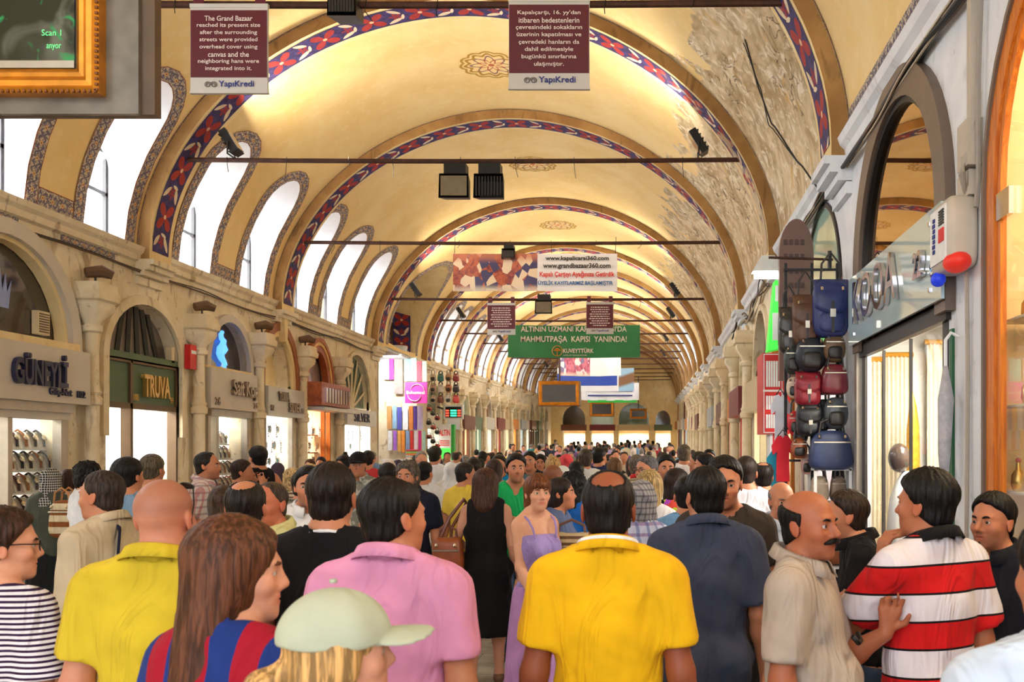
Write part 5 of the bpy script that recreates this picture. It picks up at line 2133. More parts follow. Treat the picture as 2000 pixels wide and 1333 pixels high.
def m_cloth(name, c, kind='plain', c2=None, scale=1.0, c3=None):
    key = 'cloth_' + name
    if key in MATS:
        return MATS[key]
    m, nt, p = new_mat(key)
    N = NX(nt)
    o = objcoord(nt)
    x = xyz(nt, o)
    h = noise(nt, 5.0, 3, 0.6, o, 0.4)
    b = srgb(*c)
    col = mix(nt, N('smooth(0.3,0.7,h)', h=h), tuple(v * 0.86 for v in b), tuple(min(1, v * 1.08) for v in b))
    if kind == 'hstripe':
        f = N('lt(fract(z*%f+h*0.05),0.45)' % scale, z=x[2], h=h)
        col = mix(nt, f, col, srgb(*c2))
    elif kind == 'vstripe':
        f = N('lt(fract(x*%f+0.2+h*0.12),0.5)' % scale, x=x[0], h=h)
        col = mix(nt, f, col, srgb(*c2))
    elif kind == 'plaid':
        f1 = N('lt(fract(z*%f+h*0.1),0.3)' % scale, z=x[2], h=h)
        f2 = N('lt(fract((x+y)*%f),0.3)' % scale, x=x[0], y=x[1])
        col = mix(nt, N('a*0.6', a=f1), col, srgb(*c2))
        col = mix(nt, N('a*0.6', a=f2), col, srgb(*(c3 or c2)))
    elif kind == 'blotch':
        vo = nt.nodes.new('ShaderNodeTexVoronoi')
        vo.inputs['Scale'].default_value = scale
        nt.links.new(o, vo.inputs['Vector'])
        sp = nt.nodes.new('ShaderNodeSeparateColor')
        nt.links.new(vo.outputs['Color'], sp.inputs[0])
        col = mix(nt, N('gt(c,0.5)', c=sp.outputs[0]), col, srgb(*c2))
        if c3:
            col = mix(nt, N('gt(c,0.66)', c=sp.outputs[1]), col, srgb(*c3))
    elif kind == 'rugby':
        # wide red and white bands parted by thin black lines
        zz = N('z*%f+y*0.35+0.12' % scale, z=x[2], y=x[1])
        fr = N('fract(z)', z=zz)
        col = mix(nt, N('gt(f,0.5)', f=fr), col, srgb(*c2))
        col = mix(nt, N('lt(abs(fract(z*2.0)-0.5),0.46)', z=zz), srgb(18, 12, 14), col)
        col = mix(nt, N('gt(z,%f)*(1-gt(f,0.5))*0.0' % 9.0, z=zz, f=fr), col, srgb(*c2))
    nt.links.new(col, p.inputs['Base Color'])
    p.inputs['Roughness'].default_value = 0.85
    p.inputs['Sheen Weight'].default_value = 0.02
    p.inputs['Specular IOR Level'].default_value = 0.2
    fo = noise(nt, 3.2, 2, 0.5, objcoord(nt, (2.4, 2.4, 0.8)), 1.6)
    bump(nt, p, fo, 0.75, 0.05)
    return m


M_OBJCOL = None
def m_objcol():
    m, nt, p = new_mat('crowd_cloth')
    oi = nt.nodes.new('ShaderNodeObjectInfo')
    h = noise(nt, 6.0, 2, 0.6, objcoord(nt))
    nt.links.new(mix(nt, NX(nt)('h*0.3', h=h), oi.outputs['Color'], (0.02, 0.02, 0.02)), p.inputs['Base Color'])
    p.inputs['Roughness'].default_value = 0.85
    return m


def rot3(yaw, pitch=0.0, roll=0.0):
    return np.array(Matrix.Rotation(yaw, 3, 'Z') @ Matrix.Rotation(pitch, 3, 'X') @ Matrix.Rotation(roll, 3, 'Y'), np.float32)


ST = lambda e0, e1, v: np.clip((v - e0) / (e1 - e0), 0, 1)

SKINS = dict(fair=(222, 160, 130), tan=(198, 132, 98), olive=(186, 122, 88), brown=(158, 98, 66), dark=(120, 72, 48))

# local head coordinates: x right, y forward, z up, origin between the ears
def head_prims(female=False, big=1.0):
    j = 0.92 if female else 1.0
    return [
        (ell((0, -.014, .030), (.0765, .097, .086)), .03),
        (ell((0, .028, -.045), (.056 * j, .064, .075)), .045),
        (ell((0, .030, -.080), (.043 * j, .056, .036)), .03),
        (ell((0, .076, -.100), (.018 * j, .016, .015)), .02),
        (ell((0, .074, .022), (.046, .016, .010 * j)), .02),
        (ell((-.040, .058, -.028), (.020, .022, .020)), .025),
        (ell((.040, .058, -.028), (.020, .022, .020)), .025),
    ]


def head_field(F, c, R, female=False, fine=True, nose=1.0):
    """adds the head to field F (a Field) in head-local coordinates"""
    X = (F.x - c[0]), (F.y - c[1]), (F.z - c[2])
    sl = []
    for a, v in zip(F.a, c):
        i, j = int(np.searchsorted(a, v - .17)), int(np.searchsorted(a, v + .17))
        sl.append(slice(i, j))
    gx, gy, gz = X[0][sl[0]], X[1][:, sl[1]], X[2][:, :, sl[2]]
    x = gx * R[0][0] + gy * R[1][0] + gz * R[2][0]
    y = gx * R[0][1] + gy * R[1][1] + gz * R[2][1]
    z = gx * R[0][2] + gy * R[1][2] + gz * R[2][2]
    d = np.full(np.broadcast_shapes(x.shape, y.shape, z.shape), 0.2, np.float32)
    for p, k in head_prims(female):
        d = smin(d, p[2](x, y, z), k)
    if fine:
        ax = np.abs(x)
        d = smax(d, -(np.sqrt((ax - .031) ** 2 + (y - .099) ** 2 + (z - .001) ** 2) - .021), .012)      # eye sockets
        d = smin(d, cone((0, .082, .014), (0, .083 + .024 * nose, -.028), .008, .0125)[2](x, y, z), .012)          # nose
        d = smin(d, np.sqrt((ax - .011) ** 2 + (y - .092) ** 2 + (z + .036) ** 2) - .0095, .009)
        d = smin(d, ell((0, .081, -.058), (.029, .014, .0062))[2](x, y, z), .007)
        d = smin(d, ell((0, .080, -.0710), (.025, .014, .0075))[2](x, y, z), .008)
        d = smax(d, -ell((0, .100, -.0645), (.030, .012, .0018))[2](x, y, z), .003)
        # lids around the eyeballs, with an almond opening
        lid = np.sqrt(((ax - .031) / 1.18) ** 2 + (y - .0725) ** 2 + (z - .0) ** 2) - .0152
        alm = np.sqrt(((ax - .031) / .0150) ** 2 + ((z + .0006) / .0053) ** 2) - 1
        lid = smax(lid, -alm * .006, .0015)
        d = smin(d, lid, .003)
    else:
        d = smin(d, cone((0, .085, .012), (0, .108, -.028), .008, .0125)[2](x, y, z), .012)
    # ears
    ax = np.abs(x)
    ear = ell((.079, -.012, -.012), (.0075, .019, .031))[2](ax, y - (z + .012) * -.25, z)
    if fine:
        ear = smax(ear, -ell((.089, -.007, -.010), (.006, .010, .017))[2](ax, y, z), .005)
    d = smin(d, ear, .008)
    s_ = tuple(sl)
    F.D[s_] = smin(F.D[s_], d, .03)


def head_local(V, c, R):
    return (V - np.array(c)[None]) @ R


def skin_colors(V, c, R, base, female=False, stubble=0.0, bald=0.0, lips=True):
    L = head_local(V, c, R)
    x, y, z = np.abs(L[:, 0]), L[:, 1], L[:, 2]
    col = np.tile(np.array(srgb(*base)), (len(V), 1))
    def blend(w, target):
        nonlocal col
        col = col * (1 - w[:, None]) + np.array(target)[None] * w[:, None]
    b = np.array(srgb(*base))
    inh = (z > -.14) & (z < .16) & (x < .12) & (np.abs(y) < .14)
    g = lambda cx, cy, cz, r: np.exp(-(((x - cx) ** 2 + (y - cy) ** 2 + (z - cz) ** 2) / r ** 2)) * inh
    blend(g(.042, .075, -.03, .028) * .35, b * np.array([1.05, .72, .66]))
    blend(g(0, .108, -.03, .02) * .35, b * np.array([1.05, .74, .68]))
    blend(g(.082, -.012, -.012, .035) * .45, b * np.array([1.1, .66, .58]))
    if stubble:
        w = np.clip((-.035 - z) / .03, 0, 1) * np.clip((y - .0) / .04, 0, 1) * inh * (z > -.125)
        blend(w * stubble, b * np.array([.34, .36, .4]))
        w = g(0, .098, -.048, .02)
        blend(w * stubble, b * np.array([.34, .36, .4]))
    if bald:
        w = np.clip((z - .0) / .03, 0, 1) * np.clip((.05 + z * .3 - y) / .03, 0, 1) * inh
        blend(w * bald, b * np.array([.52, .5, .5]))
    if lips:
        w = np.exp(-((x / .0255) ** 4 + ((z + .065) / .0115) ** 4)) * (y > .07) * inh
        blend(w * (.8 if female else .5), b * np.array([.85, .42, .42]))
    # eye area a little darker
    blend(g(.031, .085, .003, .017) * .35, b * np.array([.6, .5, .5]))
    return np.clip(col, 0, 1)


EYE_ME = {}


def eye_mesh(iris):
    if iris in EYE_ME:
        return EYE_ME[iris]
    mb = MB()
    r = .0128
    n, k = 18, 18
    P = []
    for i in range(k + 1):
        t = pi * i / k
        P.append([(r * sin(t) * cos(2 * pi * j / n), r * cos(t), r * sin(t) * sin(2 * pi * j / n)) for j in range(n)])
    mb.grid(P, closed=True)
    me = mb.mesh('eye', [plain('eye_white', srgb(196, 184, 176), .35), plain('iris_' + iris, dict(brown=srgb(58, 34, 20), green=srgb(96, 104, 78))[iris], .1), plain('pupil', (0.005, 0.005, 0.005), .05)])
    mi = []
    for i in range(k):
        mi += [2 if i < 1 else (1 if i < 3 else 0)] * n
    me.polygons.foreach_set('material_index', mi)
    me.polygons.foreach_set('use_smooth', [True] * len(me.polygons))
    EYE_ME[iris] = me
    return me


def hair_mesh(axes, c, R, style, opt):
    """hair, scarf or cap as a solid around the head"""
    reach = dict(long=.42, bob=.26, hijab=.36, pony=.26, medium=.2).get(style, .17)
    F = Field.__new__(Field)
    lo = np.array(c) - np.array([.2, .2, reach]) - (0 if style not in ('long', 'hijab') else .04)
    hi = np.array(c) + np.array([.2, .2, .17]) + (0 if style not in ('long', 'hijab') else .04)
    F.sl = []
    F.a = []
    for a, l, h in zip(axes.ax, lo, hi):
        i, j = max(0, int(np.searchsorted(a, l)) - 1), min(len(a), int(np.searchsorted(a, h)) + 1)
        F.a.append(a[i:j])
    gx, gy, gz = F.a[0][:, None, None] - c[0], F.a[1][None, :, None] - c[1], F.a[2][None, None, :] - c[2]
    x = gx * R[0][0] + gy * R[1][0] + gz * R[2][0]
    y = gx * R[0][1] + gy * R[1][1] + gz * R[2][1]
    z = gx * R[0][2] + gy * R[1][2] + gz * R[2][2]
    # hanging hair follows gravity, not the tilt of the head
    t = opt.get('thick', .010)
    tz = t * ((0.12 if style in ('short', 'buzz', 'balding') else 0.35) + (0.88 if style in ('short', 'buzz', 'balding') else .65) * ST(-.06, .05, z))
    X, Y, Z = x, y + .013, z - .031
    ex = .0765 + tz
    k0 = np.sqrt((X / ex) ** 2 + (Y / (.098 + tz)) ** 2 + (Z / (.087 + tz)) ** 2)
    d = (k0 - 1) * .085
    low = ell((0, -.022, -.045), (.066 + t * .4, .075 + t * .35, .058))[2](x, y, z)
    if style not in ('cap',):
        d = smin(d, low, .03)
    ang = np.arctan2(x, -y)
    streak = np.sin(ang * 34 + z * 22 + np.sin(z * 60) * .6) * .0016 + np.sin(ang * 19 - z * 40) * .0014
    lim = np.where(z > 0, np.minimum(.018 + .72 * z, .088 if not opt.get('receding') else .045), np.where(z > -.035, .018 + .3 * z, .0075 + 1.5 * (z + .035)))
    ax = np.abs(x)
    if style in ('short', 'buzz', 'balding', 'ring'):
        fr = (y - lim - opt.get('fringe', 0.0) + np.clip(ax - .022, 0, .1) * .22 + np.sin(x * 150) * .003 + np.sin(x * 61 + 1) * .004) * .75
        d = smax(d + (streak if style != 'buzz' else streak * .4), fr, .008)
        d = smax(d, -(z + opt.get('nape', .088)), .01)
        if style == 'balding':
            cy, cz, rx, ry = opt.get('spot', (-.045, .105, .048, .05))
            sp = np.sqrt((x / rx) ** 2 + ((y - cy) / ry) ** 2 + ((z - cz) / ry) ** 2) - 1
            d = smax(d, -sp * .045, .006)
        if style == 'ring':
            d = smax(d, z - .042 - np.clip(-y, 0, .1) * .25, .012)
            d = smax(d, (y - .012), .008)
    elif style in ('medium', 'bob', 'long', 'pony', 'curly'):
        w = dict(medium=.084, bob=.092, long=.094, pony=.078, curly=.098)[style] * opt.get('wide', 1.0)
        ln = dict(medium=-.11, bob=-.15, long=-.30, pony=-.07, curly=-.16)[style] * opt.get('len', 1.0)
        cur = cone((0, -.030, .02), (0, -.055, ln), w, w * opt.get('flare', 1.0), (1, 1.25, 1))[2](x, y, z)
        d = smin(d, cur, .03)
        if style == 'pony':
            for p in opt['tail']:
                d = smin(d, cone(*p)[2](x, y, z), .02)
        amp = 3.2 if style == 'curly' else opt.get('streak', .9)
        d = d + streak * amp
        if style == 'curly':
            d = d + np.sin(x * 130) * np.sin(y * 120) * np.sin(z * 110) * .007
        d = smin(d, ell((.074, -.012, -.012), (.022, .040, .055))[2](ax, y, z), .02) if not opt.get('ears') else d
        d = smax(d, np.minimum(y - .012, -(z + .085)), .012)
        face = ell((0, .105, -.03 + opt.get('facez', 0)), (.062 * opt.get('open', 1.0), .085, .098))[2](x, y, z)
        d = smax(d, -face, .012)
        d = smax(d, (y - .086), .01)
        if opt.get('bangs'):
            b = ell((0, .045, .055), (.07, .062, .045))[2](x, y, z) + streak * 2
            b = smax(b, .018 - z - ax * .12, .006)
            d = smin(d, b, .012)
    elif style == 'hijab':
        d = smin(d - .008, cone((0, -.01, -.04), (0, -.01, -.25), .085, opt.get('drape', .16), (1, 1.15, 1))[2](x, y, z), .05)
        d = d + np.sin(ang * 7 + z * 50) * .003 + np.sin(z * 70 + x * 30) * .002
        d = smax(d, -ell((0, .125, -.012), (.054, .075, .082))[2](x, y, z), .01)
        d = smax(d, -(z + .26), .01)
    elif style == 'cap':
        d = d - .006
        d = smax(d, (.018 - z - y * .05), .006)
        d = d + np.sin(ang * 6) * .0012
        br = ell((0, .115, .030), (.072, .085, .012))[2](x, y, z + np.abs(x) ** 2 * 3.0)
        br = smax(br, -(y - .06), .01)
        d = smin(d, br, .006)
    F.D = np.ascontiguousarray(np.broadcast_to(d, [len(v) for v in F.a])).astype(np.float32)
    # no open cuts at the block's border
    F.D[0], F.D[-1] = .1, .1
    F.D[:, 0], F.D[:, -1] = .1, .1
    F.D[:, :, 0], F.D[:, :, -1] = .1, .1
    return F.mesh()


def hand_prims(w, d, n, right, curl=0.35, spread=0.0):
    """w wrist, d finger direction, n palm normal; five separate bent fingers"""
    w, d, n = np.array(w, float), np.array(d, float), np.array(n, float)
    d /= np.linalg.norm(d)
    n = n - d * (n @ d)
    n /= np.linalg.norm(n)
    s_ = np.cross(d, n) * (1 if right else -1)
    P = [cone(w, w + d * .075, .024, .036, (1, 1, 1))]
    # flatten palm: two side by side cones
    P = [cone(w, w + d * .085 + s_ * o, .018, .0145) + (.012,) for o in (-.028, -.010, .010, .028)]
    lens = (.072, .082, .076, .058)
    for k, o in enumerate((-.030, -.010, .011, .031)):
        b = w + d * .085 + s_ * o
        c1 = d * cos(curl) + n * sin(curl) + s_ * spread * o * 12
        c2 = d * cos(curl * 2.4) + n * sin(curl * 2.4) + s_ * spread * o * 12
        m = b + c1 * lens[k] * .52
        e = m + c2 * lens[k] * .48
        P.append(cone(b, m, .0095, .0088) + (.006,))
        P.append(cone(m, e, .0088, .0072) + (.005,))
    b = w + d * .028 - s_ * .024
    m = b + (d * .6 - s_ * .75 + n * .3) * .045
    e = m + (d * .95 - s_ * .2 + n * .3) * .035
    P.append(cone(b, m, .014, .011) + (.01,))
    P.append(cone(m, e, .011, .0085) + (.005,))
    return P
def cutcone(a, b, ra, rb):
    """a limb tube ending in a flat cut at b"""
    a, b = np.array(a, np.float32), np.array(b, np.float32)
    ba = b - a
    L = float(ba @ ba)
    n = ba / sqrt(L)
    r = max(ra, rb)
    def fn(x, y, z, e=0.0):
        X, Y, Z = x - a[0], y - a[1], z - a[2]
        t = (X * ba[0] + Y * ba[1] + Z * ba[2]) / L
        tc = np.clip(t, 0, 1.2)
        d = np.sqrt((X - tc * ba[0]) ** 2 + (Y - tc * ba[1]) ** 2 + (Z - tc * ba[2]) ** 2) - (ra + (rb - ra) * tc) - e
        return smax(d, (t - 1) * sqrt(L), .006)
    return (np.minimum(a, b) - r, np.maximum(a, b) + r, fn)


ARMS = {  # right arm: elbow, wrist, finger direction, palm normal, curl
    'down': ((.240, -.035, 1.135), (.262, .03, .885), (0, .15, -1), (-1, .1, 0), .35),
    'bent': ((.235, -.05, 1.145), (.13, .19, 1.10), (-.7, .7, .05), (-.5, -.6, -.3), .4),
    'chest': ((.225, .0, 1.15), (.05, .17, 1.2), (-1, .15, .1), (0, -1, 0), .5),
    'hip': ((.30, -.09, 1.17), (.20, .04, 1.0), (-.6, .5, -.6), (-.5, -.5, 0), .5),
    'raise': ((.27, .06, 1.28), (.17, .16, 1.50), (-.2, .0, 1), (-.8, .2, 0), .5),
    'forward': ((.21, .10, 1.17), (.12, .33, 1.22), (-.1, 1, .15), (-1, 0, 0), .3),
    'back': ((.23, -.10, 1.16), (.25, -.10, .91), (0, 0, -1), (-1, 0, 0), .35),
    'point': ((.22, .16, 1.28), (.12, .40, 1.33), (-.2, 1, .1), (-.3, 0, -1), .15),
}
PEOPLE = []
STEP = {0: (.0050, .0150), 1: (.0095, .0235), 2: (.016, .034)}


def person(label, pxx, Y, h, yaw, lod=1, skin='tan', hair=('short', (28, 22, 20), {}), head=(0, 0), top=None, bottom=None, female=False, girth=1.0, belly=0.0,
           armR='down', armL='down', face=False, stubble=0.0, bald=0.0, shoes=(40, 34, 32), lean=0.0, sit=False, brow=None, iris='brown', stride=0.0, group='shoppers in the street', X=None, nose=1.0, roll=0.0, legs=True, tilt=0.0):
    X = (pxx - VX) * Y / FPX if X is None else X
    root = thing('person', label, 'person', (X, Y, grade(Y)), group)
    root.rotation_euler = (0, 0, yaw)
    del root['_loc']
    nose = nose * .8 if female else nose
    s = h / 1.75
    fine, coarse = STEP[lod]
    shx = (.150 if female else .167) * (0.6 + 0.4 * girth)
    bend = lambda p: (p[0] + tilt * max(0, p[2] - .95), p[1] + lean * max(0, p[2] - .95), p[2] - abs(lean) * .25 * max(0, p[2] - .95))
    gx = girth
    hipw = .172 if female else .160
    wst = .128 if female else .142
    T = [
        ell(bend((0, -.005, .945)), (hipw * gx, .118 * gx, .125)),
        ell(bend((0, .0, 1.09)), (wst * gx, .100 * gx, .15)),
        ell(bend((0, -.005, 1.27)), (.155 * (0.5 + 0.5 * gx), .112 * (0.6 + .4 * gx), .185)),
        cone(bend((-shx * .72, -.015, 1.405)), bend((shx * .72, -.015, 1.405)), .064, .064, (1, 1.05, 1)),
        cone(bend((-shx * .78, -.018, 1.438)), bend((-.02, -.02, 1.505)), .044, .05),
        cone(bend((shx * .78, -.018, 1.438)), bend((.02, -.02, 1.505)), .044, .05),
    ]
    if belly:
        T.append(ell(bend((0, .055, 1.07)), (.135 * gx, .085 + .06 * belly, .15)))
    if female:
        T += [ell(bend((-.07, .075, 1.27)), (.058, .055, .06)), ell(bend((.07, .075, 1.27)), (.058, .055, .06))]
    T += [ell((-.075, -.055, .915), (.085 * gx, .085 * gx, .10)), ell((.075, -.055, .915), (.085 * gx, .085 * gx, .10))]
    arms = {}
    fineboxes = []
    for side, spec in ((1, armR), (-1, armL)):
        el, wr, fd, pn, cu = ARMS[spec] if isinstance(spec, str) else spec
        m = lambda p: (p[0] * side, p[1], p[2])
        S = bend((shx * side, -.015, 1.415))
        k = (shx - .188)
        E = bend(m((el[0] + k * (1 if el[0] > .15 else 0), el[1], el[2])))
        Wp = bend(m(wr))
        ar = .047 if not female else .039
        ar *= (0.55 + 0.45 * gx)
        U = [cone(S, E, ar * 1.08, ar * .82)]
        Lw = [cone(E, tuple(E[i] + (Wp[i] - E[i]) * .35 for i in range(3)), ar * .82, ar * .86), cone(tuple(E[i] + (Wp[i] - E[i]) * .3 for i in range(3)), Wp, ar * .86, .027)]
        H = hand_prims(Wp, m(fd), m(pn), side > 0, cu, .25 if spec in ('point', 'raise') or not isinstance(spec, str) else 0.0)
        arms[side] = (S, E, Wp, U, Lw, H, ar)
        if lod == 0:
            wv = np.array(Wp)
            fineboxes.append((wv - .13, wv + .13, .0062))
    legp = []
    legj = {}
    if legs:
        for side in (-1, 1):
            st = stride * side
            if sit:
                kn, an = (side * .12, .42, .50), (side * .12, .44, .09)
                hp = (side * .09, .0, .90)
            else:
                hp = (side * .088, -.005, .90)
                kn = (side * .092, .02 + st * .5, .495)
                an = (side * .10, -.03 + st * 1.0 - (.04 if st < 0 else 0), .085 + (abs(st) * .10 if st < 0 else 0))
            gl = .6 + .4 * gx
            lp = [cone(hp, kn, .084 * gl, .054), cone(kn, tuple(kn[i] + (an[i] - kn[i]) * .3 for i in range(3)), .052, .056), cone(tuple(kn[i] + (an[i] - kn[i]) * .3 for i in range(3)), an, .056, .036)]
            toe = (an[0] + side * .02, an[1] + .15, .03)
            ft = [cone(an, (an[0], an[1] - .03, .04), .036, .034), cone((an[0], an[1] - .02, .042), toe, .036, .028, (1, 1, 1.15))]
            legj[side] = (hp, kn, an, toe, lp, ft)
            legp += lp + ft
    hc = bend((0, .018, 1.632))
    hy, hp_ = head[0], head[1]
    R = rot3(hy, hp_, roll)
    nk = (.045 if female else .054) * (.7 + .3 * gx)
    top_n = np.array(hc) + R @ np.array((0, -.022, -.06))
    neck = [cone(tuple(top_n), bend((0, -.02, 1.45)), nk, nk * 1.12)]
    body_prims = [p for p in T] + neck
    for side in arms:
        body_prims += arms[side][3] + arms[side][4] + arms[side][5]
    body_prims += legp
    lo = np.min([p[0] for p in body_prims] + [np.array(hc) - .17], 0) - .09
    hi = np.max([p[1] for p in body_prims] + [np.array(hc) + .17], 0) + .09
    lo[2] = max(lo[2], -.02)
    hz = .33 if hair[0] in ('long', 'hijab') else .17
    A = Axes(lo, hi, coarse, [])
    fineboxes.append((np.array(hc) - np.array((.125, .135, .19)), np.array(hc) + .135, fine))
    bp = [p if len(p) > 3 else p + (.03,) for p in body_prims]
    dummy = (np.array(hc) - .17, np.array(hc) + .17, lambda x, y, z, e=0: 0 * (x + y + z) + .2, .001)
    F = Field(A, bp + [dummy], .03)
    head_field(F, hc, R, female, False, nose)
    V, Q = F.mesh()
    Vs, Qs, nv = [V], [], len(V)
    cen = V[Q].mean(1)
    keep = np.ones(len(Q), bool)
    for a, b, st in fineboxes:
        m_ = coarse * .75
        keep &= ~((cen > a + m_) & (cen < b - m_)).all(1)
    Qs.append(Q[keep])
    for a, b, st in fineboxes:
        Ab = Axes(a, b, st, [])
        near = [p for p in bp if (p[1] > a - .05).all() and (p[0] < b + .05).all()]
        if not near:
            continue
        Fb = Field(Ab, near, .03, full=True)
        if st == fine:
            head_field(Fb, hc, R, female, face or lod == 0, nose)
        v2, q2 = Fb.mesh()
        Vs.append(v2)
        Qs.append(q2 + nv)
        nv += len(v2)
    V, Q = np.concatenate(Vs), np.concatenate(Qs)
    covers = []
    root['_hc'] = tuple(float(v) for v in hc)
    # hair, scarf or cap
    if hair[0] != 'none':
        hm = m_hair(hair[1], hair[0] == 'curly') if hair[0] not in ('hijab', 'cap') else hair[1]
        hst = fine * (1.35 if hair[0] in ('long', 'hijab', 'bob') else 1.1)
        AH = Axes(np.array(hc) - np.array((.25, .25, .5)), np.array(hc) + .25, hst, [])
        hv, hf = hair_mesh(AH, hc, R, hair[0], hair[2] if len(hair) > 2 else {})
        mesh_obj({'hijab': 'headscarf', 'cap': 'cap'}.get(hair[0], 'hair'), hv, hf, hm, root, s)
    if hair[0] == 'cap' and len(hair) > 3:
        hv, hf = hair_mesh(AH, hc, R, hair[3][0], hair[3][2])
        mesh_obj('hair', hv, hf, m_hair(hair[3][1]), root, s)
    M3 = Matrix([list(map(float, r)) for r in R])
    hloc = lambda p: (Vector(hc) + M3 @ Vector(p)) * s
    if face:
        for sx in (-1, 1):
            e = bpy.data.objects.new('eye', eye_mesh(iris))
            COL.objects.link(e)
            e.parent = root
            e.location = hloc((sx * .031, .0728, .0))
            e.rotation_euler = M3.to_euler()
            e.scale = (s, s, s)
            b = MB()
            b.tube([hloc((sx * a, q, w)) for a, q, w in ((.013, .0895, .0175), (.022, .0905, .0215), (.034, .0865, .0235), (.047, .0745, .0185))], [.003 * s, .0048 * s, .0046 * s, .002 * s], 6)
            b.build('eyebrow', m_hair(brow or (hair[1] if hair[0] not in ('hijab', 'cap') else (40, 28, 22))), root, smooth='all')
    # upper garment
    if top:
        mat = top['mat']
        e = top.get('e', .014)
        sl = top.get('sleeve', .62)
        hem = top.get('hem', .88)
        pr = [p + (.05,) for p in T]
        for side, (S, E, Wp, U, Lw, H, ar) in arms.items():
            if sl <= 0:
                continue
            le = top.get('loose', .009)
            if sl <= 1:
                end = tuple(S[i] + (E[i] - S[i]) * sl for i in range(3))
                pr.append(cutcone(S, end, ar * 1.12 + .004, ar * .95 + le) + (.03,))
            else:
                pr.append(cone(S, E, ar * 1.12 + .002, ar * .9 + le * .5) + (.03,))
                q = min(1, sl - 1)
                end = tuple(E[i] + (Wp[i] - E[i]) * q for i in range(3))
                pr.append(cutcone(E, end, ar * .92 + le * .5, ar * .6 + le) + (.02,))
        if hem < .55:     # dress or long tunic
            w0, w1 = top.get('skirt', (.165, .26))
            za = .98
            def sk(x, y, z, e_=0.0, w0=w0, w1=w1, hem=hem):
                t = np.clip((za - z) / (za - hem), 0, 1)
                r = w0 + (w1 - w0) * t
                th = np.arctan2(y * 1.3, x)
                rr = np.sqrt(x ** 2 + (y * 1.3) ** 2)
                return np.maximum((rr - r * (1 + .035 * t * np.sin(th * 9 + 1.3))) * .9, z - za)
            pr.append((np.array((-w1 * 1.05, -w1 * .85, hem)), np.array((w1 * 1.05, w1 * .85, za)), sk, .05))
        G = Field(A, pr, .05, .05, e)
        x, y, z = G.x, G.y, G.z
        wv = np.sin(z * 38 + x * 21 + 1.7 * np.sin(y * 16 + x * 9)) * .5 + np.sin(x * 47 - z * 19 + y * 23) * .3 + np.sin(x * 18 + z * 27 + y * 31) * .4
        amp = top.get('fold', .0065)
        G.D = G.D + (wv * amp * (0.35 + 0.65 * np.clip((1.35 - z) / .3, 0, 1))).astype(np.float32)
        G.cut(hem - z, .006)
        ny = lean * .5
        nz = top.get('neck', 1.492) - abs(lean) * .12
        zpl = nz - (y - ny) * top.get('slope', .36)
        rem = np.maximum(np.sqrt((x - tilt * .5) ** 2 + (y - ny + .015) ** 2) - nk * top.get('nwide', 1.22) - .008, zpl - .01 - z)
        G.cut(-rem, .006)
        G.cut(z - zpl - .03, .006)
        if top.get('vneck'):
            dv = top['vneck']
            G.cut(-(np.maximum(np.abs(x) * 1.0 - (z - (nz - dv)) * .45, -(y - .03))), .004)
        if sl <= 0:
            aw = top.get('arm_open', .145)
            G.cut(np.abs(x) - (aw + np.clip(1.32 - z, 0, .3) * .6), .008)
            if top.get('bust'):
                G.cut(z - top['bust'] - np.abs(y) * .15, .006)
        covers.append(G)
        V2, Q2 = G.mesh()
        mesh_obj(top.get('name', 'shirt'), V2, Q2, mat, root, s)
        if top.get('bust'):
            for sx in (-1, 1):
                b = MB()
                zb = top['bust']
                b.tube([Vector(bend(q)) * s for q in ((sx * .08, .112, zb - .015), (sx * .09, .098, 1.40), (sx * .10, .058, 1.456), (sx * .10, -.012, 1.487), (sx * .10, -.075, 1.452), (sx * .088, -.112, zb))], .008 * s, 6)
                b.build('strap', mat, root, smooth=True)
        if top.get('collar'):
            cm = top['collar']
            b = MB()
            n = 28
            prof = [(-.004, -.022), (-.006, .026), (.004, .034), (.014, .028), (.034, -.014)]
            rows = []
            cz = 1.500 - abs(lean) * .13
            for j in range(n + 1):
                a = radians(90 + 16) + radians(360 - 32) * j / n
                row = []
                for dr, dz in prof:
                    rr = nk * 1.16 + .010 + dr
                    fr = 1 + .22 * max(0, sin(a))
                    px_, py_ = rr * cos(a) * 1.04, rr * sin(a) * fr - .018
                    row.append(Vector((px_ + tilt * .55, py_ + lean * .55, cz + dz - py_ * .34)) * s)
                rows.append(row)
            b.grid(rows)
            cobj = b.build('collar', cm, root, smooth='all')
            md = cobj.modifiers.new('thickness', 'SOLIDIFY')
            md.thickness = .004
            if top.get('tipping'):
                b2 = MB()
                b2.grid([[r[3] * 1.0 + (r[3] - r[2]) * .12 + (r[4] - r[3]) * .02, r[3] + (r[4] - r[3]) * .28 + (r[3] - r[2]) * .2] for r in rows])
                to = b2.build('collar_stripe', top['tipping'], root, smooth='all')
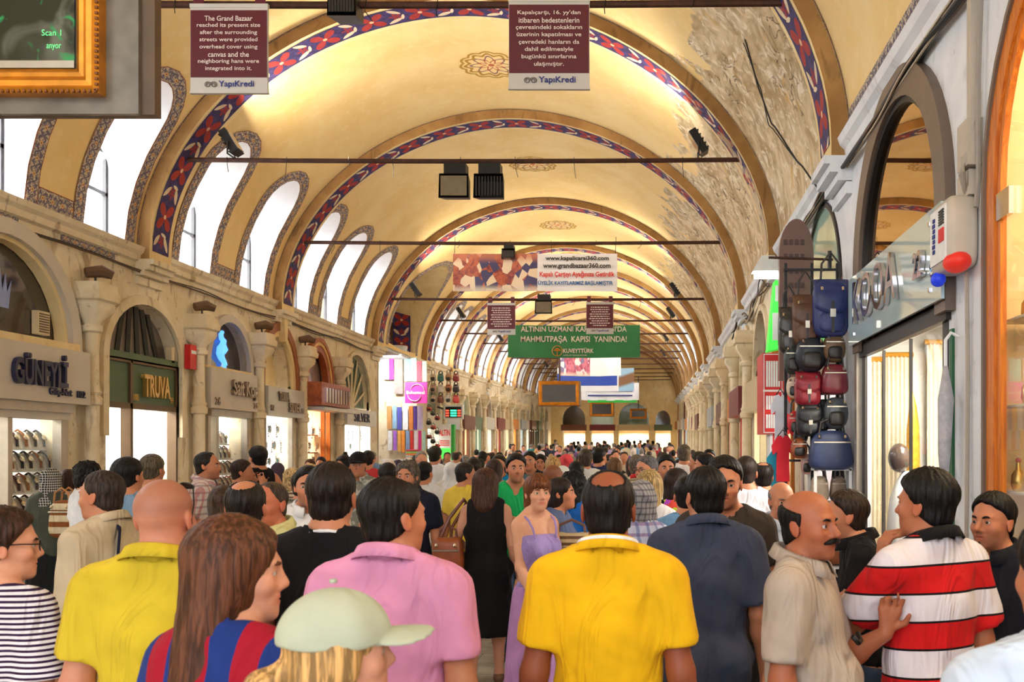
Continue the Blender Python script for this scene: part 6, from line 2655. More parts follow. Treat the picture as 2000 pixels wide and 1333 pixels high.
    if bottom and legs:
        bm = bottom['mat']
        if bottom.get('kind') == 'skirt':
            hem = bottom.get('hem', .12)
            w0, w1 = bottom.get('skirt', (.15, .26))
            za = 1.02
            def sk2(x, y, z, e_=0.0):
                t = np.clip((za - z) / (za - hem), 0, 1)
                r = w0 + (w1 - w0) * t ** .5
                th = np.arctan2(y * 1.25, x)
                rr = np.sqrt(x ** 2 + (y * 1.25) ** 2)
                d = (rr - r * (1 + .05 * t * np.sin(th * 13 + 1.3) + .02 * np.sin(th * 5))) * .9
                return np.maximum(np.maximum(d, z - za), hem - z)
            G = Field(A, [(np.array((-w1 * 1.1, -w1 * .9, hem)), np.array((w1 * 1.1, w1 * .9, za)), sk2, .01)] + [T[0] + (.04,)], .03, .05, .004)
            G.cut(z_cut(G, za), .006)
            covers.append(G)
            V2, Q2 = G.mesh()
            mesh_obj('skirt', V2, Q2, bm, root, s)
        else:
            ln = bottom.get('len', .06)
            e = bottom.get('e', .010)
            pr = [T[0] + (.05,)] + [T[-1] + (.04,), T[-2] + (.04,)]
            for side, (hp, kn, an, toe, lp, ft) in legj.items():
                fl = bottom.get('flare', .018)
                pr.append(lp[0] + (.04,))
                f = max(0.02, 1 - max(0, (ln - .06)) / max(.05, kn[2] - an[2]))
                end = tuple(kn[i] + (an[i] - kn[i]) * min(1.0, f) for i in range(3)) if not sit else an
                pr.append(cutcone(kn, end, .056, .045 + fl) + (.03,))
            G = Field(A, pr, .04, .04, e)
            G.D = G.D + (np.sin(G.z * 55 + G.y * 30) * np.sin(G.x * 25) * .003).astype(np.float32)
            G.cut(G.z - bottom.get('waist', (top['hem'] if top and top.get('hem', .88) > .6 and 'hem' in top else .88) + .004 if top else 1.02), .005)
            covers.append(G)
            V2, Q2 = G.mesh()
            mesh_obj('trousers' if ln < .3 else 'shorts', V2, Q2, bm, root, s)
    if shoes and legs:
        sm = plain('shoe_%d_%d_%d' % shoes, srgb(*shoes), .5)
        for side, (hp, kn, an, toe, lp, ft) in legj.items():
            G = Field(A, [p + (.02,) for p in ft], .02, .03, .007)
            G.cut(-(G.z - .003), .002)
            G.cut(G.z - .085 - max(0, an[2] - .085), .004)
            covers.append(G)
            V2, Q2 = G.mesh()
            if len(V2):
                mesh_obj('shoe', V2, Q2, sm, root, s)
    # skin that lies well under the clothes is not meshed
    hid = np.zeros(len(V), bool)
    for G in covers:
        ix = [np.clip(np.searchsorted(G.a[k], V[:, k]), 0, len(G.a[k]) - 1) for k in range(3)]
        inr = np.all([(V[:, k] > G.a[k][0]) & (V[:, k] < G.a[k][-1]) for k in range(3)], 0)
        hid |= inr & (G.D[ix[0], ix[1], ix[2]] < -.006)
    Q = Q[~hid[Q].all(1)]
    used = np.unique(Q)
    remap = np.zeros(len(V), np.int64)
    remap[used] = np.arange(len(used))
    V, Q = V[used], remap[Q]
    mesh_obj('body', V, Q, M_SKIN, root, s, skin_colors(V, hc, R, SKINS[skin] if isinstance(skin, str) else skin, female, stubble, bald))
    root['_s'] = s
    PEOPLE.append(root)
    return root


def z_cut(G, za):
    return G.z - za


def head_part(root, name, pts, r, mat, yawp, n=6, closed=False):
    """a small tube fixed to a person's head, in head-local coordinates"""
    R = Matrix([list(map(float, q)) for q in rot3(*yawp)])
    hc = Vector(root['_hc'][:])
    s = root['_s']
    b = MB()
    b.tube([(hc + R @ Vector(p)) * s for p in pts], [q * s for q in r] if isinstance(r, (list, tuple)) else r * s, n)
    return b.build(name, mat, root, smooth='all')


def body_tube(root, name, pts, r, mat, n=6, squash=None):
    s = root['_s']
    b = MB()
    b.tube([Vector(p) * s for p in pts], r * s if not isinstance(r, (list, tuple)) else [q * s for q in r], n, squash=squash)
    return b.build(name, mat, root, smooth='all')


def glasses(root, yawp, mat, up=0.0, back=0.0, dark=False):
    """spectacles on the nose, or pushed up on the head"""
    R = Matrix([list(map(float, q)) for q in rot3(*yawp)])
    hc = Vector(root['_hc'][:])
    s = root['_s']
    if up:
        R2 = R @ Matrix.Rotation(up, 3, 'X')
    else:
        R2 = R
    P = lambda p: (hc + R2 @ Vector(p)) * s
    b = MB()
    for sx in (-1, 1):
        ring = [P((sx * .032 + .024 * cos(2 * pi * k / 14), .102 + back - .004 * abs(cos(2 * pi * k / 14)), .000 + .017 * sin(2 * pi * k / 14))) for k in range(15)]
        b.tube(ring, .002 * s, 5, caps=False)
        b.tube([P((sx * .056, .098 + back, .006)), P((sx * .078, .04, .008)), P((sx * .084, -.012, .004)), P((sx * .082, -.03, -.018))], .0022 * s, 5)
    b.tube([P((-.009, .103 + back, .004)), P((.009, .103 + back, .004))], .002 * s, 5)
    o = b.build('glasses', mat, root)
    l = MB()
    for sx in (-1, 1):
        pts = [P((sx * .032 + .023 * cos(2 * pi * k / 14), .101 + back, .016 * sin(2 * pi * k / 14))) for k in range(14)]
        l.poly(pts)
    l.build('lens', plain('dark_lens', srgb(40, 30, 26), .05) if dark else glass('spectacle_lens', (.95, .96, .97), .08), o)
    return o
# ------------------------------------------------------------------ the cast
C = lambda n, *c, **k: m_cloth(n, c, **k)
DARK, BLK, BRN = (26, 20, 20), (20, 17, 18), (70, 46, 34)
JEANS = C('jeans', 64, 82, 112)
CHAR = C('charcoal', 52, 50, 52)
KHAKI = C('khaki', 158, 142, 112)
GREYT = C('grey_trousers', 122, 112, 106)
WHT = C('white_cotton', 236, 234, 236)
BLACKC = C('black_cotton', 20, 17, 21)
NAVYC = C('navy_cotton', 26, 28, 46)

def polo(m, **k):
    d = dict(mat=m, collar=m, sleeve=.72, e=.018)
    d.update(k)
    return d

def tee(m, **k):
    d = dict(mat=m, sleeve=.62, e=.016)
    d.update(k)
    return d

TRO = lambda m=CHAR, **k: dict(mat=m, **k)
SKIRT = lambda m, **k: dict(kind='skirt', mat=m, **k)

# 1 striped woman at the left edge
p = person('woman in purple and white striped top with short brown hair, left edge', 0, 2.9, 1.63, -.2, 0, 'fair', ('short', (62, 38, 28), dict(thick=.018, nape=.115)), (-.75, -.05),
           tee(C('purple_stripes', 232, 226, 232, kind='hstripe', c2=(50, 24, 58), scale=62), sleeve=.8, loose=.03, neck=1.47, nwide=1.7), TRO(JEANS), True, 1.12, face=True)
glasses(p, (-.75, -.05), M_BLACK)
# 2 bald man in mustard shirt
p = person('bald man in mustard yellow polo seen from behind, sunglasses on head', 318, 2.77, 1.735, .06, 0, (208, 140, 112), ('none', DARK), (-.05, .02),
           polo(C('mustard_pique', 206, 178, 44), hem=.86), TRO(KHAKI), False, 1.22, bald=.75)
glasses(p, (-.05, .02), M_BLACK, up=.95, back=.012, dark=True)
# 3 long-haired woman close to the lens
p = person('woman with long brown hair and red and blue striped top, very close', 452, 2.02, 1.665, -.35, 0, 'fair', ('long', (96, 56, 36), dict(wide=1.08, thick=.014, len=.86)), (-.85, -.05),
           tee(C('barca_stripes', 30, 52, 120, kind='vstripe', c2=(158, 20, 40), scale=8.5), sleeve=.75, loose=.03), TRO(JEANS), True, 1.1, face=True)
# 4 woman in pale cap
p = person('woman in a pale green-grey cap with blond ponytail, bottom of the picture', 652, 1.72, 1.545, -.55, 0, 'fair',
           ('cap', plain('pale_cap_cotton', srgb(182, 186, 162), .9, 0, .05, 12, .2), dict(thick=.012), ('pony', (208, 160, 98), dict(thick=.006, tail=[((0, -.10, -.02), (-.01, -.155, -.06), .022, .034), ((-.01, -.155, -.06), (-.015, -.17, -.16), .036, .012)]))),
           (-.55, .02), tee(WHT, sleeve=.6), TRO(JEANS), True, 1.0, face=True)
head_part(p, 'cap_button', [(0, -.012, .148), (0, -.012, .156)], .008, plain('pale_cap_cotton', srgb(182, 186, 162), .9), (-.55, .02))
# 5 man in pink polo
p = person('man in pink polo with thinning slick black hair, seen from behind', 765, 2.78, 1.735, -.12, 0, 'tan', ('balding', DARK, dict(thick=.009, nape=.12, spot=(.03, .125, .045, .045))), (-.55, 0),
           polo(C('pink_pique', 226, 150, 188), hem=.86), TRO(CHAR), False, 1.2, face=True)
# 6 man in black t-shirt
p = person('man in black t-shirt with cropped dark hair, behind the long-haired woman', 645, 3.25, 1.775, .02, 0, 'tan', ('short', (34, 24, 22), dict(thick=.007)), (.05, 0),
           tee(BLACKC, e=.02, loose=.02), TRO(CHAR), False, 1.15)
body_tube(p, 'undershirt_neckline', [(.072 * cos(a), -.018 + .076 * sin(a), 1.499 - .3 * .076 * sin(a)) for a in [radians(190 + 20 * k) for k in range(9)]], .007, WHT)
# 7 man in bright yellow polo
p = person('man in bright yellow polo with a bald spot, centre foreground', 1188, 2.86, 1.755, 0, 0, (150, 82, 54), ('balding', DARK, dict(thick=.006, spot=(-.055, .100, .052, .050))), (0, 0),
           polo(C('canary_pique', 240, 184, 18), tipping=WHT, hem=.84), TRO(JEANS), False, 1.08)
# 8 man in slate shirt
p = person('man in slate blue shirt seen from behind, right of the yellow polo', 1378, 3.9, 1.745, .1, 0, 'tan', ('short', BLK, dict(thick=.011)), (.22, 0),
           polo(C('slate_shirt', 60, 66, 88), sleeve=.85, hem=.78, loose=.022, e=.022, fold=.009), TRO(GREYT), False, 1.08, face=True)
# 9 man facing, dark brown tee
p = person('dark haired man in brown-black t-shirt facing the camera, behind the slate shirt', 1416, 4.45, 1.785, pi - .2, 0, 'tan', ('short', BLK, dict(thick=.012, fringe=-.006)), (.12, -.12),
           tee(C('umber_tee', 62, 52, 46)), TRO(CHAR), False, 1.05, face=True, stubble=.6, armL='bent', nose=1.1)
# 10 moustached man
ARM10 = ((.215, .08, 1.12), (.16, .25, 1.24), (-.05, .2, 1), (-.9, .3, .1), .2)
p = person('balding man with black moustache in beige polo, gesturing', 1572, 3.1, 1.685, -1.98, 0, (176, 104, 72), ('ring', BLK, dict(thick=.010)), (-.33, -.02),
           polo(C('beige_pique', 182, 166, 152), hem=.8, sleeve=.8), TRO(KHAKI), False, 1.15, .75, face=True, stubble=.25, armR=((.235, -.02, 1.13), (.25, .07, .89), (0, .3, -1), (-1, 0, 0), .4), armL=ARM10, nose=1.15)
head_part(p, 'moustache', [(-.036, .080, -.060), (-.022, .099, -.0515), (0, .103, -.0485), (.022, .099, -.0515), (.036, .080, -.060)], [.004, .010, .0105, .010, .004], m_hair(BLK), (-.33, -.02))
body_tube(p, 'hanging_sunglasses', [(-.04, .175, 1.26), (-.02, .19, 1.235), (.02, .19, 1.235), (.04, .175, 1.26)], .009, M_BLACK)
# 11 man in red and white rugby shirt
ARM11 = ((.20, .18, 1.20), (.07, .17, 1.40), (-.1, -.1, 1), (-.8, -.3, 0), .5)
p = person('man in red and white banded polo with black collar, hand at his cheek', 1814, 3.28, 1.745, .5, 0, (188, 118, 84), ('short', BLK, dict(thick=.018, nape=.098)), (.3, 0),
           polo(C('rugby_bands', 206, 26, 28, kind='rugby', c2=(230, 220, 226), scale=5.2), collar=BLACKC, sleeve=.82, hem=.8, loose=.025), TRO(JEANS), False, 1.15, armL=ARM11, face=True)
# 12 young man at right edge
p = person('young man in black polo with chin beard, facing left at the right edge', 1942, 3.72, 1.645, 2.3, 0, (200, 132, 98), ('short', BLK, dict(thick=.013, fringe=-.008)), (-.1, .0),
           polo(C('black_pique', 28, 28, 36)), TRO(JEANS), False, 1.02, face=True, stubble=.55, nose=1.1)
head_part(p, 'chin_beard', [(0, .092, -.082), (0, .094, -.096), (0, .083, -.110)], [.004, .012, .008], m_hair(BLK), (-.1, 0))
# 13 man leaning in profile
ARM13 = ((.20, .12, 1.20), (.12, .30, 1.22), (-.1, 1, .05), (-.2, 0, -1), .25)
p = person('man in black shirt leaning with one arm stretched out, in profile', 1712, 4.3, 1.66, 1.5, 0, 'tan', ('short', (52, 38, 30), dict(thick=.013)), (0, .05),
           polo(BLACKC), TRO(JEANS), False, 1.0, face=True, stubble=.4, armR=((.20, .06, 1.15), (.14, .26, 1.06), (-.1, 1, -.1), (-1, 0, 0), .4), armL=ARM13, lean=.2)
# 14 shoulder at the right bottom corner
p = person('person in pale blue shirt, only a shoulder showing in the bottom right corner', 2085, 1.72, 1.70, .1, 0, 'tan', ('short', BLK, {}), (0, 0), polo(C('pale_blue_shirt', 208, 220, 238), sleeve=.85), TRO(CHAR), False, 1.15)

# 15 woman in black dress
ARM15 = ((.27, -.02, 1.16), (.20, .16, 1.12), (-.5, .8, 0), (-.4, 0, -.6), .7)
p15 = person('woman in black sleeveless dress with wavy brown hair, walking away', 950, 7.2, 1.665, .05, 0, 'fair', ('bob', (74, 44, 32), dict(wide=1.2, thick=.016, len=1.12)), (-.25, 0),
             dict(mat=BLACKC, sleeve=0, hem=.40, skirt=(.185, .24), e=.02, arm_open=.15, name='dress', fold=.006), None, True, 1.18, armL=ARM15, shoes=(120, 80, 54), stride=.06)
# 16 woman in lilac
p16 = person('woman in lilac strap top and long lilac skirt looking back at the camera', 1048, 5.8, 1.668, -2.45, 0, (226, 168, 136), ('medium', (116, 66, 38), dict(bangs=1, thick=.012, len=.72, wide=.96, ears=1)), (-.28, -.02),
             dict(mat=C('lilac_jersey', 160, 138, 200), sleeve=0, bust=1.35, hem=.98, arm_open=.135, name='top', e=.008), SKIRT(C('lilac_crinkle', 190, 140, 200), hem=.06, skirt=(.145, .24)), True, .8, face=True,
             armR=((.19, .02, 1.15), (.12, .16, .95), (-.3, .5, -.8), (-1, 0, 0), .4), iris='green', shoes=(150, 120, 100))
# 17 woman with striped bag
p17 = person('woman in denim top carrying a striped bag, in profile beside the lilac woman', 1092, 6.4, 1.63, -1.75, 1, 'tan', ('pony', (40, 28, 26), dict(thick=.006, tail=[((0, -.10, .03), (0, -.125, .02), .03, .025)], ears=1)), (.1, .05),
             tee(C('denim_top', 84, 98, 138), sleeve=.45, hem=1.0), SKIRT(NAVYC, hem=.4, skirt=(.16, .24)), True, 1.1, face=True, armR='bent')
# 18 man in green
person('man in green v-neck t-shirt with folded arms, facing the camera', 1008, 7.95, 1.785, pi + .12, 1, 'tan', ('short', BLK, dict(thick=.014)), (.15, 0),
       tee(C('emerald_tee', 26, 168, 92), vneck=.11), TRO(JEANS), False, 1.0, armR='chest', armL='chest', face=True, stubble=.45)
person('woman with long curly black hair in bright blue top', 1120, 7.0, 1.65, -.3, 1, 'tan', ('curly', BLK, dict(thick=.02, len=1.5)), (-.2, 0), tee(C('azure_top', 30, 100, 190), sleeve=0), TRO(CHAR), True, 1.0)
person('bald brown-skinned man behind the lilac woman', 1079, 8.5, 1.69, -.9, 1, 'brown', ('none', DARK), (0, .15), tee(C('plum_tee', 80, 60, 80)), TRO(CHAR), False, 1.05, bald=.6)
# 21 bearded man navy polo
person('bearded grey-haired man in navy polo and khaki trousers facing the camera', 797, 7.3, 1.735, pi - .12, 1, 'tan', ('curly', (96, 84, 74), dict(thick=.010, len=.45, wide=.82, ears=1, open=1.12)), (.05, -.05), polo(NAVYC), TRO(KHAKI), False, 1.12, face=True, stubble=.85)
person('woman in a long white headscarf and pale tunic, walking away', 880, 12.2, 1.65, .1, 1, 'fair', ('hijab', WHT, dict(drape=.18)), (0, 0), tee(C('ivory_tunic', 226, 218, 204), sleeve=1.9, hem=.62), SKIRT(CHAR, hem=.1), True, 1.05)
person('man in yellow t-shirt with cropped hair turned to the right', 908, 8.9, 1.70, -.55, 1, 'tan', ('buzz', (44, 36, 34), dict(thick=.007)), (-.5, 0), tee(C('lemon_tee', 232, 196, 72)), TRO(CHAR), False, 1.05, armR='bent', face=True)
# left group
person('woman in black and white checked headscarf with grey-green jacket', 98, 8.9, 1.63, .1, 1, 'fair', ('hijab', C('keffiyeh_check', 36, 36, 36, kind='plaid', c2=(226, 220, 212), scale=42), dict(drape=.15)), (.1, 0),
       tee(C('moss_jacket', 74, 78, 66), sleeve=1.95, hem=.86, loose=.018), SKIRT(C('black_skirt', 30, 32, 34), hem=.05, skirt=(.17, .26)), True, 1.1)
person('woman with long dark brown hair beside the checked headscarf', 135, 9.3, 1.62, -.6, 1, 'fair', ('long', (58, 36, 28), dict(len=.7)), (0, 0), tee(C('rose_grey_top', 196, 172, 160), sleeve=1.0), TRO(JEANS), True, .95)
p27 = person('man in sand jacket with shoulder strap, in left profile', 203, 4.45, 1.715, 1.35, 0, 'tan', ('short', (56, 42, 36), dict(thick=.009, receding=1)), (.12, -.05), polo(C('sand_jacket', 196, 178, 150), sleeve=1.95, loose=.022, e=.024), TRO(KHAKI), False, 1.08, face=True)
body_tube(p27, 'shoulder_strap', [(.15, .14, 1.18), (.10, .145, 1.36), (.05, .05, 1.53), (-.03, -.12, 1.47), (-.10, -.165, 1.25), (-.15, -.16, 1.02)], .026, NAVYC, squash=.25)
person('man with black hair in a slate t-shirt near the green shop', 249, 6.2, 1.765, .15, 1, 'tan', ('short', BLK, dict(thick=.015, nape=.095)), (-.35, 0), tee(C('blue_grey_tee', 120, 150, 178)), TRO(JEANS), False, 1.0)
person('grey-brown haired man in orange-brown shirt near the bright shop', 296, 7.6, 1.78, 0, 1, 'tan', ('short', (92, 80, 64), dict(thick=.013)), (-.1, 0), tee(C('tan_tee', 206, 160, 112)), TRO(CHAR), False, 1.05)
person('dark curly haired man by the beige fronted shop', 170, 7.8, 1.72, -.7, 1, 'fair', ('curly', BLK, dict(thick=.012, len=.3, wide=.8, ears=1)), (-.5, 0), tee(WHT), TRO(JEANS), False, .95)
person('man in pale checked shirt standing in right profile', 402, 8.3, 1.80, -1.45, 1, 'tan', ('short', (40, 34, 32), dict(thick=.009, receding=1)), (0, 0), polo(C('pink_check', 232, 220, 218, kind='plaid', c2=(150, 120, 140), scale=16, c3=(190, 90, 100)), sleeve=.85), TRO(KHAKI), False, 1.05, armR='bent', face=True, stubble=.5)
person('person in grey t-shirt with both hands raised to the face', 470, 9.1, 1.72, -.9, 1, 'tan', ('short', (52, 36, 30), dict(thick=.012)), (-.3, 0), tee(C('dove_tee', 168, 162, 154)), TRO(JEANS), False, 1.05, armR='raise', armL='raise')
person('tall dark haired man in black vest by the silver sign', 505, 10.2, 1.86, .9, 1, 'tan', ('short', BLK, dict(thick=.016)), (0, 0), tee(BLACKC, sleeve=0), TRO(JEANS), False, 1.0, face=True, armR='hip')
p = person('short woman with brown bob and black top with pale strap', 436, 5.5, 1.60, .1, 1, 'tan', ('medium', (66, 46, 34), dict(thick=.016)), (.1, 0), tee(BLACKC), TRO(CHAR), True, 1.0)
body_tube(p, 'pale_strap', [(.10, .06, 1.40), (.09, -.02, 1.485), (.05, -.11, 1.38), (-.04, -.13, 1.2)], .012, WHT, squash=.3)
person('balding dark haired man behind the long-haired woman', 478, 3.85, 1.695, 0, 0, 'tan', ('balding', (34, 26, 24), dict(thick=.006, spot=(-.03, .12, .05, .062))), (.1, .12), tee(C('olive_drab_tee', 120, 112, 84)), TRO(CHAR), False, 1.1)
person('red-faced bald man in pale yellow-green shirt facing the camera', 532, 4.75, 1.655, pi - .5, 0, (192, 112, 82), ('buzz', (72, 56, 48), dict(thick=.004, receding=1)), (.2, 0), polo(C('celery_shirt', 206, 200, 142)), TRO(KHAKI), False, 1.15, face=True)
person('man in white shirt with dark hair half hidden by the cropped head', 603, 5.5, 1.72, pi + .35, 1, 'tan', ('short', BLK, dict(thick=.013)), (0, 0), polo(WHT, sleeve=1.9), TRO(CHAR), False, 1.05, face=True, stubble=.5)
person('woman with short blond curls in brown striped top', 572, 9.2, 1.63, -.2, 1, 'fair', ('curly', (214, 180, 128), dict(thick=.014, len=.4, wide=.85)), (-.2, 0), tee(C('brown_stripes', 214, 196, 170, kind='hstripe', c2=(120, 96, 76), scale=26)), TRO(CHAR), True, 1.05)
person('woman with blond curls in pale jacket beside the striped top', 604, 9.9, 1.66, -1.0, 1, 'fair', ('curly', (224, 190, 132), dict(thick=.016, len=.4, wide=.88)), (-.3, 0), tee(C('cream_jacket', 222, 214, 196), sleeve=1.9), TRO(JEANS), True, 1.0)
person('man in grey plaid shirt behind the cropped head', 590, 7.0, 1.66, .2, 1, 'tan', ('short', (50, 42, 38), {}), (0, 0), tee(C('grey_plaid', 150, 146, 130, kind='plaid', c2=(60, 62, 56), scale=14)), TRO(JEANS), False, 1.0)
person('man in dark flat cap and printed grey shirt facing the camera', 700, 9.5, 1.79, pi + .15, 1, 'tan', ('cap', BLACKC, dict(thick=.012), ('short', (80, 70, 62), {})), (0, 0), polo(C('leaf_print', 196, 196, 188, kind='blotch', c2=(140, 140, 132), scale=22)), TRO(C('lemon_trousers', 200, 188, 110)), False, 1.05, face=True)
person('woman with topknot in black strap top by the silver shop', 672, 10.3, 1.76, pi - .3, 1, 'tan', ('pony', BLK, dict(thick=.008, tail=[((0, -.03, .11), (0, -.04, .14), .03, .025)], ears=1)), (0, 0), tee(BLACKC, sleeve=0), TRO(JEANS), True, .95, face=True)
person('man in white t-shirt with short black hair left of the navy polo', 828, 9.4, 1.70, -.1, 1, 'tan', ('short', BLK, dict(thick=.010)), (-.2, 0), tee(WHT), TRO(C('teal_trousers', 40, 110, 140)), False, 1.0)
person('man in long white t-shirt and jeans beyond the navy polo', 849, 12.9, 1.87, -.2, 1, 'tan', ('short', (40, 34, 26), dict(thick=.014)), (0, 0), tee(WHT, hem=.74), TRO(JEANS), False, 1.0)
person('man with black hair in a black and white banded shirt', 757, 8.4, 1.70, .1, 1, 'tan', ('short', (36, 30, 28), dict(thick=.012)), (0, 0), tee(C('banded_tee', 230, 230, 230, kind='hstripe', c2=(30, 30, 34), scale=14)), TRO(CHAR), False, 1.05)
# right of the yellow polo
p = person('grey-haired man with glasses in green checked shirt facing left', 1264, 7.9, 1.77, pi - .5, 1, 'tan', ('short', (96, 92, 92), dict(thick=.010)), (-.3, 0), polo(C('green_check', 214, 220, 200, kind='plaid', c2=(40, 74, 58), scale=13)), TRO(JEANS), False, 1.15, face=True)
glasses(p, (-.3, 0), M_BLACK)
person('smiling dark haired man in white shirt behind the green check', 1300, 8.6, 1.77, pi + .15, 1, 'tan', ('short', BLK, dict(thick=.016)), (0, 0), polo(WHT, sleeve=1.9), TRO(JEANS), False, 1.0, face=True, stubble=.6)
person('woman with straw blond bob in white pleated blouse', 1268, 6.05, 1.685, -.1, 1, 'fair', ('medium', (170, 140, 90), dict(thick=.014)), (0, 0), tee(C('white_blouse', 230, 226, 230), loose=.03), TRO(CHAR), True, 1.0)
person('woman with dark hair and rainbow printed scarf over a black top', 1322, 6.75, 1.68, -.3, 1, 'tan', ('medium', (40, 26, 20), dict(thick=.014, len=.8)), (-.4, 0), tee(BLACKC, sleeve=1.9), TRO(CHAR), True, 1.05)
P_SC = PEOPLE[-1]
sc = MB()
sc.lathe([(.07, 1.53), (.10, 1.54), (.13, 1.47), (.165, 1.41), (.15, 1.36)], (0, -.01, 0), 20, sy=.85)
sc.v = [(x * P_SC['_s'], y * P_SC['_s'], z * P_SC['_s'] + .01 * sin(x * 90)) for x, y, z in sc.v]
sc.build('scarf', C('rainbow_scarf', 214, 224, 60, kind='blotch', c2=(226, 80, 70), scale=24, c3=(190, 80, 210)), P_SC, smooth='all')
person('woman in grey checked headscarf and plaid shirt with magenta sleeves', 1252, 5.1, 1.64, .05, 1, 'fair', ('hijab', C('grey_check_scarf', 150, 146, 150, kind='plaid', c2=(60, 60, 70), scale=30), dict(drape=.13)), (-.1, 0), tee(C('lilac_plaid', 186, 190, 216, kind='plaid', c2=(120, 70, 130), scale=17, c3=(70, 90, 150)), sleeve=.9, hem=.8), TRO(CHAR), True, 1.05)
person('man in light blue t-shirt half hidden by the slate shirt', 1342, 5.5, 1.66, .1, 1, 'tan', ('short', BLK, dict(thick=.009)), (0, 0), tee(C('sky_tee', 116, 164, 216)), TRO(JEANS), False, 1.1)
person('man in white t-shirt with hand on hip, seen from behind', 1458, 6.9, 1.77, .1, 1, 'tan', ('short', (44, 30, 26), dict(thick=.010)), (-.25, 0), tee(C('white_tee', 232, 226, 236)), TRO(JEANS), False, 1.05, armR='hip')
person('man with bald crown in mauve shirt beside the white t-shirt', 1492, 7.5, 1.72, .35, 1, 'tan', ('balding', (34, 26, 24), dict(thick=.011, spot=(-.03, .12, .05, .06))), (-.3, 0), tee(C('mauve_tee', 150, 120, 150)), TRO(CHAR), False, 1.0)
person('grey-haired old man facing the camera behind the moustached man', 1525, 5.5, 1.63, pi + .2, 1, 'tan', ('ring', (120, 110, 104), dict(thick=.008)), (0, -.1), polo(C('ice_shirt', 206, 216, 232)), TRO(CHAR), False, 1.0, face=True)
person('man in white shirt with arm stretched to the right, farther off', 1336, 12.0, 1.89, .0, 1, 'tan', ('short', (90, 80, 70), {}), (0, 0), tee(WHT, sleeve=1.9), TRO(C('pale_jeans', 150, 176, 206)), False, 1.1, armR=((.36, .05, 1.38), (.58, .08, 1.36), (1, .1, 0), (0, 0, -1), .2))
person('man in white t-shirt and dark shorts facing the camera by the right wall', 1385, 13.4, 1.83, pi - .1, 1, 'tan', ('short', BLK, {}), (0, 0), tee(WHT), TRO(NAVYC, len=.45), False, 1.0, face=True)
person('man in blue-white shirt walking left by the right wall', 1366, 10.6, 1.80, 1.2, 1, 'tan', ('short', (40, 32, 26), {}), (0, 0), polo(C('blue_white_shirt', 176, 192, 220)), TRO(C('pale_jeans', 150, 176, 206)), False, 1.0, face=True)
person('young man in white t-shirt in left profile by the right shops', 1378, 9.6, 1.78, 1.4, 1, 'tan', ('short', BLK, dict(thick=.013)), (0, 0), tee(C('white_tee', 232, 226, 236)), TRO(JEANS), False, .95, face=True)
person('man with arms behind in striped shirt and red collar', 1245, 9.6, 1.77, .3, 1, 'tan', ('short', (110, 96, 84), dict(thick=.008)), (-.5, 0), polo(C('ochre_stripes', 214, 204, 170, kind='hstripe', c2=(150, 130, 100), scale=18), collar=C('red_collar', 190, 40, 40)), TRO(KHAKI), False, 1.05)
person('woman with long brown hair in patterned grey dress', 1200, 11.6, 1.72, .1, 1, 'fair', ('long', (110, 76, 48), dict(len=.8)), (0, 0), tee(C('grey_print', 150, 146, 130, kind='blotch', c2=(200, 196, 180), scale=26), hem=.5), TRO(JEANS), True, 1.0)
person('man in navy t-shirt with dark hair farther along', 1170, 12.4, 1.85, -.3, 1, 'tan', ('short', BLK, {}), (-.3, 0), tee(C('royal_navy_tee', 34, 46, 86)), TRO(CHAR), False, 1.1)
person('man in loose white shirt farther along, seen from behind', 1143, 11.0, 1.83, .1, 1, 'tan', ('short', (70, 60, 52), {}), (0, 0), tee(C('loose_white', 226, 222, 216), loose=.035, e=.03, hem=.76), TRO(KHAKI), False, 1.1)
person('woman with blond hair down her back in strap top', 1080, 11.3, 1.74, .1, 1, 'fair', ('long', (196, 156, 100), dict(len=.7)), (0, 0), tee(C('sand_strap', 206, 190, 160), sleeve=0), TRO(JEANS), True, .95)
person('woman in coral red headscarf in the crowd', 1106, 13.0, 1.75, -.2, 1, 'fair', ('hijab', C('coral_scarf', 216, 74, 84), dict(drape=.17)), (0, 0), tee(C('grey_mauve', 170, 150, 160), sleeve=1.9, hem=.6), SKIRT(CHAR), True, 1.0)
person('woman in black strap top with dark plaited hair', 1126, 9.8, 1.70, 0, 1, (206, 136, 92), ('pony', BLK, dict(thick=.008, tail=[((0, -.09, .0), (0, -.12, -.1), .03, .02)], ears=1)), (-.2, 0), tee(BLACKC, sleeve=0, arm_open=.11), TRO(JEANS), True, 1.0)
person('woman in white headscarf behind the curly haired woman', 1098, 9.2, 1.65, .1, 1, 'fair', ('hijab', C('pearl_scarf', 226, 222, 214), dict(drape=.15)), (0, 0), tee(C('taupe_coat', 150, 140, 130), sleeve=1.9, hem=.5), TRO(CHAR), True, 1.0)
person('teenage boy in dark printed t-shirt facing the camera', 1035, 11.9, 1.80, pi - .1, 1, 'tan', ('short', BLK, dict(thick=.014)), (0, 0), tee(C('print_tee', 26, 34, 44, kind='blotch', c2=(90, 110, 120), scale=9)), TRO(JEANS), False, 1.0, face=True)
person('woman in lime green top facing the camera', 1055, 12.6, 1.76, pi + .1, 1, 'tan', ('long', BLK, dict(len=.6)), (0, 0), tee(C('lime_top', 110, 190, 40), sleeve=0), TRO(JEANS), True, 1.0, face=True)
person('man in bright blue t-shirt facing the camera, far left of the green v-neck', 975, 11.2, 1.76, pi, 1, 'tan', ('short', (50, 40, 30), dict(thick=.014)), (0, 0), tee(C('cyan_tee', 26, 140, 200)), TRO(CHAR), False, 1.0, face=True)
person('man in white shirt left of the wavy brown hair', 925, 10.4, 1.72, -.2, 1, 'tan', ('short', (36, 28, 22), dict(thick=.016)), (0, 0), tee(WHT, sleeve=1.9), TRO(JEANS), False, 1.1)
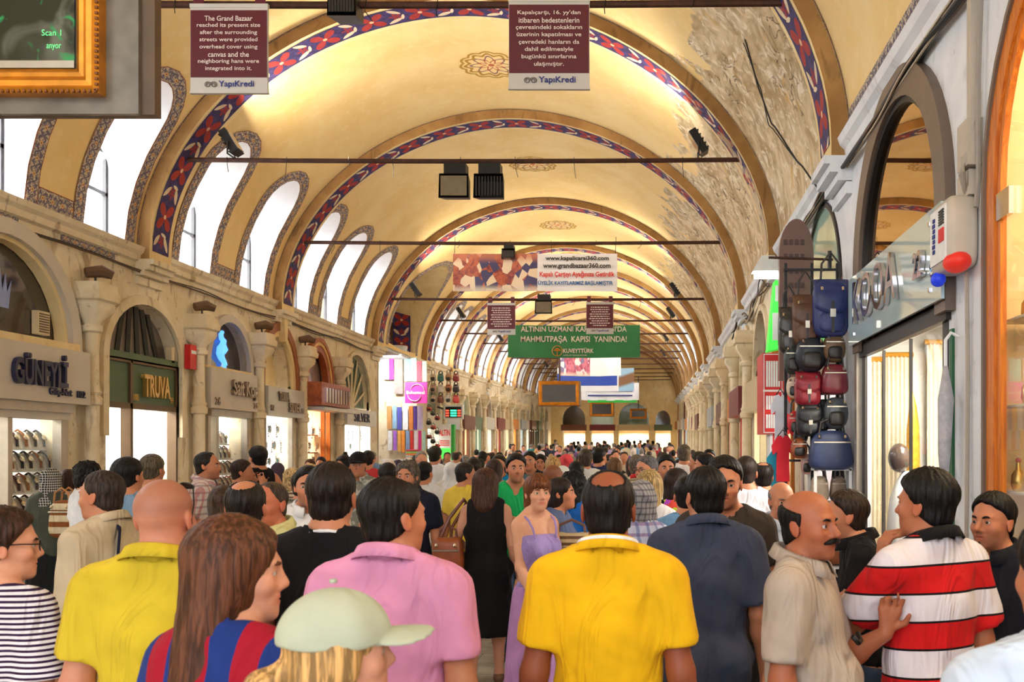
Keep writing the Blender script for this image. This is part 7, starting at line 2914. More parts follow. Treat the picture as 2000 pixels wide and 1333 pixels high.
person('woman with straight brown bob just left of the green v-neck', 965, 9.9, 1.72, .2, 1, 'fair', ('medium', (60, 42, 36), {}), (0, 0), tee(C('rose_tee', 200, 150, 150)), TRO(JEANS), True, 1.0)
# ------------------------------------------------------------------ the crowd farther along the street
M_CROWD = m_objcol()
TOPC = [('white', (236, 236, 240)), ('black', (24, 22, 26)), ('navy', (30, 36, 64)), ('grey', (140, 138, 138)), ('sky blue', (130, 172, 220)), ('red', (186, 34, 36)), ('beige', (206, 190, 160)),
        ('green', (60, 140, 70)), ('pink', (226, 150, 170)), ('purple', (110, 70, 140)), ('brown', (110, 78, 58)), ('yellow', (228, 196, 70)), ('teal', (40, 130, 140)), ('orange', (220, 120, 50)), ('lilac', (180, 160, 206))]
TOPW = [9, 7, 5, 4, 5, 3, 4, 2, 3, 2, 2, 2, 2, 1, 2]
ARCH = [
    ('man with short black hair', dict(hair=('short', BLK, dict(thick=.013)), bottom=TRO(JEANS)), 't-shirt', dict(sleeve=.6)),
    ('man with cropped brown hair', dict(hair=('short', (58, 42, 32), dict(thick=.009)), bottom=TRO(KHAKI), skin='fair'), 'shirt', dict(sleeve=.8)),
    ('woman with long dark hair', dict(hair=('long', (44, 30, 24), dict(len=.7)), bottom=TRO(JEANS), female=True, skin='fair'), 'top', dict(sleeve=.4)),
    ('woman with blond hair', dict(hair=('bob', (190, 150, 96), {}), bottom=SKIRT(CHAR, hem=.4), female=True, skin='fair'), 'top', dict(sleeve=.5)),
    ('man with bald crown', dict(hair=('balding', (60, 50, 44), dict(spot=(-.03, .12, .05, .06))), bottom=TRO(CHAR), girth=1.12), 'polo', dict(sleeve=.7)),
    ('woman in dark headscarf', dict(hair=('hijab', C('dusk_scarf', 66, 54, 70), dict(drape=.16)), bottom=SKIRT(CHAR, hem=.08), female=True, skin='fair'), 'coat', dict(sleeve=1.9, hem=.6)),
    ('woman in pale headscarf', dict(hair=('hijab', C('pale_scarf', 220, 206, 196), dict(drape=.16)), bottom=SKIRT(GREYT, hem=.08), female=True, skin='fair'), 'tunic', dict(sleeve=1.9, hem=.6)),
    ('grey-haired man', dict(hair=('short', (150, 144, 138), {}), bottom=TRO(GREYT), skin='fair', girth=1.1), 'shirt', dict(sleeve=.8)),
    ('man with thick black hair', dict(hair=('short', BLK, dict(thick=.018)), bottom=TRO(CHAR), stride=.14), 'shirt', dict(sleeve=1.9)),
    ('woman with brown ponytail', dict(hair=('pony', (84, 54, 38), dict(thick=.008, tail=[((0, -.10, .02), (0, -.14, -.06), .028, .022)])), bottom=TRO(JEANS, len=.3), female=True, skin='fair', stride=.1), 'top', dict(sleeve=0)),
]
taken = [(p.location.x, p.location.y) for p in PEOPLE]
protos = [None] * len(ARCH)
CROWD = []
rc = random.Random(11)
tries = 0
want = 185
while len(CROWD) < want and tries < 9000:
    tries += 1
    Y = 10.5 + 46.5 * rc.random() ** .92
    X = rc.uniform(XL + .55, XR - .5)
    if any((X - a) ** 2 + (Y - b) ** 2 < (.60 if Y < 22 else .52) ** 2 for a, b in taken):
        continue
    if 6.5 < Y < 13 and -2.4 < X < -1.9:
        continue
    taken.append((X, Y))
    k = len(CROWD) % len(ARCH) if len(CROWD) < len(ARCH) else rc.randrange(len(ARCH))
    cn, cc_ = rc.choices(TOPC, TOPW)[0]
    away = rc.random() < .68
    yaw = rc.uniform(-.5, .5) + (0 if away else pi)
    h = rc.uniform(1.66, 1.82) if k in (0, 1, 4, 7, 8) else rc.uniform(1.58, 1.70)
    zone = 'far' if Y > 32 else ('more distant' if Y > 18 else 'mid-street')
    lab = '%s %s in %s %s, %s' % (zone, ARCH[k][0], cn, ARCH[k][2], 'walking away' if away else 'coming this way')
    col = srgb(*cc_) + (1.0,)
    if protos[k] is None:
        o = person(lab, 0, Y, 1.72, yaw, 2, top=dict(mat=M_CROWD, **ARCH[k][3]), X=X, group='shoppers in the distant crowd', **ARCH[k][1])
        protos[k] = o
        o.color = col
        for ch in o.children:
            ch.color = col
        o.scale = (h / 1.72,) * 3
    else:
        o = clone(protos[k], (X, Y, grade(Y)), (0, 0, yaw), lab, 'shoppers in the distant crowd', col, h / 1.72)
    CROWD.append(o)
# ------------------------------------------------------------------ bags
def sq_grid(c, r, n=14, k=10, e=0.55):
    """rounded box as a superellipsoid grid"""
    f = lambda v, q: math.copysign(abs(v) ** q, v)
    P = []
    for i in range(k + 1):
        t = -pi / 2 + pi * i / k
        P.append([(c[0] + r[0] * f(cos(t), e) * f(cos(2 * pi * j / n), e), c[1] + r[1] * f(cos(t), e) * f(sin(2 * pi * j / n), e), c[2] + r[2] * f(sin(t), e)) for j in range(n)])
    return P


def leather(name, c, rough=.4, var=.15):
    return plain('leather_' + name, srgb(*c), rough, 0, var, 14, .15)


BUCKLE = plain('buckle_metal', srgb(214, 206, 190), .25, .9)


def bag(kind, label, x, Y, z, w, h, col, group='bags hung outside the bag shop', trim=None, yaw=0.0, hang=True):
    """x, Y, z is the middle of the bag; it faces the street mouth"""
    t = thing('hanging_bag' if hang else 'handbag', label, 'bag', (x, Y, z - h / 2), group)
    d = min(.09, w * .38)
    tr = trim or leather('dark_trim', (34, 28, 28))
    mb = MB()
    P = sq_grid((x, Y, z), (w / 2, d, h / 2), e=.5 if kind != 'round' else .85)
    if kind in ('tote', 'hobo'):
        P = [[(x + (px_ - x) * (1.08 - .28 * ((pz - z) / h + .5)), py, pz) for px_, py, pz in row] for row in P]
    if kind == 'hobo':
        P = [[(px_, py, pz + .18 * h * ((px_ - x) / w * 2) ** 2 * (1 if pz > z else .3)) for px_, py, pz in row] for row in P]
    mb.grid(P, closed=True)
    mb.build('body', col, t, smooth='all')
    if kind in ('backpack', 'satchel'):
        fl = MB()
        rows = []
        for i in range(7):
            v = i / 6
            zz = z + h * .5 * (1.02 - 1.0 * v)
            yy = Y - d * (1.04 + .1 * sin(pi * min(1, v * 1.2))) * (0.25 + .75 * min(1, v * 2.2))
            rows.append([(x + (j / 8 - .5) * w * .94, yy + .25 * d * (abs(j / 8 - .5) * 2) ** 3, zz - .12 * h * (1 - (abs(j / 8 - .5) * 2) ** 2) * v) for j in range(9)])
        fl.grid(rows)
        o = fl.build('flap', col, t, smooth='all')
        o.modifiers.new('thickness', 'SOLIDIFY').thickness = .008
        MB().box(x - w * .04, x + w * .04, Y - d * 1.22, Y - d * 1.1, z - h * .42, z + h * .12).build('closing_strap', tr, t)
        MB().box(x - w * .075, x + w * .075, Y - d * 1.28, Y - d * 1.2, z - h * .16, z - h * .02).build('buckle', BUCKLE, t)
        pk = MB()
        pk.grid(sq_grid((x, Y - d * .8, z - h * .24), (w * .36, d * .4, h * .18), 12, 8), closed=True)
        pk.build('front_pocket', col, t, smooth='all')
    else:
        MB().box(x - w * .4, x + w * .4, Y - d * 1.03, Y - d * .9, z + h * .18, z + h * .215).build('zip', BUCKLE, t)
        if kind == 'round':
            pk = MB()
            pk.grid(sq_grid((x, Y - d * .75, z - h * .16), (w * .32, d * .4, h * .22), 12, 8), closed=True)
            pk.build('front_pocket', tr, t, smooth='all')
    hs = h * (.32 if kind in ('tote', 'hobo') else .5)
    for s_ in ((-1, 1) if kind in ('tote',) else (0,)):
        yy = Y + s_ * d * .6
        MB().tube([(x - w * .28, yy, z + h * .40), (x - w * .24, yy, z + h * .5 + hs * .6), (x, yy, z + h * .5 + hs), (x + w * .24, yy, z + h * .5 + hs * .6), (x + w * .28, yy, z + h * .40)], .010, 6).build('handle', tr, t, smooth=True)
    for s_ in (-1, 1):
        MB().tube([(x + s_ * w * .28, Y - d * .9, z + h * .36), (x + s_ * w * .28, Y - d * 1.06, z + h * .30)], .012, 6).build('ring', BUCKLE, t)
    return t


YB = 7.72
sc_ = YB / FPX
BX = lambda q: (q - VX) * sc_
BZ = lambda q: EYE + (VY - q) * sc_
BAGS = [
    ('backpack', 'navy leather backpack with buckled flap, topmost of the bags', 1622, 605, 72, 112, (38, 50, 104), 0),
    ('satchel', 'brown leather satchel left of the navy backpack', 1577, 625, 56, 100, (92, 60, 42), .10),
    ('satchel', 'black and silver satchel at the left top of the bag wall', 1547, 642, 44, 92, (56, 54, 52), .18),
    ('round', 'black rounded backpack with pale piping under the navy one', 1585, 692, 62, 72, (30, 34, 44), .04),
    ('round', 'brown camouflage shoulder bag with long red-brown strap', 1629, 681, 46, 56, (110, 84, 58), 0),
    ('round', 'small dark green bag at the left edge of the bag wall', 1553, 700, 36, 60, (44, 54, 50), .14),
    ('satchel', 'deep red leather backpack in the middle of the bag wall', 1579, 760, 52, 66, (134, 26, 42), .05),
    ('round', 'small cream bag beside the deep red backpack', 1556, 755, 30, 44, (206, 184, 160), .16),
    ('tote', 'glossy maroon handbag at the right of the bag wall', 1629, 742, 54, 60, (112, 34, 46), 0),
    ('satchel', 'black backpack below the deep red one', 1582, 820, 50, 66, (26, 28, 34), .06),
    ('round', 'silver-black quilted bag at the right of the bag wall', 1632, 808, 50, 64, (70, 76, 84), 0),
    ('satchel', 'black bag between the black backpack and the quilted one', 1608, 812, 34, 62, (34, 38, 40), .10),
    ('round', 'small scarlet bag at the left of the bag wall', 1560, 826, 30, 50, (190, 36, 44), .2),
    ('tote', 'large navy tote with wide handle hanging low', 1622, 880, 88, 78, (40, 54, 92), 0),
    ('round', 'small rust brown pouch left of the navy tote', 1566, 876, 34, 42, (146, 76, 40), .14),
    ('round', 'shiny black pouch above the rust pouch', 1571, 848, 32, 40, (24, 26, 36), .2),
    ('round', 'dusty pink pouch beside the navy tote', 1583, 908, 24, 42, (190, 150, 140), .2),
]
for kd, lab, qx, qy, w, h, c, dy in BAGS:
    bag(kd, lab, BX(qx), YB + dy, BZ(qy), w * sc_, h * sc_, leather(lab.replace(' ', '_')[:24], c, .3 if 'gloss' in lab or 'shiny' in lab or 'silver' in lab else .45))
# the rack the bags hang from
rk = thing('bag_rack', 'black iron rack carrying the wall of bags', 'rack', (BX(1600), YB + .28, 0))
for qx in (1545, 1598, 1650):
    MB().box(BX(qx) - .012, BX(qx) + .012, YB + .30, YB + .33, 0, 3.45).build('upright', M_BLACK, rk)
for z in (3.38, 2.95, 2.62, 2.3, 2.0, 1.72):
    MB().box(BX(1540), BX(1655), YB + .28, YB + .30, z, z + .02).build('crossbar', M_BLACK, rk)
MB().tube([(BX(1636), YB - .02, BZ(656)), (BX(1650), YB + .05, BZ(590)), (BX(1656), YB + .28, BZ(530))], .012, 6).build('long_strap', leather('red_brown_strap', (112, 44, 40)), rk)
# white shelf unit below
sf = thing('shelf_unit', 'white metal shelf unit under the hanging bags', 'shelf', (BX(1628), YB, 0))
for qx in (1592, 1660):
    for dy in (0, .3):
        MB().box(BX(qx) - .012, BX(qx) + .012, YB - .02 + dy, YB + .0 + dy, 0, BZ(914)).build('upright', M_WHITEP, sf)
for k, qy in enumerate((916, 982, 1045, 1108)):
    MB().box(BX(1590), BX(1664), YB - .02, YB + .3, BZ(qy) - .016, BZ(qy)).build('shelf_board', M_WHITEP, sf)
for kd, lab, qx, zb, w, h, c in (('tote', 'beige handbag on the upper white shelf', 1606, 982, 38, 50, (176, 158, 136)), ('tote', 'taupe handbag on the upper white shelf, right', 1643, 982, 34, 50, (132, 112, 94)),
                                 ('tote', 'black handbag on the middle white shelf', 1626, 1045, 50, 46, (24, 24, 28)), ('hobo', 'tan leather handbag on the lowest white shelf', 1626, 1108, 58, 42, (142, 78, 46))):
    bag(kd, lab, BX(qx), YB + .13, BZ(zb) + h * sc_ / 2 + .004, w * sc_, h * sc_, leather(lab.replace(' ', '_')[:24], c), 'handbags on the white shelf unit', hang=False)


# garments on the corner of the bag wall
def hung_shirt(label, x, Y, z, w, h, mat):
    t = thing('hanging_shirt', label, 'shirt', (x, Y, z - h), 'shirts hung beside the bags')
    mb = MB()
    out = [(-.5, -1), (-.46, -.35), (-.78, -.42), (-.86, -.22), (-.42, -.02), (-.16, .0), (0, -.07), (.16, .0), (.42, -.02), (.86, -.22), (.78, -.42), (.46, -.35), (.5, -1)]
    mb.prism([(x + a * w * .62, z + b * h) for a, b in out][::-1], (0, Y, 0), (1, 0, 0), (0, 0, 1), .05)
    mb.build('cloth', mat, t)
    MB().tube([(x - w * .25, Y - .02, z - .01), (x, Y - .02, z + .05), (x + w * .25, Y - .02, z - .01)], .006, 5).build('hanger', M_BLACK, t)
    return t


hung_shirt('white shirt hanging left of the bags', BX(1538) - .0, YB + .45, BZ(765), .16, .42, plain('white_shirt_cloth', srgb(226, 228, 240), .8, 0, .08, 6))
hung_shirt('bright red shirt hanging left of the bags', BX(1538), YB + .3, BZ(850), .18, .40, plain('red_shirt_cloth', srgb(196, 22, 44), .8, 0, .1, 6))
hung_shirt('turquoise shirt hanging below the red one', BX(1530), YB + .42, BZ(880), .17, .34, plain('turquoise_shirt_cloth', srgb(40, 170, 206), .8, 0, .1, 6))

# ------------------------------------------------------------------ signs on the right
Y = 10.1
f = Y / FPX
t = thing('red_sign', 'red sign box with white lettering blocks by the bag wall', 'sign', (1.32, Y, 2.0))
x0, x1, z0, z1 = (1490 - VX) * f, (1529 - VX) * f, EYE + (VY - 848) * f, EYE + (VY - 690) * f
MB().box(x0, x1 + .08, Y, Y + .55, z0, z1).build('case', M_RED, t)
MB().box(x0 + .006, x1 - .006, Y - .012, Y - .001, z0 + .01, z1 - .01).build('border', M_WHITEP, t)
MB().box(x0 + .016, x1 - .016, Y - .016, Y - .012, z0 + .02, z1 - .02).build('face', M_RED, t)
for r, (za, zb_) in enumerate(((.58, .9), (.30, .47), (.07, .24))):
    for k in range(6):
        if k in (2, 3) and r:
            pass
        xa = x0 + .03 + (x1 - x0 - .06) * (k + .08) / 6
        xb = x0 + .03 + (x1 - x0 - .06) * (k + .86) / 6
        MB().box(xa, xb, Y - .02, Y - .016, z0 + (z1 - z0) * za, z0 + (z1 - z0) * zb_).build('letter_block', M_WHITEP, t)
MB().box(x0, x1, Y - .018, Y - .012, z0 + (z1 - z0) * .52, z0 + (z1 - z0) * .545).build('divider', M_WHITEP, t)
t = thing('red_post', 'red post with white edge below the red sign', 'post', (1.4, Y, 0))
MB().box(1.33, 1.5, Y + .05, Y + .3, 0, z0).build('post', M_RED, t)
MB().box(1.30, 1.33, Y + .04, Y + .3, 0, z0).build('white_edge', M_WHITEP, t)
t = thing('green_sign', 'tall bright green sign with white lettering above the red one', 'sign', (1.35, Y, 2.9))
x0, x1, z0, z1 = (1505 - VX) * f, (1527 - VX) * f, z1 + .03, EYE + (VY - 545) * f
MB().prism([(x0 - .02, z0), (x1 + .08, z0 + .05), (x1 + .04, z1), (x0 + .06, z1)], (0, Y + .3, 0), (1, 0, 0), (0, 0, 1), .22).build('panel', glow('lit_green_panel', (.05, .62, .06), .7), t)
MB().box(x0 + .03, x1 - .03, Y + .07, Y + .076, z0 + .12, z0 + .42).build('letter_block', M_WHITEP, t)
MB().box(x0 + .06, x1 - .03, Y + .07, Y + .076, z0 + .55, z1 - .06).build('letter_block', M_WHITEP, t)
# brown arched board
Y = 9.05
f = Y / FPX
x0, x1 = (1520 - VX) * f, (1586 - VX) * f
zt_, zb_ = EYE + (VY - 432) * f, EYE + (VY - 745) * f
t = thing('arched_board', 'tall brown arched sign board with raised lettering', 'sign', ((x0 + x1) / 2, Y, zb_))
hw_ = (x1 - x0) / 2
xm = (x0 + x1) / 2
pts = [(xm - hw_, zb_)] + [(xm + hw_ * cos(a), zt_ - .34 + .34 * sin(a)) for a in [pi - pi * j / 14 for j in range(15)]] + [(xm + hw_, zb_)]
MB().prism(pts[::-1], (0, Y, 0), (1, 0, 0), (0, 0, 1), .09).build('board', plain('chocolate_board', srgb(122, 90, 80), .5, 0, .06, 3), t)
for k in range(9):
    zz = zb_ + .2 + .14 * k
    for j in range(4):
        MB().box(x0 + .04 + .055 * j, x0 + .075 + .055 * j, Y - .1, Y - .09, zz, zz + .05).build('raised_letter', plain('brown_letter', srgb(80, 56, 50), .5), t)
MB().box(x1 - .01, XR, Y - .06, Y - .03, 3.2, 3.24).build('bracket', M_BLACK, t)
# tube lamp
Y = 9.7
f = Y / FPX
t = thing('tube_lamp', 'lit tube lamp under a white shade by the brown board', 'lamp', ((1497 - VX) * f, Y, EYE + (VY - 545) * f))
xa, xb, zz = (1474 - VX) * f, (1522 - VX) * f, EYE + (VY - 540) * f
MB().box(xa, xb, Y - .05, Y + .05, zz - .02, zz + .025).build('tube', M_LAMP, t)
MB().prism([(xa - .03, zz + .04), (xb + .03, zz + .04), (xb - .06, zz + .2), (xa + .06, zz + .2)], (0, Y + .1, 0), (1, 0, 0), (0, 0, 1), .2).build('shade', M_WHITEP, t)
MB().tube([(xb, Y, zz + .18), (XR, Y, zz + .25)], .012, 6).build('arm', M_BLACK, t)
# thin rod over the bags
t = thing('iron_rod', 'thin iron rod reaching out above the bags', 'rod', (1.45, 8.6, 3.6))
MB().tube([(1.09, 8.6, 3.62), (XR, 8.6, 3.60)], .012, 6).build('rod', M_BARK, t)
MB().tube([(XR - .03, 8.6, 3.52), (XR - .03, 8.6, 3.68)], .02, 6).build('wall_plate', M_BLACK, t)

# alarm siren box on the white pier
t = thing('siren_box', 'grey alarm siren box with red and blue lamps on the white pier', 'alarm', (XR - .1, 4.9, 2.78))
P = sq_grid((XR - .078, 4.92, 2.96), (.078, .18, .19), 18, 10, .3)
mb = MB()
mb.grid(P, closed=True)
mb.build('case', plain('warm_grey_plastic', srgb(196, 184, 168), .4), t, smooth=True)
MB().box(XR - .162, XR - .154, 4.80, 5.06, 2.82, 3.11).build('front_label', M_WHITEP, t)
MB().box(XR - .168, XR - .161, 4.82, 4.90, 2.92, 2.99).build('red_badge', M_INKRED, t)
for k in range(6):
    MB().box(XR - .168, XR - .161, 4.82, 4.90, 3.01 + .014 * k, 3.018 + .014 * k).build('grille_slot', M_BLACK, t)
for k in range(7):
    MB().box(XR - .168, XR - .161, 4.97, 5.0 + .008 * (k % 2), 2.88 + .028 * k, 2.9 + .028 * k).build('lettering_mark', M_INKBLUE, t)
MB().sphere((XR - .10, 4.80, 2.80), (.07, .10, .055), 16, 8).build('red_lamp', glow('red_lamp_plastic', (.6, .02, .01), .3), t, smooth='all')
MB().sphere((XR - .13, 5.02, 2.75), (.04, .05, .04), 14, 8).build('blue_lamp', glow('blue_lamp_plastic', (.01, .04, .6), .3), t, smooth='all')
# conduit, trunking and junction boxes
t = thing('conduit', 'beige cable trunking with junction boxes running up the white pier', 'conduit', (XR - .04, 4.8, 3.1))
MB().box(XR - .05, XR, 4.74, 4.80, 3.52, 4.4).build('trunking', plain('beige_plastic', srgb(190, 178, 162), .5), t)
MB().box(XR - .08, XR, 4.70, 4.86, 3.28, 3.52).build('junction_box', plain('beige_plastic', srgb(190, 178, 162), .5), t)
MB().box(XR - .06, XR, 4.74, 4.92, 3.14, 3.27).build('junction_box', plain('beige_plastic', srgb(190, 178, 162), .5), t)
for k in range(4):
    MB().tube([(XR - .05, 4.70 + .02 * k, 3.5), (XR - .07, 4.72 + .03 * k, 3.36), (XR - .1, 4.76 - .02 * k, 3.24), (XR - .06, 4.8, 3.16)], .009, 5).build('loose_cable', plain('beige_cable', srgb(168, 156, 142), .5), t, smooth=True)
MB().tube([(XR - .03, 4.62, 4.4), (XR - .04, 4.66, 3.7), (XR - .03, 4.68, 3.2), (XR - .05, 4.66, 3.05)], .014, 6).build('grey_cable', plain('grey_cable', srgb(150, 140, 130), .5), t, smooth=True)
MB().tube([(XR - .03, 4.86, 2.76), (XR - .02, 4.87, 2.2), (XR - .03, 4.86, 1.4), (XR - .02, 4.87, .2)], .012, 6).build('downpipe', plain('beige_cable', srgb(168, 156, 142), .5), t, smooth=True)
# furled umbrella in plastic
t = thing('furled_umbrella', 'furled grey umbrella hanging at the edge of the white pier', 'umbrella', (XR - .1, 5.02, 1.65))
MB().tube([(XR - .09, 5.02, 2.28), (XR - .085, 5.03, 2.1), (XR - .09, 5.04, 1.8), (XR - .09, 5.05, 1.5)], [.012, .045, .035, .008], 10).build('canopy', plain('silver_grey_nylon', srgb(176, 174, 180), .5, 0, .15, 20, .3), t, smooth='all')
MB().tube([(XR - .09, 5.02, 2.28), (XR - .09, 5.02, 2.42), (XR - .06, 5.02, 2.46), (XR - .02, 5.02, 2.44)], .01, 6).build('crook', M_WHITEP, t, smooth=True)

# cable bundles
def cables(name, label, pts, n, spread, r, cols, cat='cables'):
    t = thing(name, label, cat, pts[0])
    for k in range(n):
        rr = random.Random(k * 7 + n)
        q = [(p[0] + rr.uniform(-spread, spread) * .6, p[1], p[2] + rr.uniform(-spread, spread)) for p in pts]
        # smooth
        out = []
        for a, b in zip(q, q[1:]):
            for m_ in range(5):
                s_ = m_ / 5
                s2 = s_ * s_ * (3 - 2 * s_)
                out.append((a[0] + (b[0] - a[0]) * s2, a[1] + (b[1] - a[1]) * s_, a[2] + (b[2] - a[2]) * s2))
        out.append(q[-1])
        MB().tube(out, r * rr.uniform(.6, 1.3), 5).build('cable', cols[k % len(cols)], t, smooth=True)
    return t


CB = [plain('brown_cable', srgb(84, 62, 46), .6), plain('pale_cable', srgb(186, 170, 146), .6), plain('black_cable', srgb(36, 32, 30), .6)]
cables('cable_bundle', 'thick bundle of brown and pale cables along the right cornice', [(XR - .06, 2.0 + .95 * k, 4.24 + .025 * sin(k * 2.1)) for k in range(10)], 9, .045, .014, CB)
cables('cable_bundle', 'sagging cables under the left cornice', [(XL + .06, 7.6 + 1.5 * k, 4.17 - .03 * (k % 2)) for k in range(11)], 4, .03, .009, [CB[0], CB[2]])
cables('hanging_wires', 'dark wires looping down the bare plaster on the right', [(.95, 9.55, 6.05), (1.12, 9.4, 5.5), (1.2, 9.3, 5.1), (1.45, 9.0, 4.62), (1.6, 8.9, 4.35)], 2, .03, .009, [CB[2]])
cables('cable_tangle', 'tangle of cables on the far right wall above the column', [(XR - .08, 12.5 + .9 * k, 4.1 + .12 * sin(k * 1.7)) for k in range(7)], 6, .1, .012, CB)

# small dark spot lamps on the left capitals
for k, Y in enumerate(COLS_L[:4]):
    t = thing('spot_lamp', 'small dark brown spot lamp perched on the %s left capital' % ('first', 'second', 'third', 'fourth')[k], 'lamp', (XL + .2, Y, 3.78))
    MB().tube([(XL + .16, Y, 3.80), (XL + .16, Y, 3.90)], .014, 6).build('stem', M_BLACK, t)
    MB().tube([(XL + .08, Y - .06, 3.90), (XL + .2, Y + .06, 3.94), (XL + .3, Y + .12, 3.90)], [.06, .075, .05], 8).build('lamp_head', plain('rusty_lamp', srgb(92, 64, 44), .5), t, smooth=True)

# ------------------------------------------------------------------ textile stall at the side street
YS = 25.7
f = YS / FPX
SX = lambda q: (q - VX) * f
SZ = lambda q: EYE + (VY - q) * f
mb = MB()
mb.box(XL - 1.6, XL + .02, YS + .1, YS + .3, 0, 4.42)
mb.box(XL - .02, XL + .16, YS + .02, 26.9, 0, 4.42)
mb.box(XL - 3.0, XL - 2.9, 22.6, 26.9, 0, 4.42)
mb.box(XL - 3.0, XL - .0, 22.55, 22.65, 0, 4.42)
struct(mb.build('wall_side_street', M_WALL, None))
mb = MB().box(XL - 3.0, XL - .05, 22.6, 26.9, 4.36, 4.44)
struct(mb.build('ceiling', M_WHITE, None))
area_light('stall_lamp', (XL - .55, 24.5, 4.2), (radians(40), 0, 0), 1.2, .6, 60, (1, .97, .92))
SCARVES = [  # px x0, x1, y0, y1, colour, word
    (748, 760, 700, 742, (236, 240, 238), 'white', 'top row'), (760, 769, 698, 742, (214, 66, 186), 'magenta', 'top row'), (770, 787, 702, 770, (150, 140, 136), 'grey lace', 'top row'),
    (790, 803, 702, 745, (150, 214, 200), 'mint', 'top row'), (803, 814, 700, 745, (182, 228, 216), 'pale mint', 'top row'), (814, 824, 706, 745, (220, 110, 130), 'rose lace', 'top row'), (825, 834, 706, 746, (226, 240, 224), 'ivory', 'top row'),
    (756, 765, 794, 838, (200, 150, 90), 'tan', 'middle row'), (767, 775, 794, 838, (150, 190, 220), 'sky blue', 'middle row'), (776, 785, 796, 840, (86, 90, 180), 'indigo', 'middle row'), (787, 797, 794, 840, (240, 240, 244), 'snow white', 'middle row'),
    (799, 807, 794, 840, (220, 140, 70), 'orange', 'middle row'), (808, 815, 794, 840, (110, 80, 170), 'violet print', 'middle row'), (816, 826, 794, 840, (214, 200, 232), 'pale lilac', 'middle row'),
    (758, 766, 842, 880, (236, 236, 240), 'chalk white', 'bottom row'), (768, 775, 842, 880, (170, 110, 210), 'purple', 'bottom row'), (777, 783, 842, 882, (232, 176, 90), 'amber', 'bottom row'), (784, 791, 842, 884, (228, 150, 60), 'gold', 'bottom row'),
    (793, 800, 842, 880, (140, 170, 210), 'dusty blue', 'bottom row'), (801, 808, 842, 880, (200, 60, 50), 'brick red', 'bottom row'), (809, 816, 842, 880, (240, 236, 240), 'milk white', 'bottom row'), (817, 823, 842, 880, (220, 60, 150), 'hot pink', 'bottom row'), (825, 831, 842, 880, (190, 228, 214), 'sea green', 'bottom row'),
]
for a, b, y0, y1, c, wd, row in SCARVES:
    xa, xb, zt_, zb_ = SX(a), SX(b), SZ(y0), SZ(y1)
    t = thing('hanging_scarf', '%s scarf hanging in the %s of the textile stall' % (wd, row), 'scarf', ((xa + xb) / 2, YS, zb_), 'scarves of the textile stall')
    n = 12
    mb = MB()
    rows = [[(xa + (xb - xa) * j / n, YS - .02 + .014 * sin(j * 2.1 + r), zt_ + (zb_ - zt_) * r / 3) for j in range(n + 1)] for r in range(4)]
    mb.grid(rows, flip=True)
    mb.grid([[(x, y + .012, z) for x, y, z in q] for q in rows])
    mb.build('cloth', plain('scarf_' + wd.replace(' ', '_'), srgb(*c), .7, 0, .12, 9), t, smooth='all')
    MB().tube([(xa, YS, zt_), (xb, YS, zt_)], .008, 5).build('rail', M_ALU, t)
for k, (c, wd) in enumerate((((236, 196, 90), 'yellow'), ((226, 226, 230), 'white'), ((230, 120, 60), 'orange'), ((150, 200, 90), 'green'), ((200, 70, 90), 'crimson'))):
    z = SZ(894) + k * .055 - .05
    t = thing('folded_cloth', '%s folded cloth in the pile below the scarves' % wd, 'cloth', (SX(811), YS - .15, z), 'folded cloths at the stall')
    P = sq_grid((SX(811), YS - .16, z + .026), (.2, .12, .026), 16, 6, .35)
    mb = MB()
    mb.grid(P, closed=True)
    mb.build('fold', plain('fold_' + wd, srgb(*c), .8), t, smooth=True)
st = thing('stall_table', 'low white stall table under the folded cloths', 'table', (SX(790), YS - .2, 0))
MB().box(SX(752), SX(834), YS - .32, YS - .02, SZ(894) - .09, SZ(894) - .05).build('top', M_WHITEP, st)
for q in (756, 830):
    for yy in (YS - .3, YS - .06):
        MB().box(SX(q) - .02, SX(q) + .02, yy - .02, yy + .02, 0, SZ(894) - .09).build('leg', M_WHITEP, st)
# pink swirl sign
YP = 25.2
f2 = YP / FPX
t = thing('pink_sign', 'square pink sign with white swirl in front of the scarves', 'sign', ((812 - VX) * f2, YP, EYE + (VY - 788) * f2))
xa, xb, za, zb_ = (791 - VX) * f2, (834 - VX) * f2, EYE + (VY - 788) * f2, EYE + (VY - 747) * f2
MB().box(xa, xb, YP, YP + .05, za, zb_).build('panel', plain('fuchsia_panel', srgb(222, 62, 168), .5), t)
cx, cz = (xa + xb) / 2, (za + zb_) / 2
for s_ in (1, -1):
    mb = MB()
    pts = [(cx + s_ * (.04 + .2 * cos(a) * .9), YP - .006, cz + s_ * (.06 + .17 * sin(a))) for a in [radians(-35 + 13 * k) for k in range(18)]]
    mb.tube(pts, [.005 + .03 * sin(pi * k / 17) for k in range(18)], 6, squash=.3)
    mb.build('swirl', M_WHITEP, t)
text('Bohemsel', (xa + .04, cz - .04, xb - .06, cz + .05), (0, YP - .012, 0), XD, ZD, M_WHITEP, t, 0, .02)
MB().tube([(xb - .02, YP + .03, zb_), (xb + .1, YP + .6, zb_ + .1)], .015, 5).build('bracket', M_BLACK, t)
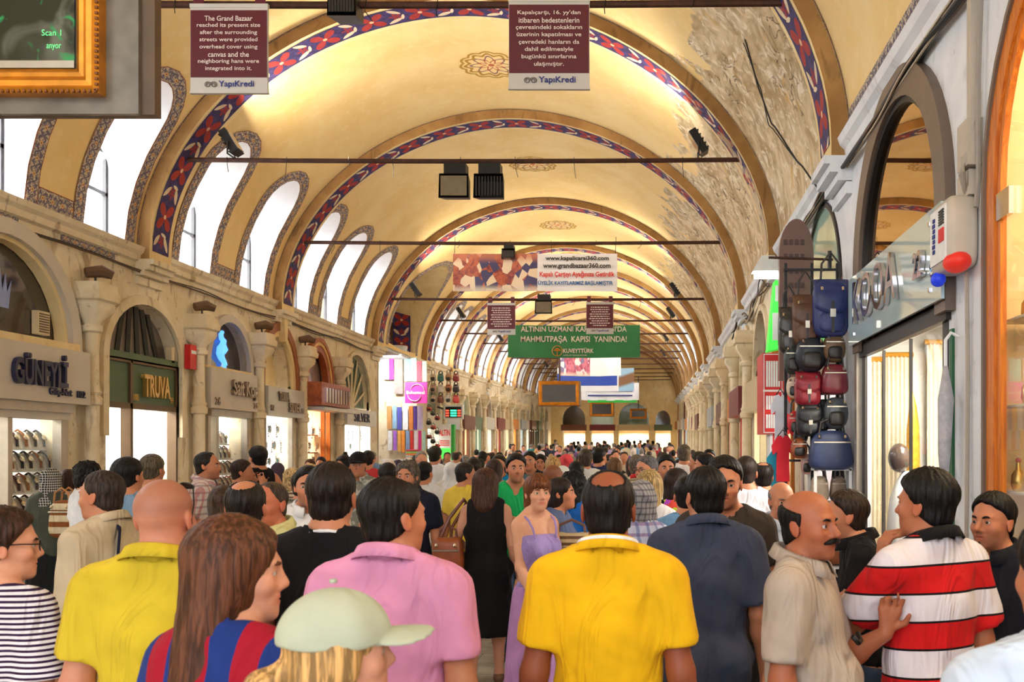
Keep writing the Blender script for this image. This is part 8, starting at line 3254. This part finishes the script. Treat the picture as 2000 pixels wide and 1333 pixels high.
# painted jamb of the side street arch with its console and tassel
t = thing('painted_jamb', 'painted navy and grey jamb panels of the side street arch', 'panel', (XL - .6, 25.95, 4.5))
mb = MB()
mb.poly([(XL - 1.25, 25.95, 4.75), (XL - .62, 25.95, 4.75), (XL - .62, 25.95, 5.72), (XL - 1.25, 25.95, 5.95)], [(0, 0), (0, 1), (1.0, 1), (1.2, 0)])
mb.build('scroll_panel', M_BORDER, t)
mb = MB()
mb.poly([(XL - .58, 25.93, 4.5), (XL - .08, 25.93, 4.5), (XL - .08, 25.93, 5.6), (XL - .58, 25.93, 5.74)], [(0, 0), (0, 1), (1.1, 1), (1.24, 0)])
mb.build('floral_panel', M_SOFFIT, t)
mb = MB()
mb.lathe([(.02, 4.40), (.5, 4.44), (.62, 4.55), (.64, 4.72), (.6, 4.74)], (XL - .75, 25.75, 0), 20, sy=.35)
mb.build('console', M_WHITE, t, smooth=True)
t = thing('tassel', 'gold tassel hanging by the side street arch', 'tassel', (XL - .25, 23.4, 5.1))
MB().lathe([(.0, 5.75), (.03, 5.72), (.03, 5.66), (.05, 5.6), (.10, 5.15), (.0, 5.14)], (XL - .02, 23.2, 0), 12).build('fringe', plain('gold_fringe', srgb(206, 150, 44), .5, 0, .25, 40), t, smooth='all')
MB().tube([(XL - .02, 23.2, 5.74), (XL - .02, 23.2, 6.0)], .01, 5).build('cord', plain('gold_fringe', srgb(206, 150, 44), .5, 0, .25, 40), t)
# bags of the corner stall
YC = 27.1
f3 = YC / FPX
CBAG = [((236, 226, 210), 'white'), ((60, 120, 116), 'teal'), ((198, 150, 96), 'caramel'), ((150, 44, 40), 'red-brown'), ((214, 180, 160), 'blush'), ((236, 232, 226), 'ivory'), ((196, 108, 50), 'rust'), ((40, 40, 44), 'black'),
        ((226, 206, 186), 'sand'), ((120, 70, 50), 'chestnut'), ((240, 238, 236), 'chalk'), ((206, 60, 56), 'scarlet')]
for k, (c, wd) in enumerate(CBAG):
    r, q = divmod(k, 4)
    xx = (846 + 15 * q - VX) * f3
    zz = EYE + (VY - (738 + 21 * r)) * f3
    bag('tote' if k % 2 else 'round', '%s bag on the corner stall past the scarves' % wd, xx, YC - .02 * (k % 2), zz, .19, .24, leather('corner_' + wd, c), 'bags of the corner stall')
for k in range(10):
    zz = EYE + (VY - (800 + 9 * k)) * f3
    c, wd = [((206, 40, 36), 'red'), ((30, 60, 54), 'dark green'), ((170, 30, 34), 'dark red'), ((26, 26, 30), 'jet black')][k % 4]
    bag('round', '%s leather purse on the corner post, %s from the top' % (wd, nth(k).replace('nearest', 'first')), (842 + 8 * (k % 3) - VX) * f3, YC - .25 - .02 * (k % 2), zz, .16, .13, leather('purse_' + wd.replace(' ', '_'), c), 'purses on the corner post')
# LED exchange board and red and green exchange sign
YL = 28.75
f4 = YL / FPX
LX = lambda q: (q - VX) * f4
LZ = lambda q: EYE + (VY - q) * f4
t = thing('exchange_board', 'white framed electronic board with red and green digits', 'screen', (LX(886), YL, LZ(818)))
MB().box(LX(866), LX(904), YL, YL + .15, LZ(819), LZ(791)).build('case', M_WHITEP, t)
MB().box(LX(870), LX(901), YL - .01, YL - .001, LZ(816), LZ(795)).build('display', M_BLACK, t)
for k, (a, b, m_) in enumerate(((871, 877, 'r'), (880, 892, 'g'), (894, 900, 'r'))):
    for r in range(3):
        MB().box(LX(a), LX(b), YL - .016, YL - .01, LZ(814 - 5 * r), LZ(811 - 5 * r)).build('digit_row', glow('red_led', (1, .08, .04), 1.5) if m_ == 'r' else glow('green_led', (.05, .9, .4), 1.5), t)
MB().tube([(LX(868), YL + .08, LZ(800)), (XL, YL + .1, LZ(795))], .03, 6).build('arm', M_BLACK, t)
t = thing('gold_dealer_sign', 'upright white red and green gold dealer sign', 'sign', (LX(873), YL - .2, 1.2))
MB().box(LX(861), LX(884), YL - .3, YL - .2, LZ(896), LZ(829)).build('panel', M_WHITEP, t)
text('ALTIN', (LX(862), LZ(852), LX(883), LZ(840)), (0, YL - .31, 0), XD, ZD, M_INKRED, t, 0, .03)
for r in range(3):
    MB().box(LX(863), LX(882), YL - .306, YL - .3, LZ(863 + 4 * r), LZ(861 + 4 * r)).build('red_line', M_INKRED, t)
MB().box(LX(861), LX(884), YL - .31, YL - .3, LZ(896), LZ(876)).build('green_field', glow('lit_green_panel', (.05, .62, .06), .7), t)
MB().box(LX(870), LX(875), YL - .3, YL - .2, .0, LZ(896)).build('stem', M_BLACK, t)
MB().box(LX(884), LX(890), YL - .2, YL, LZ(900), LZ(830)).build('green_edge', M_GREENP, t)
# little gilt flasks just inside the honey-wood shop
for k, (dz, r_) in enumerate(((1.62, .03), (1.62, .024), (2.04, .028), (2.46, .03), (1.2, .026), (2.04, .022))):
    xx, yy = XR + .1 + .05 * (k % 2), 4.50 - .06 * (k % 3)
    t = thing('gilt_flask', 'small gilt flask on a side ledge in the honey-wood shop, %s' % ('lower left', 'lower right', 'middle', 'top', 'lowest', 'middle right')[k], 'flask', (xx, yy, dz), 'gilt flasks')
    MB().lathe([(r_ * .8, dz), (r_ * 1.2, dz + .03), (r_ * 1.1, dz + .08), (r_ * .4, dz + .11), (r_ * .35, dz + .14)], (xx, yy, 0), 14).build('body', plain('flask_gold', srgb(232, 190, 110), .25, .6), t, smooth=True)
    MB().sphere((xx, yy, dz + .15), r_ * .5, 10, 6).build('stopper', plain('flask_rose', srgb(214, 120, 110), .3), t, smooth='all')
for z, wd in ((1.2, 'lowest'), (1.62, 'second lowest'), (2.04, 'second highest'), (2.46, 'topmost')):
    t = thing('glass_ledge', 'thin glass ledge inside the honey-wood shop, %s of four' % wd, 'shelf', (XR + .12, 4.45, z - .01), 'glass ledges')
    MB().box(XR + .05, XR + .35, 4.3, 4.6, z - .012, z - .001).build('ledge', plain('glass_shelf', srgb(232, 226, 208), 0.2), t)
# old painted frieze on the left wall, near
for k, (a, b) in enumerate(((8.7, 9.75), (10.45, 11.5))):
    mb = MB()
    mb.grid([[(XL + .012, a, 4.18), (XL + .012, b, 4.18)], [(XL + .012, a, 4.30), (XL + .012, b, 4.30)]], [[(0, 0), (b - a, 0)], [(0, 1), (b - a, 1)]], flip=False)
    struct(mb.build('trim_%d' % (30 + k), M_BORDER, None))

# handbags carried by shoppers in the street
bag('hobo', 'brown leather shoulder bag carried by the woman in black', -1.56, 7.06, 1.0, .25, .30, leather('cognac', (142, 70, 34)), 'bags carried by shoppers', leather('cognac_strap', (112, 64, 50)))
_b = bpy.data.objects['handbag'] if False else [o for o in COL.objects if o.get('label', '').startswith('brown leather shoulder bag')][0]
MB().tube([(-1.62, 7.05, 1.14), (-1.55, 7.05, 1.3), (-1.46, 7.16, 1.44), (-1.46, 7.26, 1.40), (-1.55, 7.14, 1.22), (-1.54, 7.06, 1.14)], .014, 6).build('shoulder_strap', leather('cognac_strap', (112, 64, 50)), _b, smooth=True)
bag('hobo', 'brown and white striped straw bag on the arm of the woman in denim', -.53, 6.1, 1.13, .34, .28, C('straw_stripes', 214, 190, 150, kind='hstripe', c2=(110, 80, 58), scale=24), 'bags carried by shoppers', leather('straw_handle', (110, 72, 54)))
bag('tote', 'cream and brown banded cloth bag on the shoulder of the checked headscarf', -5.55, 8.72, 1.17, .26, .36, C('banded_bag', 232, 214, 176, kind='hstripe', c2=(140, 82, 40), scale=9), 'bags carried by shoppers', leather('tan_handle', (176, 120, 70)))
# ------------------------------------------------------------------ tidy the labels so that each points to one thing
ORD = ['leftmost', 'second from left', 'third from left', 'fourth from left', 'fifth from left', 'sixth from left', 'seventh from left', 'eighth from left', 'ninth from left', 'tenth from left'] + \
      [w + ' from left' for w in ('eleventh', 'twelfth', 'thirteenth', 'fourteenth', 'fifteenth', 'sixteenth', 'seventeenth', 'eighteenth', 'nineteenth', 'twentieth', 'twenty-first', 'twenty-second', 'twenty-third', 'twenty-fourth', 'twenty-fifth', 'twenty-sixth', 'twenty-seventh', 'twenty-eighth', 'twenty-ninth', 'thirtieth')]
by = {}
for o in COL.objects:
    if o.parent is None and 'label' in o:
        by.setdefault(o['label'], []).append(o)
for lab, obs in by.items():
    if len(obs) > 1 and len(obs) <= len(ORD):
        obs.sort(key=lambda o: o.location.x / max(.5, o.location.y))
        for k, o in enumerate(obs):
            o['label'] = '%s, %s' % (lab, ORD[k])
for o in COL.objects:
    for key in ('_loc', '_hc', '_s'):
        if key in o:
            del o[key]
